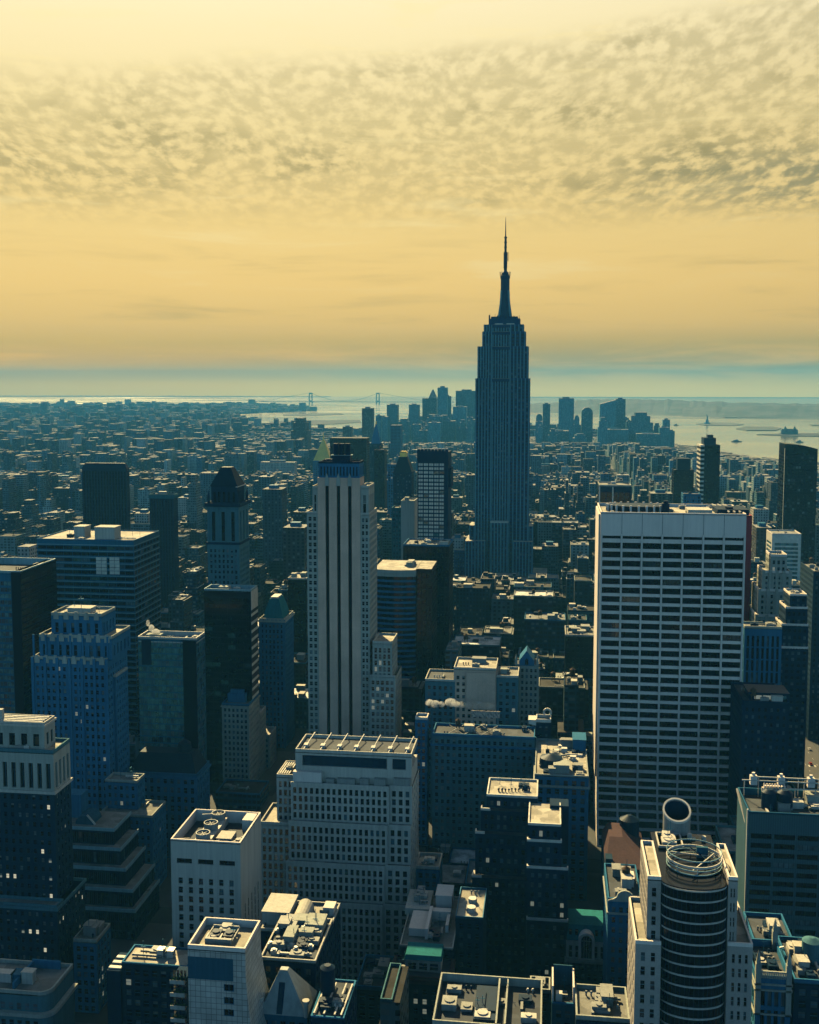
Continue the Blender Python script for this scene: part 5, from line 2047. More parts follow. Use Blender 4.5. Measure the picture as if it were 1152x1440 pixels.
# ---- round glass tower bottom right
def round_tower():
    Y = 296.0
    X = lambda p, q=1300, y=Y: at(p, q, y)[0]
    ZZ = lambda q, y=Y, p=975: at(p, q, y)[1]
    t = base_thing('round_glass_tower', 'stone and glass tower with a bowed banded front and a slanted cylinder on its roof', 'tower', X(888), X(1062), Y - 6, Y + 42)
    xa, xb = X(929), X(1023)
    cx = (xa + xb) / 2
    zt = ZZ(1243)
    n = 22
    R0 = (xb - xa) / 2
    bow = 5.6
    arc = lambda g=0.0: [(cx + (R0 - .02) * math.cos(math.pi + math.pi * i / n), Y + 2 + (bow - g) * math.sin(math.pi + math.pi * i / n)) for i in range(n + 1)]
    body = arc(.35) + [(xb, Y + 34), (xa, Y + 34)]
    b = MB()
    b.prism(body, 0, zt)
    b.build('bowed_glass', 'dark_glass', t)
    fl = 13.3 * 300 / 1520 * 1.165
    zz = zt - .4
    k = 0
    while zz > 10:
        g = MB()
        ring = arc(.25)
        out = arc(-.12)
        poly = out + list(reversed(ring))
        g.prism(poly, zz - .3, zz + .1, top=True, bottom=True)
        g.build('floor_band', 'white_metal', t)
        zz -= fl
        k += 1
        if k > 34:
            break
    g = MB()
    for i in range(1, n):
        x, y = arc(.3)[i]
        g.box(x - .06, x + .06, y - .08, y + .06, 2, zt - .5)
    g.build('glazing_bar', 'spandrel', t)
    # stone shoulders either side: left tall, left low, right tall, right low
    spec = [(911, 928.7, 1238, 0.0, 22, 2, 'NE'), (893.5, 928.7, 1328, -3.0, 24, 2, 'NE'), (1023.3, 1038, 1238, 0.5, 22, 2, 'NW'), (1023.3, 1059, 1331, -1.0, 26, 3, 'NW')]
    for i, (pl, pr, pt, off, d, nb, sides) in enumerate(spec):
        yy = Y + off
        a, c, z = foot(pl, pr, pt, yy)
        if i in (0, 1):
            c = xa - .03
        else:
            a = xb + .03
        if i in (0, 2):
            zb = 0
            if i == 0:
                yy, d = Y + .4, 24
        else:
            zb = 0
            d = (Y + .4 - yy - .04) if i == 1 else (Y + .5 - yy - .04)
        b, w = MB(), Win()
        if i in (1, 3):
            # the low shoulder wraps in front and to the outside of the tall one
            a2, c2 = (a, X(911, 1238, Y) - .03) if i == 1 else (X(1038, 1238, Y) + .03, c)
            facade(b, w, 'N', yy, a, c, 0, z, nb, int(z / 4.1), .42, .62, .4, 1.6, 0, .8)
            face, pl_ = ('E', a) if i == 1 else ('W', c)
            facade(b, w, face, pl_, yy, yy + 26, 0, z, 5, int(z / 4.1), .35, .6, .35, 1.6, 0, 1)
            b.face([(c, yy + 26, 0), (a, yy + 26, 0), (a, yy + 26, z), (c, yy + 26, z)])
            r = MB()
            r.box(a2 + .05, c2 - .05, yy + .05, yy + 25.9, z - .6, z - .1)
            r.box(a + .05, c - .05, yy + .05, yy + d, z - .55, z - .05)
            r.build('roof', 'roof_light', t)
            r = MB()
            r.box(a, c, yy - .02, yy + .5, z - .05, z + 1.0)
            r.box(*((a, a + .5) if i == 1 else (c - .5, c)), yy + .5, yy + 26, z - .05, z + 1.0)
            r.box(a2, c2, yy + 25.5, yy + 26, z - .02, z + 1.0)
            r.build('parapet', 'travertine', t)
            clutter(t, a2 + .6, c2 - .6, yy + 4, yy + 22, z, 250 + i, 4, big=False, tank=0)
        else:
            tier(b, w, a, c, yy, yy + d, zb, z, 3, 4.1, .42, .62, .4, 1.6, .5, nb=1 if i == 0 else 2, sides=sides)
            roofkit(t, a, c, yy, yy + d, z, 252 + i, 2, 'roof_light', 'travertine', 1.0, tank=0, big=False)
        b.build('stone_shoulder', 'speckled_stone', t)
        finish_windows(t, w, [(70, 'dark_glass', 'steel_lines', 1), (20, 'blue_glass', 'steel_lines', 1), (10, 'half_blind', 'steel_lines', 1)], 254 + i, 40, 'shoulder_window')
    # roof drum with its open ring
    yd = Y + 12
    cxr, zr0 = at(975, 1250, yd)
    zr1 = at(975, 1204, yd)[1]
    r = 38.5 * yd / F_PX
    cs = [(math.cos(2 * math.pi * i / 40), math.sin(2 * math.pi * i / 40)) for i in range(40)]
    rg = lambda rr, zz: [(cxr + rr * a, yd + rr * c, zz) for a, c in cs]
    g = MB()
    g.frustum([rg(r * .97, zt), rg(r * .97, zr1 - 2.2), rg(r * .90, zr1 - 2.2)], 0, True)
    g.build('drum', 'dark_glass', t)
    for h in (zt + 1.4, zt + 4.2, zr1 - 2.4):
        g = MB()
        g.frustum([rg(r * .975, h), rg(r * .995, h), rg(r * .995, h + .32), rg(r * .975, h + .32)], 0, False)
        g.build('drum_band', 'steel_lines', t)
    g = MB()
    g.frustum([rg(r * .965, zr1 - .4), rg(r, zr1 - .4), rg(r, zr1 + .2), rg(r * .965, zr1 + .2), rg(r * .965, zr1 - .4)], 0, False)
    g.build('open_ring', 'white_metal', t)
    for k in range(3):
        g = MB()
        a = .5 + k * 1.1
        g.beam((cxr + r * .9 * math.cos(a), yd + r * .9 * math.sin(a), zr1 - .3), (cxr - r * .9 * math.cos(a + .9), yd - r * .9 * math.sin(a + .9), zr1 - 1.2), .3)
        g.build('ring_beam', 'dark_metal' if k % 2 else 'pale_stone', t)
    for a in range(0, 40, 5):
        g = MB()
        x, y = cxr + r * .95 * cs[a][0], yd + r * .95 * cs[a][1]
        g.box(x - .12, x + .12, y - .12, y + .12, zr1 - 2.2, zr1 - .6)
        g.build('ring_post', 'white_metal', t)
    g = MB()
    a0, c0, z0 = foot(980, 996, 1192, yd + 4)
    g.box(a0, c0, yd + 4, yd + 5, zr1 - 2.2, z0)
    g.build('roof_sign_frame', 'blue_grey_panel', t)
    # stone lift house and slanted cylinder
    a, c, z = foot(926, 962, 1193, Y + 22)
    g = MB()
    g.box(a, c, Y + 22, Y + 32, zt, z)
    g.build('lift_house', 'speckled_stone', t)
    roofkit(t, a, c, Y + 22, Y + 32, z, 259, 3, 'roof_mid', 'white_metal', .7, .4, tank=0, big=False)
    yc = Y + 36
    ccx, zc = at(952, 1140, yc)
    rr = 19 * yc / F_PX
    slant = 2.1
    g = MB()
    lo = [(ccx + rr * a, yc + rr * b_, zt - 20) for a, b_ in cs]
    hi = [(ccx + rr * a, yc + rr * b_, zc + slant * b_) for a, b_ in cs]
    hin = [(ccx + rr * .9 * a, yc + rr * .9 * b_, zc + slant * .9 * b_) for a, b_ in cs]
    low = [(ccx + rr * .9 * a, yc + rr * .9 * b_, zc - 7) for a, b_ in cs]
    g.frustum([lo, hi], 0, False)
    g.frustum([hin, low], 1, True)
    g.build('slanted_cylinder', ['roof_metal', 'dark_metal'], t)
    g = MB()
    up = lambda pts, d: [(x, y, z_ + d) for x, y, z_ in pts]
    ho = [(ccx + rr * 1.03 * a, yc + rr * 1.03 * b_, zc + slant * 1.03 * b_) for a, b_ in cs]
    g.frustum([up(ho, -.3), up(ho, .35), up(hin, .35), up(hin, -.3)], 0, False)
    g.build('cylinder_rim', 'white_panel', t)
    for px, q in ((970, 1172), (975, 1178), (990, 1176)):
        x, zz = at(px, q, Y + 30)
        g = MB()
        g.cyl(x, Y + 30, zr1 - 4, zz, .7, n=10)
        g.build('flue', 'pale_stone', t)


wallmat('speckled_stone', (.40, .36, .31), var=.45, streak=.15)
round_tower()


# ---- dark ribbon block at the right edge
def right_ribbon():
    Y = 430.0
    x0, x1, z = foot(1053, 1190, 1146, Y)
    y1 = yside(1041, 1118, x0)
    y1 = Y + 26
    t = base_thing('dark_ribbon_block', 'dark office block with broad ribbon windows and two round roof tanks at right edge', 'office block', x0, x1, Y, y1)
    b, w = MB(), Win()
    zw = at(1100, 1171, Y)[1]
    facade(b, w, 'N', Y, x0, x1, 0, z, 4, int(zw / 3.75), .9, .56, .5, z - zw, 0, .6)
    facade(b, w, 'E', x0, Y, y1, 0, z, 0, 0)
    facade(b, w, 'W', x1, Y, y1, 0, z, 0, 0)
    b.face([(x1, y1, 0), (x0, y1, 0), (x0, y1, z), (x1, y1, z)])
    b.build('wall', 'ribbed_panel', t)
    finish_windows(t, w, [(90, 'dark_glass', 'black_panel', 3), (10, 'half_blind', 'black_panel', 3)], 260)
    g = MB()
    g.box(x0 - .5, x0 - .02, Y + .5, Y + 1.5, 10, z + 1.0)
    g.beam((x0 - .6, y1 - 2, z + .5), (x0 + .8, Y + .2, z - 11), .7)
    g.build('edge_pipe', 'white_metal', t)
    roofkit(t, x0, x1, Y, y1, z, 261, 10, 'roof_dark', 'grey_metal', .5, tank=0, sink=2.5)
    for px in (1082, 1104):
        x = at(px, 1120, Y + 12)[0]
        g = MB()
        g.cyl(x, Y + 12, z - 2.5, z + 4.4, 3.1, n=22)
        g.cyl(x, Y + 12, z + 4.4, z + 5.6, 3.1, 1.4, n=22)
        g.build('cooling_tank', 'dark_metal', t)
    for k, (yy, h) in enumerate(((y1 - 4, 5.2), (y1 - 2.4, 6.2), (y1 - 6, 3.0))):
        g = MB()
        g.beam((x0 + 1 + k * 6, yy, z + h), (x1 - 1, yy, z + h), .45)
        for q in range(5):
            u = x0 + 2 + k * 6 + q * 8
            g.box(u - .15, u + .15, yy - .15, yy + .15, z - 2.5, z + h)
        g.build('roof_pipe', 'white_metal', t)
    x = at(1075, 1105, Y + 20)[0]
    g = MB()
    for q in range(8):
        g.box(x + q * 1.1, x + q * 1.1 + .6, Y + 19, Y + 22, z + 2.5, z + 4.2)
    g.box(x - .6, x + 9, Y + 18.5, Y + 22.5, z - 2.5, z + 2.48)
    g.build('louvred_unit', 'travertine', t)
    for px in (1060, 1099, 1141):
        x = at(px, 1096, y1 - 3)[0]
        g = MB()
        g.box(x - 1.4, x + 1.4, y1 - 3.6, y1 - 1.2, z + 3, z + 6.8)
        g.cyl(x, y1 - 2.4, z + 6.8, z + 8, .7, n=10)
        g.build('vent_hood', 'travertine', t)


m, T = newmat('ribbed_panel')
_g = T.n('ShaderNodeNewGeometry')
_s = T.n('ShaderNodeSeparateXYZ', {0: _g.outputs['Position']})
_l = T.m('GREATER_THAN', T.m('FRACT', T.m('DIVIDE', _s.outputs[0], .9)), .5)
_n = T.noise(_g.outputs['Position'], .1, 4, .6)
principled(T, Base_Color=T.mix(T.mr(_n, .3, .7, 0, 1), T.mix(_l, (.012, .055, .08, 1), (.02, .08, .11, 1)), T.mix(_l, (.018, .075, .10, 1), (.03, .10, .13, 1))), Roughness=.6)
right_ribbon()

# ---- towers at the right side, beyond
t, (x0, x1, y0, y1, z1) = simple('black_sail_tower', 'black glass tower with a sloping curved top at right edge under the bay', 1104, 1150, 640, 1300, depth=34, wall='black_panel', bay=3, fl=3.8, wf=.85, hf=.7, rec=.15,
                                 style=[(86, 'dark_glass', 'dark_metal', 2), (8, 'blue_glass', 'dark_metal', 2), (6, 'half_blind', 'dark_metal', 2)], n=0, seed=270, roof='roof_dark', ph=0, cat='tower')
g = MB()
pr = [(0, 13.0), (.2, 12.7), (.4, 12.0), (.6, 10.8), (.8, 9.2), (1.0, 7.2)]
for yy in (y0 + .2, y1 - .2):
    g.face([(x0, yy, z1)] + [(x1 + (x0 - x1) * 0 - (x1 - x0) * (1 - u), yy, z1 + h) for u, h in pr] + [(x1, yy, z1)])
for (u, h), (v, k) in zip(pr, pr[1:]):
    a, c = x0 + (x1 - x0) * u, x0 + (x1 - x0) * v
    g.face([(a, y0 + .2, z1 + h), (c, y0 + .2, z1 + k), (c, y1 - .2, z1 + k), (a, y1 - .2, z1 + h)])
g.face([(x0, y1 - .2, z1), (x0, y0 + .2, z1), (x0, y0 + .2, z1 + 13), (x0, y1 - .2, z1 + 13)])
g.build('sail_top', 'dark_glass', t)
g = MB()
g.face([(x1, y0 + .2, z1), (x1, y1 - .2, z1), (x1, y1 - .2, z1 + 7.2), (x1, y0 + .2, z1 + 7.2)])
g.build('sail_side', 'dark_glass', t)
g = MB()
g.box(x0 - .3, x0 - .02, y0 - .02, y0 + 1.5, 0, z1 + 8)
g.build('bright_edge', 'limestone', t)

t, (x0, x1, y0, y1, z1) = simple('striped_edge_tower', 'dark tower with a notched top and white stripes on its left edge', 991, 1013, 626, 1500, depth=40, wall='black_panel', bay=3, fl=4, wf=.8, hf=.6, rec=.2, style=BLACK, n=0, seed=271, roof='roof_dark', ph=0, cat='tower', limit=60)
a = at(985, 640, 1500)[0]
g = MB()
for k in range(int(z1 / 6)):
    g.box(a, x0 - .02, 1500.2, 1536, z1 - 6 * k - 2.4, z1 - 6 * k)
g.build('balcony_band', 'white_panel', t)
g = MB()
g.box(a + .5, x0 - .03, 1500.8, 1534, 0, z1 - 2.5)
g.build('side_wall', 'black_panel', t)
g = MB()
c = at(1007, 616, 1505)
g.box(at(990, 616, 1505)[0], c[0], 1504, 1530, z1, c[1])
g.box(at(995, 612, 1510)[0], at(1003, 612, 1510)[0], 1508, 1520, c[1], c[1] + 4)
g.build('stepped_top', 'dark_metal', t)
t, (x0, x1, y0, y1, z1) = simple('shouldered_tower', 'dark tower with a narrower head left of the tower with striped edge', 948, 976, 662, 1560, depth=30, wall='black_panel', bay=3, fl=4, wf=.6, hf=.6, rec=.3, style=BLACK, n=0, seed=272, roof='roof_dark', cat='tower', limit=60)
g = MB()
a, c, zz = foot(953, 971, 645, 1566)
g.box(a, c, 1566, 1584, z1, zz)
g.build('head', 'dark_metal', t)
t, (x0, x1, y0, y1, z1) = simple('bright_ribbed_tower', 'dark ribbed block with two bright vertical edges behind the white grid tower', 843, 888, 684, 1000, depth=36, wall='dark_metal', bay=6, fl=60, wf=.86, hf=.94, rec=.5, mt=4, style=BLACK, n=2, seed=273, roof='roof_mid', par='limestone', cat='tower', tank=0)
for px in (843.2, 862):
    u = at(px, 684, 1000)[0]
    g = MB()
    g.box(u - .5, u + .6, 999.2, 999.98, 0, z1 - .5)
    g.build('bright_rib', 'white_panel', t)
simple('small_grey_tower', 'small grey tower peeping over the white grid tower between two dark towers', 961, 986, 696, 1250, depth=20, wall='grey_stone', n=3, seed=274, limit=40, bay=3)


def deco_stack():
    # pale stepped stone tower
    Y = 700.0
    t = None
    spec = [(1064, 1122, 868, 700, 30), (1068, 1117, 832, 702, 26), (1074, 1112, 806, 704, 22), (1084, 1107, 783, 706, 16)]
    a0, c0, _ = foot(1064, 1122, 868, 700)
    t = base_thing('stepped_stone_tower', 'pale stepped stone tower beside the white grid tower at right', 'tower', a0, c0, 700, 732)
    b, w = MB(), Win()
    zs = [foot(*s[:4])[2] for s in spec]
    for i, (pl, pr, pt, yy, d) in enumerate(spec):
        a, c, z = foot(pl, pr, pt, yy)
        z0 = 0 if i == 0 else zs[i - 1]
        tier(b, w, a, c, yy, yy + d, z0, z, 2.7, 3.6, .5, .55, .45, 1.4, .6)
        if i < 3:
            for k in range(5):
                u = a + (c - a) * k / 4
                b.box(u - .9, u + .9, yy - .3, yy - .02, z0, z + 1.6)
        roofkit(t, a, c, yy, yy + d, z, 280 + i, 0 if i < 3 else 2, 'roof_light', 'travertine', 1.6, tank=0, big=False)
    b.build('wall', 'limestone', t)
    finish_windows(t, w, SASH, 285)


deco_stack()


def terraced_slab():
    spec = [(1094, 1137, 912, 655, 18), (1099, 1137, 880, 656, 18), (1105, 1136, 856, 657, 18), (1111, 1135, 838, 658, 18)]
    a0, c0, _ = foot(1094, 1137, 912, 655)
    t = base_thing('terraced_slab', 'dark slab whose sunlit left side steps up in small terraces beside the pale stepped tower', 'tower', a0, c0, 655, 690)
    b, w = MB(), Win()
    zs = [foot(*s[:4])[2] for s in spec]
    for i, (pl, pr, pt, yy, d) in enumerate(spec):
        a, c, z = foot(pl, pr, pt, yy)
        tier(b, w, a, c, yy, yy + d, 0 if i == 0 else zs[i - 1], z, 3, 3.7, .5, .5, .3, 1.0, .5)
        roofkit(t, a, c, yy, yy + d, z, 290 + i, 0 if i < 3 else 4, 'roof_light', 'travertine', 1.2, tank=0, cl=i == 3)
    b.build('wall', 'dark_brick', t)
    finish_windows(t, w, PLAIN, 295)


terraced_slab()
simple('vertical_ribbed_block', 'grey block with close vertical ribs beside the lower right of the white grid tower', 1047, 1100, 884, 640, depth=13, wall='grey_stone', bay=3.0, fl=7, wf=.5, hf=.9, rec=.8, mt=4, style=PLAIN, n=7, seed=300, roof='roof_mid', par='limestone')
t, (x0, x1, y0, y1, z1) = simple('lit_attic_block', 'dark block with a lit glazed attic storey beside the avenue at right', 1044, 1110, 990, 560, depth=36, wall='dark_brick', bay=3, fl=3.9, wf=.4, hf=.5, style=PLAIN, n=5, seed=301, roof='roof_dark', par='dark_brick')
g = MB()
a, c, zz = foot(1054, 1108, 976, 566)
g.box(a, c, 566, 580, z1, zz)
g.box(a - .8, c + .8, 565.2, 581, zz, zz + .8)
g.build('attic_storey', 'dark_metal', t)
for pa, pb, m in ((1061, 1071, 'dim_lit_window'), (1073, 1086, 'dim_lit_window'), (1094, 1106, 'teal_curtain')):
    a, zt = at(pa, 981, 566)
    c, _ = at(pb, 981, 566)
    g = MB()
    g.box(a, c, 565.75, 565.98, z1 + .8, zz - .8)
    g.build('attic_window', m, t)
simple('framed_glass_block', 'green glass office block with a white frame in front of the black sail tower', 1086, 1127, 752, 1150, depth=30, wall='white_panel', bay=40, fl=4.2, wf=.98, hf=.62, rec=.3, mt=8, ms=2.5, style=[(1, 'teal_curtain', 'grey_metal', 3)], n=3, seed=302, par='travertine', nb=1, limit=40)
t, _ = simple('brown_edge_tower', 'brown brick tower cut off by the right edge beyond the avenue', 1144, 1176, 806, 785, depth=40, wall='brown_brick', bay=3.2, fl=3.7, wf=.4, hf=.55, style=PLAIN, n=5, seed=303, roof='roof_mid', limit=60, cat='tower', sides='NE')
simple('red_wrapped_tower', 'narrow tower wrapped in red netting just behind the right edge of the white grid tower', 1046, 1058, 726, 720, depth=12, wall='red_wrap', nb=0, nr=0, sides='', n=2, seed=304, roof='roof_mid', ph=.5, tank=0, big=False)

# ---- middle distance centre
m, T = newmat('sign_board')
_g = T.n('ShaderNodeNewGeometry')
_a = T.noise(T.vmul(_g.outputs['Position'], (1.0, 1, .55)), 1.1, 3, .6)
principled(T, Base_Color=T.mix(T.mr(_a, .42, .6), (.55, .44, .36, 1), (.13, .13, .13, 1)), Roughness=.8)

t, (x0, x1, y0, y1, z1) = simple('wide_tan_block', 'wide tan block with a scaffolded roof and a board sign above it', 608, 752, 1037, 560, depth=18, wall='tan_brick', bay=3.1, fl=3.7, wf=.5, hf=.55, n=8, seed=310, roof='roof_dark', par='grey_stone', corn=5.5,
                                 style=[(60, 'dark_glass', 'grey_stone', 1), (16, 'half_blind', 'grey_stone', 1), (14, 'pale_blind', 'grey_stone', 1), (8, 'dark_glass', 'grey_stone', 4)])
a, c, zz = foot(663, 703, 1000, 570)
zlo = at(683, 1009, 570)[1]
g = MB()
g.box(a, c, 570, 570.4, zlo, zz)
s = g.build('board_sign', 'sign_board', t)
rnd = random.Random(3)
g = MB()
for u in (a + 1, (a + c) / 2, c - 1):
    g.box(u - .15, u + .15, 570.5, 570.8, z1, zz - .3)
    g.beam((u, 570.8, zlo), (u, 575, z1), .2)
g.build('sign_frame', 'roof_metal', s)
for k in range(3):
    g = MB()
    u = a - 12 + k * 9
    g.beam((u, 563, z1 + .3), (u + 8, 572, z1 + 2.6), .3)
    g.beam((u + 8, 563, z1 + .3), (u, 572, z1 + 2.2), .3)
    g.box(u + 7.9, u + 8.2, 571.8, 572.1, z1, z1 + 2.6)
    g.build('roof_frame', 'roof_metal', t)
simple('low_end_tower', 'small tower with a sunlit pale roof at the left end of the wide tan block', 584, 601, 1012, 566, depth=8, wall='grey_stone', n=0, seed=311, roof='roof_light', par='travertine', bay=3, limit=30, tank=0)


def penthouse_block():
    Y = 612.0
    spec = [(598, 640, 958, 612, 22, 'roof_dark'), (638.3, 698, 942, 612.3, 24, 'roof_light'), (698.3, 729, 953, 612.6, 20, 'roof_mid')]
    a0, c0, _ = foot(598, 729, 950, 612)
    t = base_thing('block_with_penthouse', 'sandy block with a big blank penthouse and a drifting steam plume in front', 'building', a0, c0, 612, 640)
    for i, (pl, pr, pt, yy, d, rf) in enumerate(spec):
        a, c, z = foot(pl, pr, pt, yy)
        b, w = MB(), Win()
        tier(b, w, a, c, yy, yy + d, 0, z, 3.4, 3.8, .5, .56, .4, 2 if i != 1 else 3, .8)
        b.build('wall', 'tan_brick' if i != 1 else 'mauve_stone', t)
        finish_windows(t, w, SASH, 320 + i, 50)
        roofkit(t, a, c, yy, yy + d, z, 323 + i, 3, rf, 'pale_stone', 1.3, tank=0)
    a, c, zz = foot(656, 697, 960, 611.6)
    g = MB()
    g.box(a, c, 611.2, 612.2, at(670, 998, 611)[1], at(670, 946, 611)[1])
    g.build('blank_panel', 'mauve_stone', t)


penthouse_block()


def gable_tower():
    Y = 640.0
    a, c, z = foot(724, 758, 936, Y)
    t = base_thing('gabled_tower', 'slender stone tower with a pointed gabled head right of the blank penthouse', 'tower', a, c, Y, Y + 14)
    b, w = MB(), Win()
    tier(b, w, a, c, Y, Y + 14, 0, z, 2.9, 3.7, .5, .58, .4, 1.2, .6)
    b.build('wall', 'limestone', t)
    finish_windows(t, w, SASH, 330, 60)
    u, zt = at(741, 914, Y + 2)
    g = MB()
    for yy in (Y - .3, Y + 14):
        g.face([(u - 4.5, yy, z), (u + 4.5, yy, z), (u + 4.5, yy, z + 3), (u, yy, zt), (u - 4.5, yy, z + 3)])
    g.face([(u - 4.5, Y - .3, z + 3), (u, Y - .3, zt), (u, Y + 14, zt), (u - 4.5, Y + 14, z + 3)])
    g.face([(u, Y - .3, zt), (u + 4.5, Y - .3, z + 3), (u + 4.5, Y + 14, z + 3), (u, Y + 14, zt)])
    g.face([(u - 4.5, Y + 14, z), (u - 4.5, Y - .3, z), (u - 4.5, Y - .3, z + 3), (u - 4.5, Y + 14, z + 3)])
    g.face([(u + 4.5, Y - .3, z), (u + 4.5, Y + 14, z), (u + 4.5, Y + 14, z + 3), (u + 4.5, Y - .3, z + 3)])
    g.build('gable', 'grey_stone', t)
    g = MB()
    g.face([(u - 1, Y - .35, z + .6), (u + 1, Y - .35, z + .6), (u + 1, Y - .35, z + 3.4), (u, Y - .35, z + 4.6), (u - 1, Y - .35, z + 3.4)])
    g.build('gable_window', 'dark_glass', t)
    for x in (a + .8, c - .8):
        g = MB()
        g.box(x - .7, x + .7, Y - .2, Y + 1.4, z, z + 4)
        g.cyl(x, Y + .6, z + 4, z + 7, .8, .05, 8)
        g.build('pinnacle', 'limestone', t)
    roofkit(t, a, c, Y, Y + 14, z, 331, 0, 'roof_dark', 'limestone', .8, cl=False)


gable_tower()
t, (x0, x1, y0, y1, z1) = simple('sunlit_terrace_block', 'block with a broad sunlit roof full of pale machinery left of the white grid tower', 752, 828, 1092, 520, depth=54, wall='grey_stone', bay=4.4, fl=4.4, wf=.5, hf=.6, rec=.5, n=22, seed=340, roof='roof_light', par='limestone', ph=.8, corn=5.5, tank=0)
g = MB()
a, c, zz = foot(806, 824, 1041, 558)
g.box(a, c, 558, 570, z1, zz)
g.box(a - .3, c + .3, 557.7, 570.3, zz, zz + .3)
g.build('penthouse', 'grey_stone', t)
g = MB()
u = at(776, 1090, 522)[0]
g.cyl(at(775, 1075, 534)[0], 534, z1, z1 + 4.6, 6.0, 5.6, 22)
g.cyl(at(775, 1075, 534)[0], 534, z1 + 4.6, z1 + 6.4, 5.6, 1.0, 22)
g.build('round_tank', 'dark_metal', t)
rnd = random.Random(8)
for k in range(9):
    xx, yy = rnd.uniform(x0 + 10, x1 - 2), rnd.uniform(y0 + 3, y1 - 4)
    g = MB()
    s1 = rnd.uniform(.8, 2.2)
    g.box(xx - s1, xx + s1, yy - 1.2, yy + 1.6, z1, z1 + rnd.uniform(1, 3))
    g.box(xx - s1 - .6, xx - s1 - .1, yy - .5, yy + .5, z1, z1 + .8)
    g.build('air_handler', 'white_panel', t)
t, (x0, x1, y0, y1, z1) = simple('white_capped_tower', 'slim dark tower with a white capped roof and curled vent beside the sunlit machinery roof', 754, 775, 1016, 578, depth=9, wall='dark_brick', bay=3.4, fl=4, wf=.35, hf=.5, n=0, seed=341, roof='roof_light', par='white_panel', ph=1.8, limit=30, tank=0)
g = MB()
cs = [(math.cos(math.pi * (i / 9 * 1.4 - .2)), math.sin(math.pi * (i / 9 * 1.4 - .2))) for i in range(10)]
for p, q in zip(cs, cs[1:]):
    g.beam((x1 - 2 + 1.9 * p[0], y0 + 5, z1 + 4.2 + 1.9 * p[1]), (x1 - 2 + 1.9 * q[0], y0 + 5, z1 + 4.2 + 1.9 * q[1]), 1.1)
g.box(x1 - .7, x1 - .1, y0 + 4.6, y0 + 5.4, z1, z1 + 4.2)
g.build('curled_vent', 'white_panel', t)
g = MB()
g.frustum([[(x0 - 4, y0, z1 - 1.0), (x0 - .02, y0, z1 - 2), (x0 - .02, y0 + 8, z1 - 2), (x0 - 4, y0 + 8, z1 - 1.0)], [(x0 - 4.2, y0, z1 + 1.2), (x0 - .02, y0, z1 + 1.2), (x0 - .02, y0 + 8, z1 + 1.2), (x0 - 4.2, y0 + 8, z1 + 1.2)]])
g.build('sloped_canopy', 'white_panel', t)
t, (x0, x1, y0, y1, z1) = simple('black_crowned_block', 'narrow black block with a pale crowded crown left of the white grid tower', 779, 813, 968, 720, depth=20, wall='black_panel', bay=3.4, fl=4, wf=.5, hf=.5, style=BLACK, n=0, seed=342, roof='roof_mid', limit=40, tank=0)
g = MB()
g.box(x0, x1, y0, y1, z1, z1 + 5)
for k in range(7):
    u = x0 + (x1 - x0) * (k + .5) / 7
    g.box(u - .8, u + .8, y0 - .4, y0 - .02, z1 - 1, z1 + 6)
g.build('crown', 'limestone', t)
clutter(t, x0, x1, y0, y1, z1 + 5, 343, 10, tank=0, big=False, mats=('white_panel', 'white_metal'))
simple('shaded_black_block', 'tall black block with a sunlit left roof edge hugging the white grid tower', 795, 838, 895, 800, depth=30, wall='black_panel', bay=3.4, fl=4, wf=.5, hf=.5, style=BLACK, n=14, seed=344, roof='roof_mid', par='white_metal', limit=40, cat='tower')


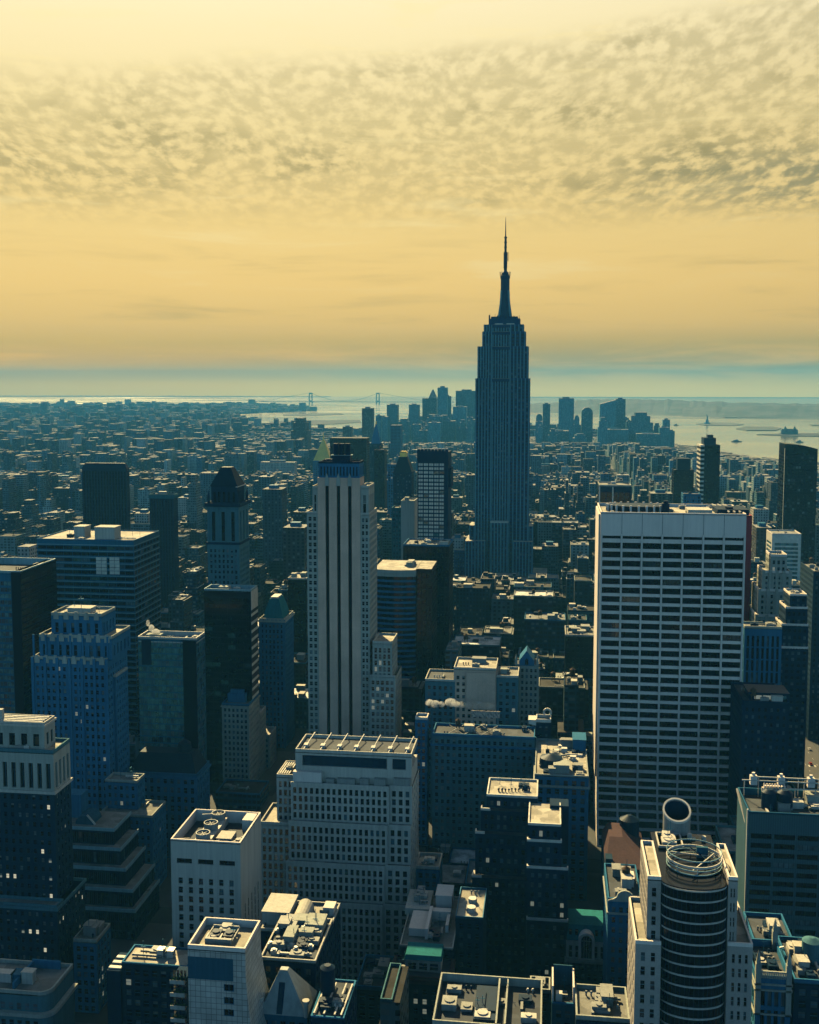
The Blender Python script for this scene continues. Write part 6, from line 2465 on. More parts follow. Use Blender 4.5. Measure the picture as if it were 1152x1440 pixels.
# ---- dark stepped pair with bright copings
def coped_block():
    t = base_thing('coped_dark_block', 'dark stepped block with bright roof copings and rows of lit windows in lower middle', 'building', at(664, 1232, 444)[0], at(800, 1120, 450)[0], 424, 474)
    left = [(684.6, 757, 1121, 452, 472), (676.5, 757, 1141, 449, 451.98), (668.5, 757, 1174, 446, 448.98), (664, 757, 1236, 443, 445.98)]
    right = [(743, 789, 1161, 428, 451), (741.5, 790, 1184, 426, 427.98), (741, 799, 1222, 424, 425.98), (740.5, 799, 1295, 422.5, 423.98)]
    b, w = MB(), Win()
    for gi, grp in enumerate((left, right)):
        for i, (pl, pr, pt, yy, yb) in enumerate(grp):
            a, c, z = foot(pl, pr, pt, yy)
            if gi == 0:
                c = at(743, 1161, 428)[0] - .05 if i else at(756, 1121, 452)[0]
            z0 = 0
            zn = foot(*grp[i + 1][:4])[2] if i + 1 < len(grp) else 0
            nr = max(1, int((z - zn) / 3.7)) if i + 1 < len(grp) else max(1, int(z / 3.7))
            facade(b, w, 'N', yy, a, c, zn, z, max(3, int((c - a) / 2.9)), nr, .45, .5, .3, 1, 0, .8)
            b.face([(c, yy, 0), (c, yb, 0), (c, yb, z), (c, yy, z)])
            b.face([(a, yb, 0), (a, yy, 0), (a, yy, z), (a, yb, z)])
            if i == 0:
                b.face([(c, yb, 0), (a, yb, 0), (a, yb, z), (c, yb, z)])
            r = MB()
            r.box(a + .05, c - .05, yy + .05, yb - .02, z - .4, z)
            r.build('roof', 'roof_light' if i == 0 else 'roof_dark', t)
            k = MB()
            e = a + 4 if (gi == 0 and i > 0) else c
            k.box(a - .1, e, yy - .12, yy + .45, z - .1, z + .9)
            k.box(a - .1, a + .45, yy + .45, yb, z - .1, z + .9)
            if gi == 1 or i == 0:
                k.box(c - .45, c + .1, yy + .45, yb, z - .1, z + .9)
            if i == 0 and gi == 0:
                k.box(a, c, yb - .5, yb, z - .1, z + .9)
            k.build('coping', 'white_panel', t)
    b.build('wall', 'dark_brick', t)
    finish_windows(t, w, [(64, 'dark_glass', 'dark_metal', 1), (16, 'half_blind', 'grey_stone', 1), (4, 'dim_lit_window', 'dark_metal', 2), (10, 'pale_blind', 'dark_metal', 1), (10, 'half_blind', 'dark_metal', 4)], 350)
    a, c, z = foot(743, 789, 1161, 428)
    clutter(t, a + 6, c - 5, 432, 450, z, 351, 8, tank=0, big=False)
    g = MB()
    g.box(c - 4.5, c + 3.4, 446, 456, z - 20, z + .6)
    g.box(c - 4.5, c + 3.4, 446, 446.5, z + .6, z + 1.4)
    g.build('rear_stair_tower', 'dark_brick', t)
    a, c, z = foot(684.6, 757, 1121, 452)
    clutter(t, a + 2, c - 2, 454, 470, z, 352, 7, tank=0, big=False, mats=('dark_metal', 'grey_metal'))


coped_block()


# ---- bottom centre: roof terraces over a red cornice
def red_cornice_block():
    t = base_thing('red_cornice_block', 'dark block with sunny flat roofs, a red cornice and a three-window penthouse at bottom centre', 'building', at(550, 1375, 366)[0], at(679, 1290, 388)[0], 366, 426)
    b, w = MB(), Win()
    main = foot(562, 637, 1333, 380)
    low = foot(550, 632, 1377, 366)
    tier(b, w, main[0], main[1], 380, 420, 0, main[2], 3.2, 3.8, .45, .55, .35, 1.2, .8)
    tier(b, w, low[0], low[1], 366, 379.98, 0, low[2], 3.2, 3.8, .45, .55, .35, 3.0, .8)
    wing = foot(560, 585, 1283, 399)
    deck = foot(650, 679, 1296, 388)
    tier(b, w, main[1] + .05, deck[1], 390, 414, 0, deck[2], 3.2, 3.8, .45, .55, .35, 1.2, .8, sides='NW')
    b.build('wall', 'brown_brick', t)
    finish_windows(t, w, [(60, 'dark_glass', 'grey_stone', 1), (18, 'half_blind', 'grey_stone', 1), (12, 'pale_blind', 'grey_stone', 1), (4, 'dim_lit_window', 'grey_stone', 1)], 360)
    roofkit(t, main[0], main[1], 380, 420, main[2], 361, 5, 'roof_mid', 'pale_stone', .7, .4, tank=0, big=False)
    roofkit(t, main[1] + .05, deck[1], 390, 414, deck[2], 362, 2, 'roof_light', 'grey_metal', .8, .3, tank=0, big=False)
    roofkit(t, low[0], low[1], 366, 379.98, low[2], 363, 2, 'roof_dark', 'red_tile', .8, .5, tank=0, big=False)
    cornice(t, low[0], low[1], 366, 379.9, low[2] - 1.5, .9, 1.6, 'red_tile', 'red_cornice')
    z = main[2]
    x0, x1 = main[0], main[1]
    W = x1 - x0
    # raised walls on the roof
    g = MB()
    g.box(x0 + W * .12, x0 + W * .46, 388, 402, z, z + 3.0)
    g.box(x0 + W * .44, x0 + W * .50, 386, 404, z, z + 4.2)
    g.box(x0 + W * .50, x0 + W * .86, 401, 404, z, z + 3.6)
    g.box(x0 + W * .80, x0 + W * .86, 392, 401, z, z + 3.0)
    g.build('roof_house', 'travertine', t)
    g = MB()
    g.box(x0 - 1.2, x0 + W * .42, 404, 420, z + .02, z + 2.6)
    g.build('upper_terrace', 'pale_stone', t)
    clutter(t, x0, x0 + W * .42, 405, 419, z + 2.6, 364, 7, tank=0, big=False)
    g = MB()
    g.box(x0 + W * .52, x0 + W * .84, 410, 419, z, z + 5.4)
    g.box(x0 + W * .51, x0 + W * .85, 409.7, 419.3, z + 5.4, z + 5.8)
    g.build('stair_bulkhead', 'travertine', t)
    for k in range(2):
        g = MB()
        xx, yy = (main[1] + deck[1]) / 2 + .4, 396 + k * 7
        g.cyl(xx, yy, deck[2], deck[2] + 1.8, 1.7, n=16)
        g.build('round_vent', 'white_panel', t)
    # three window penthouse on the lower roof
    a, c, zz = foot(570, 620, 1350, 371)
    b, w = MB(), Win()
    tier(b, w, a, c, 371, 379.6, low[2], zz, 4, 8, .74, .7, .4, .7, .5, nb=3, nr=1, sides='N')
    b.build('penthouse', 'pale_stone', t)
    finish_windows(t, w, [(1, 'blue_glass', 'white_panel', 1)], 365, 3, 'penthouse_window')
    g = MB()
    g.frustum([[(a - .4, 370.6, zz), (c + .4, 370.6, zz), (c + .4, 379.7, zz), (a - .4, 379.7, zz)], [(a, 372, zz + 1.2), (c, 372, zz + 1.2), (c, 379.6, zz + 1.9), (a, 379.6, zz + 1.9)]])
    g.build('penthouse_roof', 'copper_green', t)


red_cornice_block()


def green_mansard():
    Y = 420.0
    x0, x1, z = foot(797, 853, 1323, Y)
    t = base_thing('green_mansard_house', 'ornate pale house front with an arched dormer under a bright green copper roof', 'building', x0, x1, Y, Y + 18)
    b, w = MB(), Win()
    zl = at(825, 1352, Y)[1]
    tier(b, w, x0, x1, Y, Y + 18, 0, zl - .02, 2.6, 4, .5, .6, .4, .6, .6, sides='N')
    b.build('wall', 'dark_brick', t)
    b2, w2 = MB(), Win()
    tier(b2, w2, x0 - .2, x1 + .2, Y - .3, Y + 18, zl, z, 2.5, 7, .5, .66, .6, .8, .6, nb=6, nr=1, sides='N')
    b2.build('stone_storey', 'pale_stone', t)
    finish_windows(t, w2, [(1, 'dark_glass', 'pale_stone', 1)], 371, 6, 'tall_window')
    finish_windows(t, w, SASH, 370, 60)
    cornice(t, x0, x1, Y, Y + 18, zl - .6, .7, .9, 'limestone')
    g = MB()
    zt = at(825, 1299, Y + 5)[1]
    g.frustum([[(x0, Y, z), (x1, Y, z), (x1, Y + 18, z), (x0, Y + 18, z)], [(x0 + .8, Y + 4, zt), (x1 - .8, Y + 4, zt), (x1 - .8, Y + 17, zt), (x0 + .8, Y + 17, zt)]])
    g.build('copper_roof', 'copper_green', t)
    u = (x0 + x1) / 2
    g = MB()
    cs = [(math.cos(math.pi * i / 14), math.sin(math.pi * i / 14)) for i in range(15)]
    za = z + .4
    ou = [(u - 3.2, Y - .6, zl + 1)] + [(u + 3.2 * -k, Y - .6, za + 3.0 * s) for k, s in cs] + [(u + 3.2, Y - .6, zl + 1)]
    g.face(list(reversed(ou)))
    for (p, q) in zip(ou, ou[1:]):
        g.face([p, q, (q[0], Y + 3.2, q[2]), (p[0], Y + 3.2, p[2])])
    g.build('arched_dormer', 'travertine', t)
    g = MB()
    iu = [(u - 2.1, Y - .66, zl + 1.6)] + [(u + 2.1 * -k, Y - .66, za + 1.9 * s) for k, s in cs] + [(u + 2.1, Y - .66, zl + 1.6)]
    g.face(list(reversed(iu)), 0)
    for k in (-1, 0, 1):
        g.box(u + k * 1.0 - .1, u + k * 1.0 + .1, Y - .76, Y - .67, zl + 1.7, za + 1.2, 1)
    g.box(u - 2, u + 2, Y - .76, Y - .67, za - .3, za - .1, 1)
    g.build('arched_window', ['dark_glass', 'pale_stone'], t)
    for k in (-1, 1):
        for q in (.5, .82):
            x = u + k * (x1 - x0) / 2 * q
            g = MB()
            g.box(x - .55, x + .55, Y + 1.2, Y + 3.4, z + 1.6, z + 3.2)
            g.build('roof_dormer', 'dark_glass', t)
    g = MB()
    for k in range(9):
        x = x0 + (x1 - x0) * k / 8
        g.box(x - .3, x + .3, Y - .5, Y - .1, zl, zl + 1.5)
    g.box(x0, x1, Y - .5, Y - .35, zl + 1.5, zl + 1.7)
    g.build('balustrade', 'pale_stone', t)


green_mansard()


def scrolled_gable():
    Y = 392.0
    x0, x1, z = foot(855, 903, 1268, Y)
    t = base_thing('scrolled_gable_building', 'dark narrow building with a curved scrolled parapet left of the round glass tower', 'building', x0, x1, Y, Y + 30)
    b, w = MB(), Win()
    tier(b, w, x0, x1, Y, Y + 30, 0, z, 2.6, 3.8, .48, .58, .4, 1.5, .8)
    b.build('wall', 'grey_stone', t)
    finish_windows(t, w, SASH, 380, 80)
    u = (x0 + x1) / 2
    h = (x1 - x0) / 2
    pts = [(-1, 0), (-.95, .5), (-.7, .8), (-.5, 1.6), (-.42, 3.0), (-.25, 3.9), (0, 4.3), (.25, 3.9), (.42, 3.0), (.5, 1.6), (.7, .8), (.95, .5), (1, 0)]
    g = MB()
    lo = [(u + h * p, z + q) for p, q in pts]
    for yy, rev in ((Y - .3, False), (Y + .5, True)):
        f = [(p, yy, q) for p, q in lo]
        g.face(f if rev else list(reversed(f)))
    for p, q in zip(lo, lo[1:]):
        g.face([(p[0], Y - .3, p[1]), (q[0], Y - .3, q[1]), (q[0], Y + .5, q[1]), (p[0], Y + .5, p[1])])
    g.build('scrolled_parapet', 'limestone', t)
    roofkit(t, x0, x1, Y + .6, Y + 30, z, 381, 5, 'roof_dark', 'grey_stone', .9, tank=1)
    cornice(t, x0, x1, Y, Y + 29, z - 5, .5, .7, 'limestone')
    g = MB()
    a, c, zz = foot(878, 892, 1236, 404)
    g.box(a, c, 404, 410, z, zz)
    g.box(a - .2, c + .2, 403.8, 410.2, zz, zz + .3)
    g.build('stair_bulkhead', 'travertine', t)


scrolled_gable()


def brown_roof():
    Y = 470.0
    x0, x1, z = foot(852, 912, 1222, Y)
    t = base_thing('brown_roofed_building', 'low building with a sloping red-brown roof at the foot of the white grid tower', 'building', x0, x1, Y, Y + 40)
    b, w = MB(), Win()
    tier(b, w, x0, x1, Y, Y + 40, 0, z, 3, 3.8, .45, .55, .3, 1, .8, sides='N')
    b.build('wall', 'dark_brick', t)
    finish_windows(t, w, PLAIN, 385, 40)
    u = x0 + (x1 - x0) * .3
    zt = at(866, 1196, Y + 30)[1]
    g = MB()
    g.frustum([[(x0, Y, z), (x1, Y, z), (x1, Y + 40, z), (x0, Y + 40, z)], [(u - 3, Y + 20, z + 6), (u + 3, Y + 20, z + 6), (u + 3, Y + 36, z + 6), (u - 3, Y + 36, z + 6)]])
    g.build('sloping_roof', 'red_tile', t)
    g = MB()
    g.cyl(x1 - 6, Y + 34, z, z + 9, 4.6, n=20)
    g.cyl(x1 - 6, Y + 34, z + 9, z + 11, 4.6, 1, n=20)
    g.build('drum_tank', 'dark_metal', t)
    g = MB()
    g.box(x0, x0 + 3, Y + .3, Y + 6, z, z + 4)
    g.build('stair_bulkhead', 'brown_brick', t)


brown_roof()

# ---- bottom row
t, (x0, x1, y0, y1, z1) = simple('bottom_twin_roof_block', 'pair of flat roofs with pale copings and dark stair houses at the bottom centre edge', 608, 762, 1446, 300, depth=26, wall='dark_brick', n=7, seed=390, roof='roof_dark', par='limestone', sink=1.4, tank=0, bay=3, limit=40, big=False)
for pa, pb, top in ((668, 700, 1412),):
    a, c, zz = foot(pa, pb, top, 312)
    g = MB()
    g.box(a, c, 304, 322, z1 - 1.4, zz)
    for k in range(2):
        g.box(a + .4 + k * (c - a) / 2, a + (k + 1) * (c - a) / 2 - .4, 308, 318, zz, zz + .5)
    g.build('stair_house', 'dark_metal', t)
g = MB()
for px in (700, 712):
    a = at(px, 1420, 312)[0]
    g.box(a - .25, a + .25, 301, 325, z1 - 1.4, z1 + 1.2)
g.build('party_wall', 'limestone', t)
t, (x0, x1, y0, y1, z1) = simple('light_shaft_block', 'narrow dark block open at the top between two bright upright walls', 776, 808, 1413, 318, depth=12, wall='blue_grey_panel', n=2, seed=391, roof='roof_dark', par='grey_stone', ph=.6, tank=0, bay=3, limit=30, big=False)
for xx in (x0, x1 - .5):
    g = MB()
    g.box(xx, xx + .5, y0 + .6, y1 - .6, z1, z1 + 5.5)
    g.build('upright_wall', 'travertine', t)
g = MB()
g.box(x0 + .5, x1 - .5, y1 - 1.0, y1 - .6, z1, z1 + 6.5)
g.build('rear_wall', 'blue_grey_panel', t)
g = MB()
g.box(x0 + 1.2, x0 + 3.2, y0 + 1.4, y0 + 3.4, z1, z1 + 2.6)
g.build('air_handler', 'white_panel', t)
simple('bottom_right_roof_block', 'low block with a brown patched roof and white flue beside the round glass tower', 810, 886, 1436, 306, depth=17, wall='dark_brick', n=9, seed=392, roof='roof_mid', par='limestone', tank=0, bay=3, limit=40)
simple('small_step_block', 'small dark roof with pale coping behind the twin flat roofs', 745, 774, 1396, 352, depth=8, wall='dark_brick', n=3, seed=393, roof='roof_dark', par='limestone', tank=0, bay=3, limit=30)


def pinnacled_building():
    Y = 322.0
    x0, x1, z = foot(1063, 1113, 1374, Y)
    t = base_thing('pinnacled_building', 'small gothic building with corner pinnacles right of the round glass tower', 'building', x0, x1, Y, Y + 22)
    b, w = MB(), Win()
    tier(b, w, x0, x1, Y, Y + 22, 0, z, 2.2, 6.5, .6, .8, .6, 3.2, 1.2)
    b.build('wall', 'grey_stone', t)
    finish_windows(t, w, PLAIN, 400, 80)
    for x in (x0 + .7, x1 - .7):
        for y in (Y + .4, Y + 21):
            g = MB()
            g.box(x - .8, x + .8, y - .8, y + .8, z - 12, z + 4)
            g.box(x - .6, x + .6, y - .6, y + .6, z + 4, z + 5.2)
            g.cyl(x, y, z + 5.2, z + 8, .7, .05, 8)
            g.build('pinnacle', 'limestone', t)
    g = MB()
    for k in range(14):
        u = x0 + 1.8 + (x1 - x0 - 3.6) * k / 13
        g.box(u - .18, u + .18, Y - .2, Y + .2, z - .5, z + 1.4)
    g.box(x0 + 1.5, x1 - 1.5, Y - .25, Y + .25, z + 1.4, z + 1.8)
    g.build('balustrade', 'limestone', t)
    for k, h in enumerate((-2.6, -4.4, -12)):
        cornice(t, x0, x1, Y, Y + 22, z + h, .4, .5, 'limestone')
    roofkit(t, x0, x1, Y, Y + 22, z, 401, 6, 'roof_dark', 'grey_stone', .4, sink=2.0, tank=0, big=False)
    g = MB()
    a, zz = at(1067, 1334, 346)
    c, z2 = at(1100, 1326, 346)
    g.beam((a, 343.5, zz), (c, 343.5, z2), .5)
    g.box(a + .2, a + .5, 343.2, 343.6, z - 2, zz)
    g.build('roof_boom', 'white_panel', t)


pinnacled_building()
simple('dark_annexe', 'dark low annexe with patched roof behind the gothic pinnacled building', 1060, 1118, 1330, 352, depth=20, wall='dark_brick', n=8, seed=402, roof='roof_dark', par='grey_stone', tank=0, limit=30)
t, (x0, x1, y0, y1, z1) = simple('tank_roof_building', 'shaded building with a round tank on its roof in bottom right corner', 1117, 1175, 1384, 326, depth=26, wall='dark_brick', n=14, seed=403, roof='roof_dark', par='grey_stone', tank=0, limit=40)
g = MB()
xx = at(1141, 1350, 340)[0]
g.cyl(xx, 340, z1, z1 + 6.5, 3.0, n=20)
g.cyl(xx, 340, z1 + 6.5, z1 + 7.6, 3.0, .8, n=20)
g.build('round_tank', 'tan_brick', t)
simple('dark_arcade_building', 'small dark building with a white arched dormer left of the red cornice block', 500, 545, 1392, 372, depth=22, wall='dark_brick', n=6, seed=404, roof='roof_dark', par='grey_stone', tank=0, limit=40)
simple('pale_roof_pair', 'low grey block with two pale roof boxes behind the red cornice block', 584, 618, 1222, 452, depth=14, wall='grey_stone', n=3, seed=405, roof='roof_light', par='pale_stone', tank=0, limit=30)
# ================================================================== ground, water, far land
def structure_obj(name, mb, mat):
    return structure(mb.build(name, mat))


FAR = 19800.0


def squeeze(Y):
    return Y if Y < 3000 else min(FAR - 900, 3000 + (Y - 3000) * .62)

m, T = newmat('land')
_g = T.n('ShaderNodeNewGeometry')
_a = T.noise(_g.outputs['Position'], .0035, 6, .65)
_b = T.noise(_g.outputs['Position'], .03, 4, .6)
principled(T, Base_Color=T.mix(T.mr(T.m('ADD', T.m('MULTIPLY', _a, .5), T.m('MULTIPLY', _b, .5)), .38, .62), (.008, .014, .02, 1), (.02, .03, .036, 1)), Roughness=.95)
m, T = newmat('asphalt')
_g = T.n('ShaderNodeNewGeometry')
_b = T.noise(_g.outputs['Position'], .2, 5, .6)
principled(T, Base_Color=T.mix(_b, (.035, .036, .038, 1), (.075, .075, .075, 1)), Roughness=.85)
m, T = newmat('paving')
_g = T.n('ShaderNodeNewGeometry')
_b = T.noise(_g.outputs['Position'], .15, 5, .6)
principled(T, Base_Color=T.mix(_b, (.03, .035, .04, 1), (.07, .075, .08, 1)), Roughness=.9)
m, T = newmat('water')
_g = T.n('ShaderNodeNewGeometry')
_w = T.noise(T.vmul(_g.outputs['Position'], (.02, .045, 1)), 1.0, 4, .6)
_w2 = T.noise(T.vmul(_g.outputs['Position'], (.0006, .0022, 1)), 1.0, 4, .6, .4)
bp = T.n('ShaderNodeBump', {'Height': _w, 'Strength': .12, 'Distance': 2.0})
b = principled(T, Base_Color=(.92, .82, .58, 1), Metallic=.9, Roughness=T.mr(_w2, .35, .65, .08, .18), IOR=1.5)  # yellow metallic base paints the sky's reflection into the water
b.inputs['Specular IOR Level'].default_value = .9
T.set(b, 'Normal', bp.outputs[0])
m, T = newmat('hillside')
_g = T.n('ShaderNodeNewGeometry')
_a = T.noise(_g.outputs['Position'], .004, 6, .7)
principled(T, Base_Color=T.mix(T.mr(_a, .4, .6), (.035, .045, .035, 1), (.085, .09, .08, 1)), Roughness=.95)
M = MATS

b = MB()
n = 96
b.face([(FAR * math.cos(2 * math.pi * i / n), FAR * math.sin(2 * math.pi * i / n), 0.0) for i in range(n)])
structure_obj('ground', b, 'land')


def sheet(name, pts, z, mat, thick=None):
    g = MB()
    P = [ground(px, py) for px, py in pts]
    g.face([(x, y, z) for x, y in P])
    if thick:
        k = len(P)
        for i in range(k):
            j = (i + 1) % k
            g.face([(P[i][0], P[i][1], 0), (P[j][0], P[j][1], 0), (P[j][0], P[j][1], z), (P[i][0], P[i][1], z)])
    return structure_obj(name, g, mat)


WATER = [(-420, 557.9), (1560, 559), (1560, 676), (1152, 652), (1100, 648), (1055, 643), (1020, 637), (1000, 630), (952, 627), (920, 618), (760, 607), (700, 601), (600, 599), (530, 600),
         (519, 611), (480, 613), (440, 611), (432, 607), (395, 606), (345, 601), (345, 594), (372, 592), (332, 589), (333, 583), (392, 580), (446, 578), (430, 573), (380, 570.6), (250, 568.6), (60, 568.8), (-420, 571)]
# the far rim follows the horizon circle so that water runs to it
_wp = []
for i in range(41):
    a = YAW + R(38) - R(76) * i / 40
    _wp.append((-math.sin(a) * (FAR - 60), math.cos(a) * (FAR - 60)))
g = MB()
_near = [ground(px, py) for px, py in WATER[2:]]
g.face([(x, y, .35) for x, y in reversed(_wp + _near)])
structure_obj('bay_water', g, 'water')
sheet('creek_water', [(321, 617), (372, 614.5), (408, 610), (410, 612.5), (392, 617.5), (322, 620.5)], .35, 'water')
sheet('inlet_water', [(330, 585), (380, 584), (383, 587.5), (332, 589)], .36, 'water')
sheet('island', [(378, 593), (430, 591.5), (506, 591), (508, 594), (470, 596.5), (432, 598), (380, 596)], 2, 'land', True)
sheet('island', [(398, 583), (480, 581.5), (484, 583), (440, 585), (398, 585)], 2, 'land', True)
sheet('island', [(979, 596.5), (1000, 594.6), (1030, 595.2), (1046, 597.4), (1030, 599), (990, 598.4)], 3, 'hillside', True)
sheet('island', [(1035, 603.6), (1050, 600.4), (1088, 600.8), (1099, 603), (1092, 605.6), (1050, 605.8)], 4, 'hillside', True)
sheet('island', [(1064, 611.6), (1100, 610.2), (1200, 609.4), (1200, 614.6), (1120, 613.8)], 3, 'land', True)
sheet('island', [(992, 585), (1040, 582.2), (1200, 583), (1200, 588.8), (1100, 588.2), (1020, 587.4)], 4, 'hillside', True)
sheet('island', [(1138, 597.6), (1200, 596.4), (1200, 599.4), (1142, 599)], 3, 'hillside', True)


def ridge(name, pts, depth, mat, seed, jag=1.0):
    """a long hill: crest given as (column, row, distance)"""
    rnd = random.Random(seed)
    g = MB()
    rows = [[], [], []]
    for i in range(len(pts) - 1):
        for k in range(10):
            f = k / 10
            px = pts[i][0] + (pts[i + 1][0] - pts[i][0]) * f
            py = pts[i][1] + (pts[i + 1][1] - pts[i][1]) * f
            Y = squeeze(pts[i][2] + (pts[i + 1][2] - pts[i][2]) * f)
            x, z = at(px, py, Y)
            z = max(3, z + rnd.gauss(0, 4.0) * jag)
            xa, _ = at(px, py, Y - depth)
            xb, _ = at(px, py, Y + depth)
            rows[0].append((xa, Y - depth, 0))
            rows[1].append((x, Y, z))
            rows[2].append((xb, Y + depth, 0))
    k = len(rows[0])
    for a, c in ((0, 1), (1, 2)):
        for i in range(k - 1):
            g.face([rows[a][i], rows[a][i + 1], rows[c][i + 1], rows[c][i]])
    return structure_obj(name, g, mat)


ridge('hills', [(700, 568, 14500), (770, 566.5, 14500), (830, 562.2, 14000), (880, 561.6, 13800), (940, 562.4, 13800), (1000, 564.8, 13600), (1080, 567, 13400), (1160, 567.5, 13200), (1300, 567.5, 13000)], 900, 'hillside', 1)
ridge('hills', [(-220, 556.2, 33000), (100, 556.2, 33000), (330, 556.8, 33000), (480, 557.3, 33000)], 500, 'hillside', 2, .6)
ridge('hills', [(700, 560, 30000), (820, 559, 30000), (1000, 558.6, 30000), (1300, 559, 30000)], 800, 'hillside', 3, .6)
ridge('hills', [(960, 573, 12400), (1040, 571, 12000), (1160, 570.6, 11800), (1300, 571, 11600)], 500, 'hillside', 4)

# ------------------------------------------------------------------ streets
AVE = [(-1290, 28), (-1490, 28), (-1700, 28), (-1920, 28), (-2150, 28), (-2400, 28), (-155, 26), (-290, 24), (-425, 34), (-560, 24), (-720, 28), (-900, 28), (-1090, 28), (172, 30), (430, 28), (680, 28), (930, 28), (1180, 28), (1430, 28)]
AVE.sort()
EDGES = []
for (a, wa), (c, wc) in zip(AVE, AVE[1:]):
    EDGES.append((a + wa / 2, c - wc / 2))
STREETS = [(238 + 80.5 * k) for k in range(-1, 62)]
b = MB()
for x0, x1 in EDGES:
    for y in STREETS:
        if y > 3000:
            break
        ya, yb = y + 8, y + 80.5 - 8
        if proj(x0, yb, 0)[0] > 1300 or proj(x1, yb, 0)[0] < -150:
            continue
        b.box(x0, x1, ya, yb, 0.0, .15, bottom=False)
structure_obj('pavement', b, 'paving')
b = MB()
for x, w in AVE:
    b.face([(x - w / 2 + .0, 120, .004), (x + w / 2, 120, .004), (x + w / 2, 5100, .004), (x - w / 2, 5100, .004)])
structure_obj('avenue_road', b, 'asphalt')
b = MB()
for x, w in AVE:
    for k in range(1, 4):
        y = 240
        u = x - w / 2 + w * k / 4
        while y < 1600:
            b.face([(u - .09, y, .009), (u + .09, y, .009), (u + .09, y + 3, .009), (u - .09, y + 3, .009)])
            y += 12
    for y in STREETS[:18]:
        for q in range(8):
            u = x - w / 2 + w * (q + .5) / 8
            b.face([(u - .5, y + 8.5, .009), (u + .5, y + 8.5, .009), (u + .5, y + 11.5, .009), (u - .5, y + 11.5, .009)])
structure_obj('road_marking', b, 'white_panel')

# ------------------------------------------------------------------ ordinary buildings
def blocked(x0, x1, y0, y1):
    for a, c, p, q in HERO_RECTS:
        if x0 < c and x1 > a and y0 < q and y1 > p:
            return True
    return False


rnd = random.Random(77)
TINTS = [((.04, .10, .125), 'sandy'), ((.015, .05, .08), 'brown'), ((.02, .04, .058), 'red-brown'), ((.13, .19, .20), 'pale'), ((.014, .075, .125), 'grey'), ((.004, .03, .06), 'dark'), ((.035, .07, .095), 'rosy'), ((.20, .25, .245), 'whitish')]  # wall tints pushed to blue, teal shade put into the colours


def haze_tint(c, y):
    k = 1.0 + 0.9 * min(1.0, max(0.0, (y - 1200) / 1200))  # lightens with distance, the haze lift painted into the wall colour
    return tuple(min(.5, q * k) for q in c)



def envelope(px, Y):
    """lowest screen row that ordinary buildings of a distance may reach, so that the named ones stay as visible as they are"""
    if Y < 420:
        return 1330 if px > 130 else 1400
    if Y < 620:
        if px < 300:
            return 1240
        if px < 590:
            return 1300
        return 1230 if px < 1040 else 1120
    if Y < 900:
        if px < 240:
            return 930
        if px < 440:
            return 900
        if px < 600:
            return 960
        if px < 845:
            return 872
        return 980
    if Y < 1290:
        if 600 < px < 845:
            return 812
        return 780
    if Y < 1700:
        return 720
    if px > 900 and Y > 2400:
        return 628 + max(0, px - 930) * .12
    if Y < 2500:
        return 664
    return 632 if Y < 3000 else (622 if 500 < px < 960 else 606)


def in_poly(x, y, P):
    c = False
    n = len(P)
    for i in range(n):
        (x1, y1), (x2, y2) = P[i], P[i - 1]
        if (y1 > y) != (y2 > y) and x < (x2 - x1) * (y - y1) / (y2 - y1) + x1:
            c = not c
    return c


WPOLY = _wp + _near


LOTS = []
for x0, x1 in EDGES:
    for y in STREETS:
        if y > 5000:
            break
        for half in (0, 1):
            ya = y + 8 + 1.5 + half * 32.3
            yb = ya + 30.5
            x = x0 + 2
            while x < x1 - 12:
                w = rnd.choice((9, 13, 16, 20, 26, 34)) * (1.0 if y < 1500 else .8)
                w = min(w, x1 - 2 - x)
                if x1 - 2 - x - w < 7:
                    w = x1 - 2 - x
                xa, xb = x, x + w
                x += w + .15
                pc = proj((xa + xb) / 2, ya, 30)
                if pc[0] < -70 or pc[0] > 1225 or ya < 232:
                    continue
                if ya > 2600 and (in_poly(xb + 25, ya, WPOLY) or in_poly(xa, yb + 60, WPOLY)):
                    continue
                if blocked(xa, xb, ya, yb):
                    continue
                if ya < 620:
                    h = rnd.choice((16, 20, 26, 34, 42, 55))
                elif ya < 1300:
                    h = rnd.choice((16, 22, 28, 36, 45, 58, 70))
                elif ya < 2300:
                    h = rnd.choice((18, 24, 32, 42, 56, 72, 100))
                elif ya < 3300:
                    h = rnd.choice((14, 18, 24, 32, 44, 62, 85))
                else:
                    h = rnd.choice((16, 22, 30, 40, 52, 66) if xa > -700 else (10, 14, 18, 24, 32))
                e = envelope(pc[0], ya)
                zmax = at(pc[0], e, ya)[1]
                h = min(h, max(9, zmax * rnd.uniform(.72, 1.0)))
                d = rnd.uniform(.7, 1.0) * 30.5
                if half == 1:
                    ya2, yb2 = yb - d, yb
                else:
                    ya2, yb2 = ya, ya + d
                LOTS.append((xa, xb, ya2, yb2, h, rnd.randrange(len(TINTS)), rnd.random()))


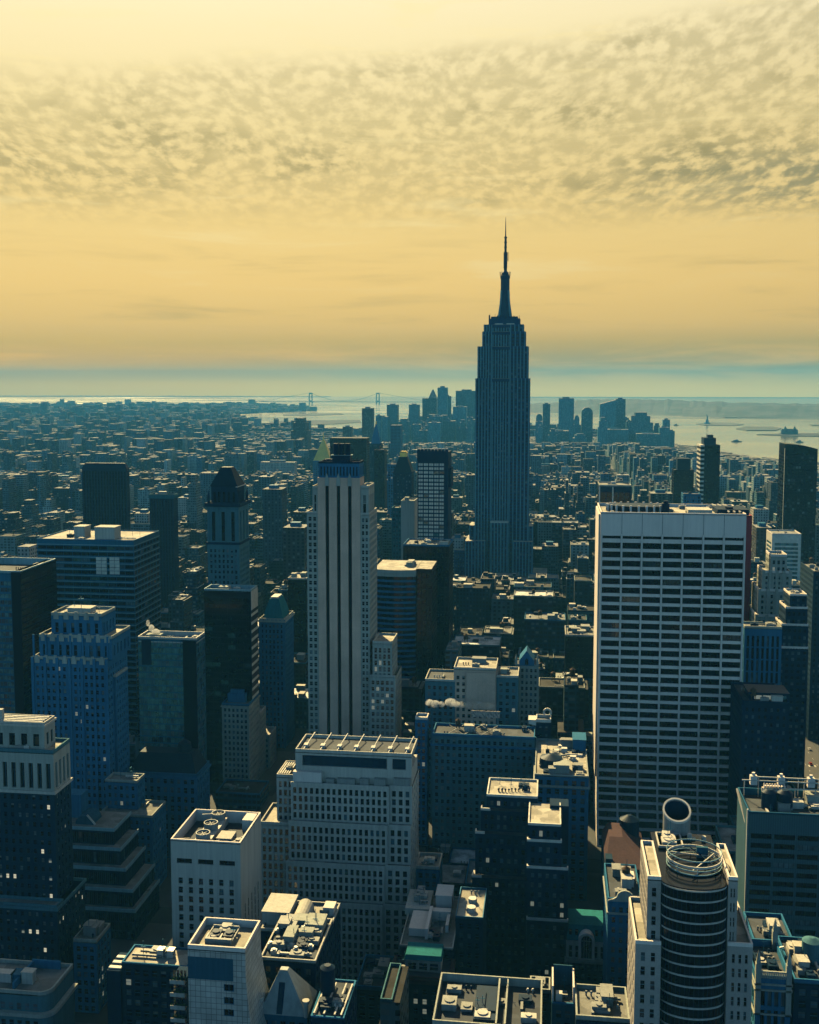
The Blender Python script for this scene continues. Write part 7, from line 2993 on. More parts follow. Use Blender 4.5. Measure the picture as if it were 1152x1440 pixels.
def shape(mb, x0, x1, y0, y1, h, r, detail, cols, tint, rb):
    """one ordinary building: body, set-back top, parapet, stair house"""
    n0 = len(mb.f)
    rr = random.Random(int(r * 1e6))
    if h > 34 and rr.random() < .55:
        h1 = h * rr.uniform(.55, .8)
        mb.box(x0, x1, y0, y1, 0, h1, bottom=False)
        s = rr.uniform(1.5, 4)
        mb.box(x0 + s, x1 - s * rr.choice((0.02, 1)), y0 + s, y1 - .05, h1 + .01, h, bottom=False)
        X0, X1, Y0, Y1 = x0 + s, x1 - s, y0 + s, y1 - .05
    else:
        mb.box(x0, x1, y0, y1, 0, h, bottom=False)
        X0, X1, Y0, Y1 = x0, x1, y0, y1
    cols += [(tint[0], tint[1], tint[2], rb)] * (len(mb.f) - n0)
    if detail >= 1 and X1 - X0 > 7:
        n0 = len(mb.f)
        for k in range(rr.randint(1, 2)):
            u, v = rr.uniform(X0 + 2.5, X1 - 3), rr.uniform(Y0 + 3, Y1 - 4)
            mb.box(max(X0 + .3, u - 2), min(X1 - .3, u + 2), v - 2, v + 2, h + .01, h + rr.uniform(2.4, 4.4), bottom=False)
        cols += [(tint[0] * 1.2, tint[1] * 1.2, tint[2] * 1.2, min(.7, rb * 1.6 + .1))] * (len(mb.f) - n0)
    if detail >= 2:
        n0 = len(mb.f)
        for a in ((X0, X1, Y0, Y0 + .4), (X0, X1, Y1 - .4, Y1), (X0, X0 + .4, Y0 + .4, Y1 - .4), (X1 - .4, X1, Y0 + .4, Y1 - .4)):
            mb.box(*a, h + .01, h + 1.1, bottom=False)
        cols += [(tint[0] * 1.1, tint[1] * 1.1, tint[2] * 1.1, .5)] * (len(mb.f) - n0)
    return X0, X1, Y0, Y1


def paint(o, cols):
    at_ = o.data.attributes.new('tint', 'FLOAT_COLOR', 'FACE')
    at_.data.foreach_set('color', [c for q in cols for c in q])


def size_of(l):
    x0, x1, y0, y1, h, ti, r = l
    a = proj((x0 + x1) / 2, y0, h)
    k = F_PX / y0
    vis = 1.0 if y0 > 560 else .8
    return (x1 - x0) * k * min(h, 26) * k * vis


# what can be seen: march the columns from the front and keep lots whose roof line is not covered
LOTS.sort(key=lambda l: l[2])
LANDMARKS = []
HZ = {}
_vis = []
_hr = sorted(HERO_TOPS if 'HERO_TOPS' in globals() else [], key=lambda q: q[0])
for l in LOTS:
    x0, x1, y0, y1, h, ti, r = l
    pa, pb = proj(x0, y0, h), proj(x1, y0, h)
    top = min(pa[1], pb[1])
    back = proj((x0 + x1) / 2, y1, h)[1]
    cols_ = range(int(max(0, pa[0])), int(min(1151, pb[0])) + 1)
    seen = 0
    for c in cols_:
        t_ = HZ.get(c, 1440)
        if back < t_:
            seen += min(t_, pa[1] + 40) - back
    for c in cols_:
        HZ[c] = min(HZ.get(c, 1440), top)
    _vis.append(seen)
order = sorted(range(len(LOTS)), key=lambda i: -_vis[i])
KEEP = set(order[:240])

AREAS = [(0, 240, 'far left'), (240, 430, 'left of striped skyscraper'), (430, 600, 'behind striped skyscraper'), (600, 700, 'left of spired skyscraper'),
         (700, 850, 'right of spired skyscraper'), (850, 1050, 'behind white grid tower'), (1050, 1400, 'right edge')]


def area_of(px):
    for a, c, s in AREAS:
        if px < c:
            return s
    return AREAS[-1][2]


SEEN_LABELS = {}
rest = MB()
rest_cols = []
NUMW = ['', 'second ', 'third ', 'fourth ', 'fifth ', 'sixth ', 'seventh ', 'eighth ', 'ninth ', 'tenth ']
for i, l in enumerate(LOTS):
    x0, x1, y0, y1, h, ti, r = l
    tint, word = TINTS[ti]
    j = .75 + .5 * ((r * 97) % 1)
    tint = tuple(min(.6, c * j) for c in tint)
    rr = (r * 31) % 1
    rb = .03 + .06 * rr if rr < .5 else .1 + .2 * rr if rr < (.86 if y0 < 1300 else .92) else (.62 if y0 < 1300 else .4 if y0 < 1900 else .26)  # far bright roofs dulled, haze softening put into the roof tone
    detail = 2 if y0 < 1500 else 1 if y0 < 2600 else 0
    if i in KEEP:
        px = proj((x0 + x1) / 2, y0, h)[0]
        rw = 'dark' if rb < .15 else 'grey' if rb < .45 else 'bright'
        size = 'narrow' if x1 - x0 < 14 else 'broad' if x1 - x0 > 28 else 'mid-sized'
        ht = 'low' if h < 22 else 'mid-rise' if h < 45 else 'tall'
        dist = 'near' if y0 < 640 else 'middle distance' if y0 < 1250 else 'far off'
        key = (size, word, ht, rw, area_of(px), dist)
        SEEN_LABELS.setdefault(key, []).append(i)
for key, ids in SEEN_LABELS.items():
    ids.sort(key=lambda i: proj((LOTS[i][0] + LOTS[i][1]) / 2, LOTS[i][2], LOTS[i][4])[0])
    size, word, ht, rw, ar, dist = key
    for k, i in enumerate(ids):
        x0, x1, y0, y1, h, ti, r = LOTS[i]
        tint = TINTS[ti][0]
        j = .75 + .5 * ((r * 97) % 1)
        tint = tuple(min(.6, c * j) for c in tint)
        rr = (r * 31) % 1
        rb = .03 + .06 * rr if rr < .5 else .1 + .2 * rr if rr < (.86 if y0 < 1300 else .92) else (.62 if y0 < 1300 else .4 if y0 < 1900 else .26)
        nth = '' if len(ids) == 1 else (NUMW[k] if k else 'leftmost ') if k < 10 else 'later '
        wb = '%s%s %s %s building with %s roof %s, %s' % (nth, size, word, ht, rw, ar, dist)
        t = thing('city_building', wb.replace('  ', ' '), 'building', (x0 + x1) / 2, (y0 + y1) / 2, 0, 'ordinary buildings of the city blocks')
        g, cols = MB(), []
        X0, X1, Y0, Y1 = shape(g, x0, x1, y0, y1, h, r, 0, cols, haze_tint(tint, y0), rb)
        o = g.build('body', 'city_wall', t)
        paint(o, cols)
        if y0 < 1500:
            mt = ('limestone', 'tan_brick', 'grey_stone', 'dark_brick')[int(r * 4)]
            parapet(t, X0, X1, Y0, Y1, h, 1.0, .4, mt)
            clutter(t, X0, X1, Y0, Y1, h, int(r * 1e6), 5 if y0 < 1000 else 3, tank=.5)
        elif X1 - X0 > 8:
            g = MB()
            u, v = X0 + (X1 - X0) * (.3 + .4 * rr), (Y0 + Y1) / 2
            g.box(u - 2, u + 2, v - 3, v + 3, h, h + 3.4)
            g.build('stair_bulkhead', ('pale_stone', 'tan_brick')[int(rr * 2)], t)
for i, l in enumerate(LOTS):
    if i in KEEP:
        continue
    x0, x1, y0, y1, h, ti, r = l
    tint = TINTS[ti][0]
    j = .75 + .5 * ((r * 97) % 1)
    rr = (r * 31) % 1
    rb = .03 + .06 * rr if rr < .5 else .1 + .2 * rr if rr < (.86 if y0 < 1300 else .92) else (.62 if y0 < 1300 else .4 if y0 < 1900 else .26)
    shape(rest, x0, x1, y0, y1, h, r, 2 if y0 < 1500 else 1 if y0 < 2600 else 0, rest_cols, haze_tint(tuple(min(.6, c * j) for c in tint), y0), rb)

# the far carpet: the rest of the island, then the boroughs on the left and the far shore
cnt = 0
tries = 0
while cnt < 24000 and tries < 160000:
    tries += 1
    py = 570 + (rnd.random() ** .8) * 72
    px = rnd.uniform(-40, 1190)
    x, y = ground(px, py)
    if y < 4950 and px > 150 and px < 1100 and y < 3000:
        continue
    if y < 5030 and abs(x) < 1400 and y < 5000:
        continue
    if in_poly(x, y, WPOLY) or in_poly(x + 60, y, WPOLY) or in_poly(x - 60, y - 60, WPOLY):
        continue
    far = y > 7500
    w = rnd.uniform(12, 40) * (1.6 if far else 1)
    d = rnd.uniform(14, 40) * (1.5 if far else 1)
    h = rnd.choice((10, 12, 16, 20, 28, 38)) * (1.0 if rnd.random() < .93 else 2.0)
    tint = haze_tint(TINTS[rnd.randrange(len(TINTS))][0], y)
    n0 = len(rest.f)
    rest.box(x, x + w, y, y + d, 0, h, bottom=False)
    rb = rnd.choice((.03, .05, .06, .08, .1, .13, .17, .3))
    rest_cols += [(tint[0], tint[1], tint[2], rb)] * (len(rest.f) - n0)
    cnt += 1
o = rest.build('distant_city_blocks', 'city_wall')
paint(o, rest_cols)
o['kind'] = 'stuff'
o['label'] = 'hazy carpet of small roofs and walls filling the city to the shore'


# unseen blocks added behind the camera to shade the lower facades
rnd = random.Random(4)
g, cols = MB(), []
for by in (-330, -250, -170, -90):
    x = -620
    while x < 620:
        w = rnd.uniform(28, 60)
        n0 = len(g.f)
        g.box(x, x + w, by + rnd.uniform(0, 12), by + 62 + rnd.uniform(0, 12), 0, rnd.uniform(60, 150), bottom=False)
        cols += [(.02, .04, .06, .1)] * (len(g.f) - n0)
        x += w + rnd.choice((2, 4, 18))
o = g.build('rear_shade_blocks', 'city_wall')
paint(o, cols)
o['kind'] = 'stuff'
o['label'] = 'unseen city blocks added behind the viewpoint to shade the facades'


# ------------------------------------------------------------------ far towers
def far_tower(name, label, group, pl, pr, pt, Y, top='flat', depth=None, tint=(.10, .11, .115), tops=None):
    Y = squeeze(Y)
    x0, x1, z = foot(pl, pr, pt, Y)
    w = x1 - x0
    d = depth or max(24, min(60, w))
    t = thing(name, label, 'tower', (x0 + x1) / 2, Y + d / 2, 0, group)
    g = MB()
    if top == 'slope':
        za = z - 18
        g.frustum([[(x0, Y, 0), (x1, Y, 0), (x1, Y + d, 0), (x0, Y + d, 0)], [(x0, Y, za), (x1, Y, z), (x1, Y + d, z), (x0, Y + d, za)]])
    elif top == 'step':
        g.box(x0, x1, Y, Y + d, 0, z * .72, bottom=False)
        g.box(x0 + w * .12, x1 - w * .12, Y + 2, Y + d - 2, z * .72, z * .9, bottom=False)
        g.box(x0 + w * .26, x1 - w * .26, Y + 5, Y + d - 5, z * .9, z, bottom=False)
    elif top == 'round':
        g.box(x0, x1, Y, Y + d, 0, z * .86, bottom=False)
        cs = [(-math.cos(math.pi * i / 10), math.sin(math.pi * i / 10)) for i in range(11)]
        c = (x0 + x1) / 2
        g.frustum([[(c + w / 2 * k, Y, z * .86 + z * .14 * s) for k, s in cs], [(c + w / 2 * k, Y + d, z * .86 + z * .14 * s) for k, s in cs]], cap=False)
        g.face([(c + w / 2 * k, Y, z * .86 + z * .14 * s) for k, s in reversed(cs)])
    elif top == 'spire':
        g.box(x0, x1, Y, Y + d, 0, z, bottom=False)
        c = (x0 + x1) / 2 + w * .2
        h = (tops or 40)
        g.frustum([[(c - w * .26, Y + 2, z), (c + w * .26, Y + 2, z), (c + w * .26, Y + d - 2, z), (c - w * .26, Y + d - 2, z)], [(c - w * .16, Y + d * .3, z + h * .5), (c + w * .16, Y + d * .3, z + h * .5), (c + w * .16, Y + d * .7, z + h * .5), (c - w * .16, Y + d * .7, z + h * .5)], [(c - .5, Y + d / 2, z + h), (c + .5, Y + d / 2, z + h), (c + .5, Y + d / 2 + 1, z + h), (c - .5, Y + d / 2 + 1, z + h)]])
    else:
        g.box(x0, x1, Y, Y + d, 0, z, bottom=False)
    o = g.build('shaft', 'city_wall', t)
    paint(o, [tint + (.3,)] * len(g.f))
    if top == 'flat':
        g = MB()
        g.box(x0 + w * .25, x1 - w * .3, Y + d * .3, Y + d * .7, z, z + max(4, z * .025))
        g.build('plant_room', 'haze_blue', t)
    return t


GD = 'hazy towers at the tip of the island'
DT = [
    ('squat hazy tower, leftmost of the cluster left of the spired skyscraper', 544, 559, 569, 5600, 'flat'),
    ('low broad hazy block second from the left in the cluster left of the spired skyscraper', 529, 545, 586, 5500, 'flat'),
    ('square hazy tower just left of the pointed one', 575, 589, 569, 5600, 'flat'),
    ('hazy tower with a pointed stepped head left of the tallest far tower', 594, 614, 560, 5700, 'spire'),
    ('tallest dark hazy tower with a square top left of the spired skyscraper', 615.5, 629, 545, 5600, 'flat'),
    ('hazy shoulder block leaning on the tallest far tower', 624, 634, 557, 5750, 'flat'),
    ('pale wide hazy slab just left of the spired skyscraper', 641, 672, 549.5, 5900, 'flat'),
    ('darker hazy block in front of the pale wide slab', 637, 656, 572, 5300, 'flat'),
    ('hazy block at the foot of the tallest far tower', 598, 616, 583, 5200, 'step'),
    ('low hazy block between two square far towers', 558, 576, 589, 5250, 'step'),
    ('low hazy block at the foot of the darker block', 616, 640, 592, 5150, 'flat'),
    ('low hazy block peering past the left flank of the spired skyscraper', 655, 672, 590, 5100, 'step'),
    ('short rounded hazy tower right beside the spired skyscraper', 754, 763, 582, 5300, 'round'),
    ('slender hazy tower with a block head right of the spired skyscraper', 763.5, 774, 568, 5300, 'flat'),
    ('tall square hazy tower with flat top right of the slender one', 786, 807.5, 560, 5200, 'flat'),
    ('small domed hazy tower beside the tall square one', 808, 815, 584, 5200, 'round'),
    ('rounded hazy tower in the middle of the right cluster', 818, 834, 573, 5200, 'round'),
    ('big hazy tower with a sloping top in the right cluster', 844, 867, 562, 5100, 'slope'),
    ('big hazy tower with a square top backing the sloping one', 866, 880, 561, 5150, 'flat'),
    ('broad hazy block right of the two big joined towers', 885, 919, 580, 5000, 'step'),
    ('narrow stepped hazy block right of the broad block', 919, 930, 595, 5000, 'step'),
    ('slim hazy tower near the water at the right end of the cluster', 932.5, 942.5, 590, 4950, 'flat'),
    ('low hazy tower last by the water', 941, 949, 606, 4900, 'flat'),
    ('low hazy block under the tall square tower', 774, 800, 606, 4950, 'flat'),
    ('low hazy block under the rounded tower', 806, 826, 610, 4900, 'step'),
    ('low hazy block under the two big joined towers', 850, 884, 604, 4850, 'flat'),
    ('low hazy block under the broad block', 895, 930, 610, 4800, 'flat'),
]
for i, (lb, pl, pr, pt, Y, tp) in enumerate(DT):
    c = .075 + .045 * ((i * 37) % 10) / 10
    far_tower('far_tower', lb, GD, pl, pr, pt, Y, tp, tint=(c * .6, c * 2.7, c * 3.3))  # teal tint carries painted haze
far_tower('far_tower', 'dark slab by the inlet left of the two square far towers', GD, 509, 524, 574, 4200, 'flat', tint=(.08, .085, .09))
far_tower('far_tower', 'dark slab with a stepped top standing before the pale inlet', GD, 409, 432, 588, 3600, 'step', tint=(.07, .075, .08))
far_tower('far_tower', 'slim tower under the green slab far left of the pale grid tower', GD, 482, 494, 600, 3900, 'flat', tint=(.1, .1, .1))
rnd = random.Random(12)
for k in range(34):
    pc = rnd.uniform(524, 664) if k % 2 else rnd.uniform(752, 940)
    w = rnd.uniform(7, 17)
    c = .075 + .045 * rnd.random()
    far_tower('far_block', 'low hazy block crowded among the towers at the tip of the island', 'low hazy blocks crowded at the tip of the island', pc, pc + w, rnd.uniform(583, 612), rnd.uniform(4700, 5700), rnd.choice(('flat', 'step', 'flat')), tint=(c * .6, c * 2.7, c * 3.3))  # haze painted into the block tint
BG = 'faint towers across the river at left'
BT = [('faint tower at the far left edge across the river', 9, 20, 573, 9000), ('faint low pair block next to the far left edge', 23, 42, 582, 9000), ('slender faint tower, tallest at far left', 57, 63.5, 567, 9200),
      ('faint square tower right of the slender faint one', 71, 84, 580, 8900), ('largest faint square tower across the river', 96.5, 114.6, 571, 8800), ('slim faint tower with block beside it across the river', 162, 169.5, 569.5, 9200),
      ('faint broad tower right of the slim faint one', 169.7, 193, 577, 9100), ('faint wide low tower mid left across the river', 201, 219.6, 584, 8800), ('faint grey tower above the green banded tower', 246.5, 258.7, 584, 8700),
      ('faint broad plant on the far shore against the pale water', 314, 328, 565.5, 17000), ('small faint plant right of the broad one on the far shore', 386, 396, 567.5, 17000),
      ('faint slim tower above the gothic tower', 259, 272, 622, 5200), ('dim block left of the near-black ribbed tower', 83, 112, 611, 5600), ('dim block above the near-black ribbed tower', 134, 163, 609, 5600), ('dim block above the green banded tower', 190, 232, 613, 5500),
      ('faint block low under the largest faint tower', 112, 126, 590, 8300), ('faint block between the slender faint tower and its neighbours', 44, 56, 588, 8700), ('faint thin tower right of the wide low one', 286, 293, 590, 8600)]
for i, (lb, pl, pr, pt, Y) in enumerate(BT):
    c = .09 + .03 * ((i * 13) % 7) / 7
    far_tower('faint_tower', lb, BG, pl, pr, pt, Y, 'step' if i % 3 == 1 else 'flat', tint=(c * .7, c * 2.3, c * 2.7))  # blue-green tint paints haze onto the tower
MG = 'middle distance towers'
MT = [('grey tower with stepped top left of the gothic tower', 262, 276, 668, 1500, 'step'), ('brown stepped tower far left beyond the broad flat roof', 26, 46, 704, 1500, 'step'), ('pale flat block far left above the flat roofed slab', 68, 104, 672, 2100, 'flat'),
      ('sandy stepped block at the left edge', 2, 22, 722, 1350, 'step'), ('white terraced block behind the black sided glass tower', 12, 46, 770, 900, 'step'), ('pale long block right of the near-black ribbed tower', 189, 208, 722, 1350, 'flat'),
      ('pale long block right of the green banded tower', 250, 274, 700, 1600, 'flat'), ('grey ribbed tower right of the gothic tower', 369, 396, 688, 1250, 'flat'), ('white columned block right of the gothic tower', 366, 414, 650, 2400, 'flat'),
      ('dark tower left of the striped skyscraper', 398, 428, 742, 1050, 'flat'), ('dark block behind the slim black tower', 412, 432, 720, 1300, 'flat'), ('blunt block behind the copper dome', 352, 368, 700, 1700, 'step'),
      ('grey block left of the spired skyscraper foot', 632, 650, 700, 1900, 'flat'), ('pale flat block left of the spired skyscraper', 634, 664, 676, 2300, 'flat'), ('low pale block right of the spired skyscraper', 752, 786, 655, 2600, 'flat'),
      ('sandy block right of the spired skyscraper waist', 758, 782, 690, 1950, 'step'), ('whitish tower right of the spired skyscraper foot', 772, 786, 742, 1500, 'flat'), ('sandy block at the right foot of the spired skyscraper', 762, 785, 768, 1340, 'flat'),
      ('pale twin block beneath the right hazy cluster', 868, 896, 632, 3300, 'step'), ('grey tower behind the bright ribbed tower', 896, 916, 690, 1700, 'step'), ('grey block between two dark towers at right', 915, 946, 694, 1500, 'flat'),
      ('pale arched block near the bay at right', 1022, 1046, 672, 2400, 'flat'), ('sandy stepped tower near the right shore', 1048, 1062, 676, 2100, 'step'), ('rosy stepped tower near the black sail tower', 1074, 1094, 678, 1900, 'step'),
      ('white slab partly hidden by the red wrapped tower', 1060, 1082, 716, 1500, 'flat'), ('low dark block beneath the rosy stepped tower', 1064, 1086, 742, 1250, 'flat'), ('pale low block right of the blank sandy wall', 634, 652, 758, 1300, 'flat'),
      ('dark block right of the spired skyscraper on the avenue', 786, 812, 716, 1750, 'flat'), ('grey block above the shaded black block', 806, 832, 742, 1400, 'step')]
for i, (lb, pl, pr, pt, Y, tp) in enumerate(MT):
    c = TINTS[(i * 5 + 3) % len(TINTS)][0]
    if 'dark' in lb:
        c = (.05, .055, .06)
    if 'white' in lb or 'pale' in lb:
        c = (.42, .40, .36)
    far_tower('city_tower', lb, MG, pl, pr, pt, Y, tp, tint=c, depth=26)


# ------------------------------------------------------------------ bridge, statue, boats
def bridge():
    Y = 12600.0
    xa, zt = at(437, 552.3, Y)
    xb, _ = at(531.5, 553, Y)
    zd = at(480, 564.6, Y)[1]
    t = thing('suspension_bridge', 'faint suspension bridge with two tall towers across the mouth of the bay', 'bridge', xa, Y)
    for x in (xa, xb):
        g = MB()
        for s in (-1, 1):
            g.frustum([[(x + s * 17 - 6, Y - 8, 0), (x + s * 17 + 6, Y - 8, 0), (x + s * 17 + 6, Y + 8, 0), (x + s * 17 - 6, Y + 8, 0)], [(x + s * 15 - 5, Y - 7, zt), (x + s * 15 + 5, Y - 7, zt), (x + s * 15 + 5, Y + 7, zt), (x + s * 15 - 5, Y + 7, zt)]])
        g.box(x - 20, x + 20, Y - 6, Y + 6, zt - 16, zt)
        g.box(x - 20, x + 20, Y - 6, Y + 6, zd - 4, zd + 10)
        g.build('bridge_tower', 'haze_blue', t)
    g = MB()
    g.box(xa - 700, xb + 900, Y - 12, Y + 12, zd - 7, zd)
    g.build('deck', 'haze_blue', t)
    for s in (-10, 10):
        g = MB()
        prev = None
        for i in range(21):
            f = i / 20
            p = (xa + (xb - xa) * f, Y + s, zd + 6 + (zt - zd - 6) * (2 * f - 1) ** 2)
            if prev:
                g.beam(prev, p, 2.4)
            prev = p
        g.beam((xa - 600, Y + s, zd), (xa, Y + s, zt), 2.4)
        g.beam((xb, Y + s, zt), (xb + 600, Y + s, zd), 2.4)
        g.build('cable', 'haze_blue', t)


bridge()


def statue():
    x, y = ground(994.5, 596.6)
    t = thing('statue', 'tiny robed statue with a raised arm on a pedestal on the small island', 'statue', x, y)
    g = MB()
    g.frustum([[(x + s * q, y + v * q, z) for s, v in ((-1, -1), (1, -1), (1, 1), (-1, 1))] for q, z in ((17, 3), (16, 10), (9, 12), (7, 28))])
    g.build('pedestal', 'grey_stone', t)
    g = MB()
    n = 12
    rings = []
    for z, r, o in ((28, 5.2, 0), (36, 4.4, 0), (44, 3.6, 0), (48, 3.0, 0), (50, 1.6, 0), (52.5, 1.9, 0), (55, 1.3, 0), (56, .3, 0)):
        rings.append([(x + r * math.cos(2 * math.pi * i / n), y + r * math.sin(2 * math.pi * i / n), z) for i in range(n)])
    g.frustum(rings)
    g.beam((x - 2.6, y, 47), (x - 4.6, y, 57), 1.8)
    g.beam((x - 4.6, y, 57), (x - 5.0, y, 61), 2.6)
    g.beam((x + 3.0, y - 1, 46), (x + 4.2, y - 2, 41), 2.2)
    g.build('figure', 'dull_green', t)


statue()
for i, (px, py, L, lb) in enumerate(((1036, 621.6, 46, 'dark ferry on the bright bay below the middle island'), (1124.5, 622.4, 34, 'small boat on the bay near the right edge'), (951, 598.4, 30, 'tiny boat on the bright water left of the statue island'), (1108, 630, 22, 'smallest boat low on the bay at right'))):
    x, y = ground(px, py)
    t = thing('boat', lb, 'boat', x, y, 0, 'boats on the bay')
    g = MB()
    hl = [(-L / 2, 0), (-L * .42, -5), (L * .3, -5), (L / 2, 0), (L * .3, 5), (-L * .42, 5)]
    g.frustum([[(x + a * .92, y + c * .8, .2) for a, c in hl], [(x + a, y + c, 4) for a, c in hl]])
    g.build('hull', 'dark_metal', t)
    g = MB()
    g.box(x - L * .3, x + L * .18, y - 3.4, y + 3.4, 4, 8)
    g.box(x - L * .1, x + L * .1, y - 2.4, y + 2.4, 8, 11)
    g.build('cabin', 'grey_metal', t)
x, y = ground(1110, 611.6)
t = thing('harbour_hall', 'dark gabled hall with turrets on the low island at right edge', 'building', x, y)
g = MB()
g.box(x - 38, x + 38, y - 15, y + 15, 3, 20)
g.frustum([[(x - 39, y - 16, 20), (x + 39, y - 16, 20), (x + 39, y + 16, 20), (x - 39, y + 16, 20)], [(x - 34, y - 1, 30), (x + 34, y - 1, 30), (x + 34, y + 1, 30), (x - 34, y + 1, 30)]])
g.build('wall', 'dark_brick', t)
for sx in (-22, 22):
    g = MB()
    g.box(x + sx - 5, x + sx + 5, y - 18, y - 8, 3, 34)
    g.cyl(x + sx, y - 13, 34, 44, 6, .3, 8)
    g.build('turret', 'dark_brick', t)

# ------------------------------------------------------------------ cars and trees along the avenue at right
CAR_COL = [('yellow', (.55, .36, .03)), ('white', (.6, .6, .6)), ('black', (.02, .02, .025)), ('grey', (.2, .2, .21)), ('red', (.3, .03, .03))]
for nm, c in CAR_COL:
    m, T = newmat('paint_' + nm)
    principled(T, Base_Color=c + (1,), Roughness=.3)
wallmat('tyre', (.02, .02, .02), var=.1)
PROTO = {}


def make_car(nm):
    t = thing('parked_car' if False else 'car', 'x', 'car', 0, 0)
    g = MB()
    g.frustum([[(-.88, -2.2, .35), (.88, -2.2, .35), (.88, 2.2, .35), (-.88, 2.2, .35)], [(-.92, -2.25, .62), (.92, -2.25, .62), (.92, 2.25, .62), (-.92, 2.25, .62)], [(-.86, -2.15, .92), (.86, -2.15, .92), (.86, 2.15, .92), (-.86, 2.15, .92)]])
    g.build('body', 'paint_' + nm, t)
    g = MB()
    g.frustum([[(-.8, -1.7, .92), (.8, -1.7, .92), (.8, 1.1, .92), (-.8, 1.1, .92)], [(-.62, -1.1, 1.42), (.62, -1.1, 1.42), (.62, .5, 1.42), (-.62, .5, 1.42)]])
    g.build('cabin', 'dark_glass', t)
    g = MB()
    g.box(-.62, .62, -1.1, .5, 1.42, 1.47)
    g.build('roof_panel', 'paint_' + nm, t)
    for sx in (-1, 1):
        for sy in (-1.35, 1.35):
            g = MB()
            g.frustum([[(sx * .72 + (.0 if q == 0 else .2 * sx), sy + .33 * math.cos(2 * math.pi * i / 12), .33 + .33 * math.sin(2 * math.pi * i / 12)) for i in range(12)] for q in (0, 1)])
            g.build('wheel', 'tyre', t)
    return t


rnd = random.Random(21)
AVX = 172.0
placed = 0
for k in range(34):
    nm = CAR_COL[rnd.choice((0, 0, 1, 2, 3, 0, 4, 1))][0]
    lane = k % 4
    x = AVX - 11 + lane * 7 + rnd.uniform(-.5, .5)
    y = 700 + (k // 4) * 30 + rnd.uniform(-8, 8)
    if nm not in PROTO:
        c = make_car(nm)
        PROTO[nm] = c
    else:
        c = PROTO[nm].copy()
        COL.objects.link(c)
        for ch in PROTO[nm].children:
            d = ch.copy()
            COL.objects.link(d)
            d.parent = c
    c.location = (x, y, .01)
    c['label'] = '%s car driving in the shaded avenue at the right' % nm
    c['group'] = '%s cars in the avenue at right' % nm


def tree(x, y, h, seed, label):
    r = random.Random(seed)
    t = thing('street_tree', label, 'tree', x, y, .15, 'trees along the avenue at right')
    g = MB()
    g.cyl(x, y, .15, h * .5, .28, .16, 8)
    tips = []
    for k in range(7):
        a = r.uniform(0, 6.28)
        p = (x, y, h * r.uniform(.3, .48))
        q = (x + math.cos(a) * h * .26, y + math.sin(a) * h * .26, h * r.uniform(.6, .9))
        g.beam(p, q, .13)
        tips.append(q)
    g.build('trunk', 'wood_tank', t)
    g = MB()
    for k in range(420):
        q = r.choice(tips)
        p = Vector((q[0] + r.gauss(0, h * .1), q[1] + r.gauss(0, h * .1), q[2] + r.gauss(0, h * .08)))
        d1 = Vector((r.uniform(-1, 1), r.uniform(-1, 1), r.uniform(-1, 1))).normalized() * r.uniform(.25, .5)
        d2 = d1.cross(Vector((r.uniform(-1, 1), r.uniform(-1, 1), r.uniform(-1, 1)))).normalized() * r.uniform(.2, .4)
        g.face([tuple(p - d1), tuple(p + d2), tuple(p + d1), tuple(p - d2)])
    g.build('crown', 'planting', t)


for k in range(9):
    tree(155.0 - (k % 2) * 5, 716 + k * 13, 9 + (k * 7 % 4), 500 + k, 'small street tree lining the shaded avenue at the right')


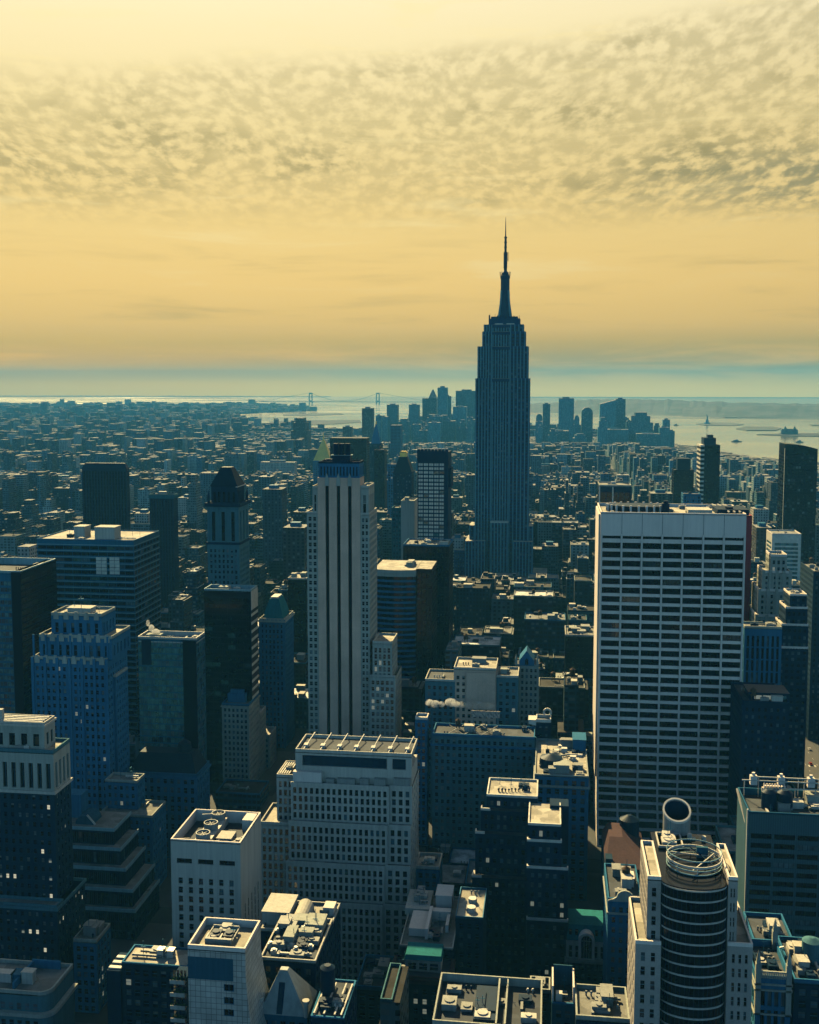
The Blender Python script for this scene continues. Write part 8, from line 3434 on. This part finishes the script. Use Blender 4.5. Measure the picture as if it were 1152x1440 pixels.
# ------------------------------------------------------------------ steam
def steam(name, label, blobs, dens, seed):
    m, T = newmat(name + '_vapour')
    g = T.n('ShaderNodeNewGeometry')
    tc = T.n('ShaderNodeTexCoord')
    a = T.noise(g.outputs['Position'], .35, 4, .6, .6)
    dn = T.m('MULTIPLY', T.mr(a, .36, .62), dens)
    pv = T.n('ShaderNodeVolumePrincipled')
    pv.inputs['Color'].default_value = (.97, .97, .95, 1)
    T.set(pv, 'Density', dn)
    out = T.n('ShaderNodeOutputMaterial')
    T.t.links.new(pv.outputs[0], out.inputs['Volume'])
    M[m.name] = m
    r = random.Random(seed)
    g = MB()
    for x, y, z, rx, ry, rz in blobs:
        n = 14
        rings = []
        for i in range(8):
            th = -math.pi / 2 + math.pi * (i + .02) / 7.04
            rings.append([(x + rx * math.cos(th) * math.cos(2 * math.pi * j / n), y + ry * math.cos(th) * math.sin(2 * math.pi * j / n), z + rz * math.sin(th)) for j in range(n)])
        g.frustum(rings)
        g.face(list(reversed(rings[0])))
    o = g.build(name, m)
    o['kind'] = 'stuff'
    o['label'] = label
    return o


x, y, z = ROOF_STEAM
steam('steam_plume', 'white steam rising from the roof of the grey-green curtain wall block', [(x + 1.5, y, z + 2.2, 2.6, 2.2, 2.6), (x - 1.2, y, z + 5.0, 1.8, 1.6, 2.2), (x - 3.2, y, z + 8.0, 1.2, 1.1, 2.2)], .9, 1)
bl = []
for px, py, rx, rz in ((604, 988, 2.6, 2.0), (612, 990, 3.0, 2.2), (621, 990.5, 2.0, 1.7), (634, 988, 3.6, 2.6), (641, 990, 2.6, 2.0)):
    x, z = at(px, py, 598)
    bl.append((x, 598, z, rx, 2, rz))
steam('steam_plume', 'bright steam drifting in front of the block with the blank penthouse', bl, .8, 2)
bl = []
for px, py, rx, rz in ((654, 991, 5, 2.2), (670, 991, 5, 2.2), (684, 992, 5, 1.8)):
    x, z = at(px, py, 598)
    bl.append((x, 598, z, rx, 2, rz))
steam('thin_steam', 'thin fading tail of the steam before the blank penthouse', bl, .14, 3)

# ------------------------------------------------------------------ air
HAZE_DENSITY = 7.0e-5
m, T = newmat('haze_air')
pv = T.n('ShaderNodeVolumePrincipled')
pv.inputs['Color'].default_value = (.13, .54, .80, 1)
pv.inputs['Density'].default_value = HAZE_DENSITY
pv.inputs['Anisotropy'].default_value = -0.3
out = T.n('ShaderNodeOutputMaterial')
T.t.links.new(pv.outputs[0], out.inputs['Volume'])
b = MB()
b.box(-19950, 19950, -19950, 19950, -1.0, 472.0)
o = b.build('haze', m)
o['kind'] = 'stuff'
o['label'] = 'teal haze that thickens with distance'
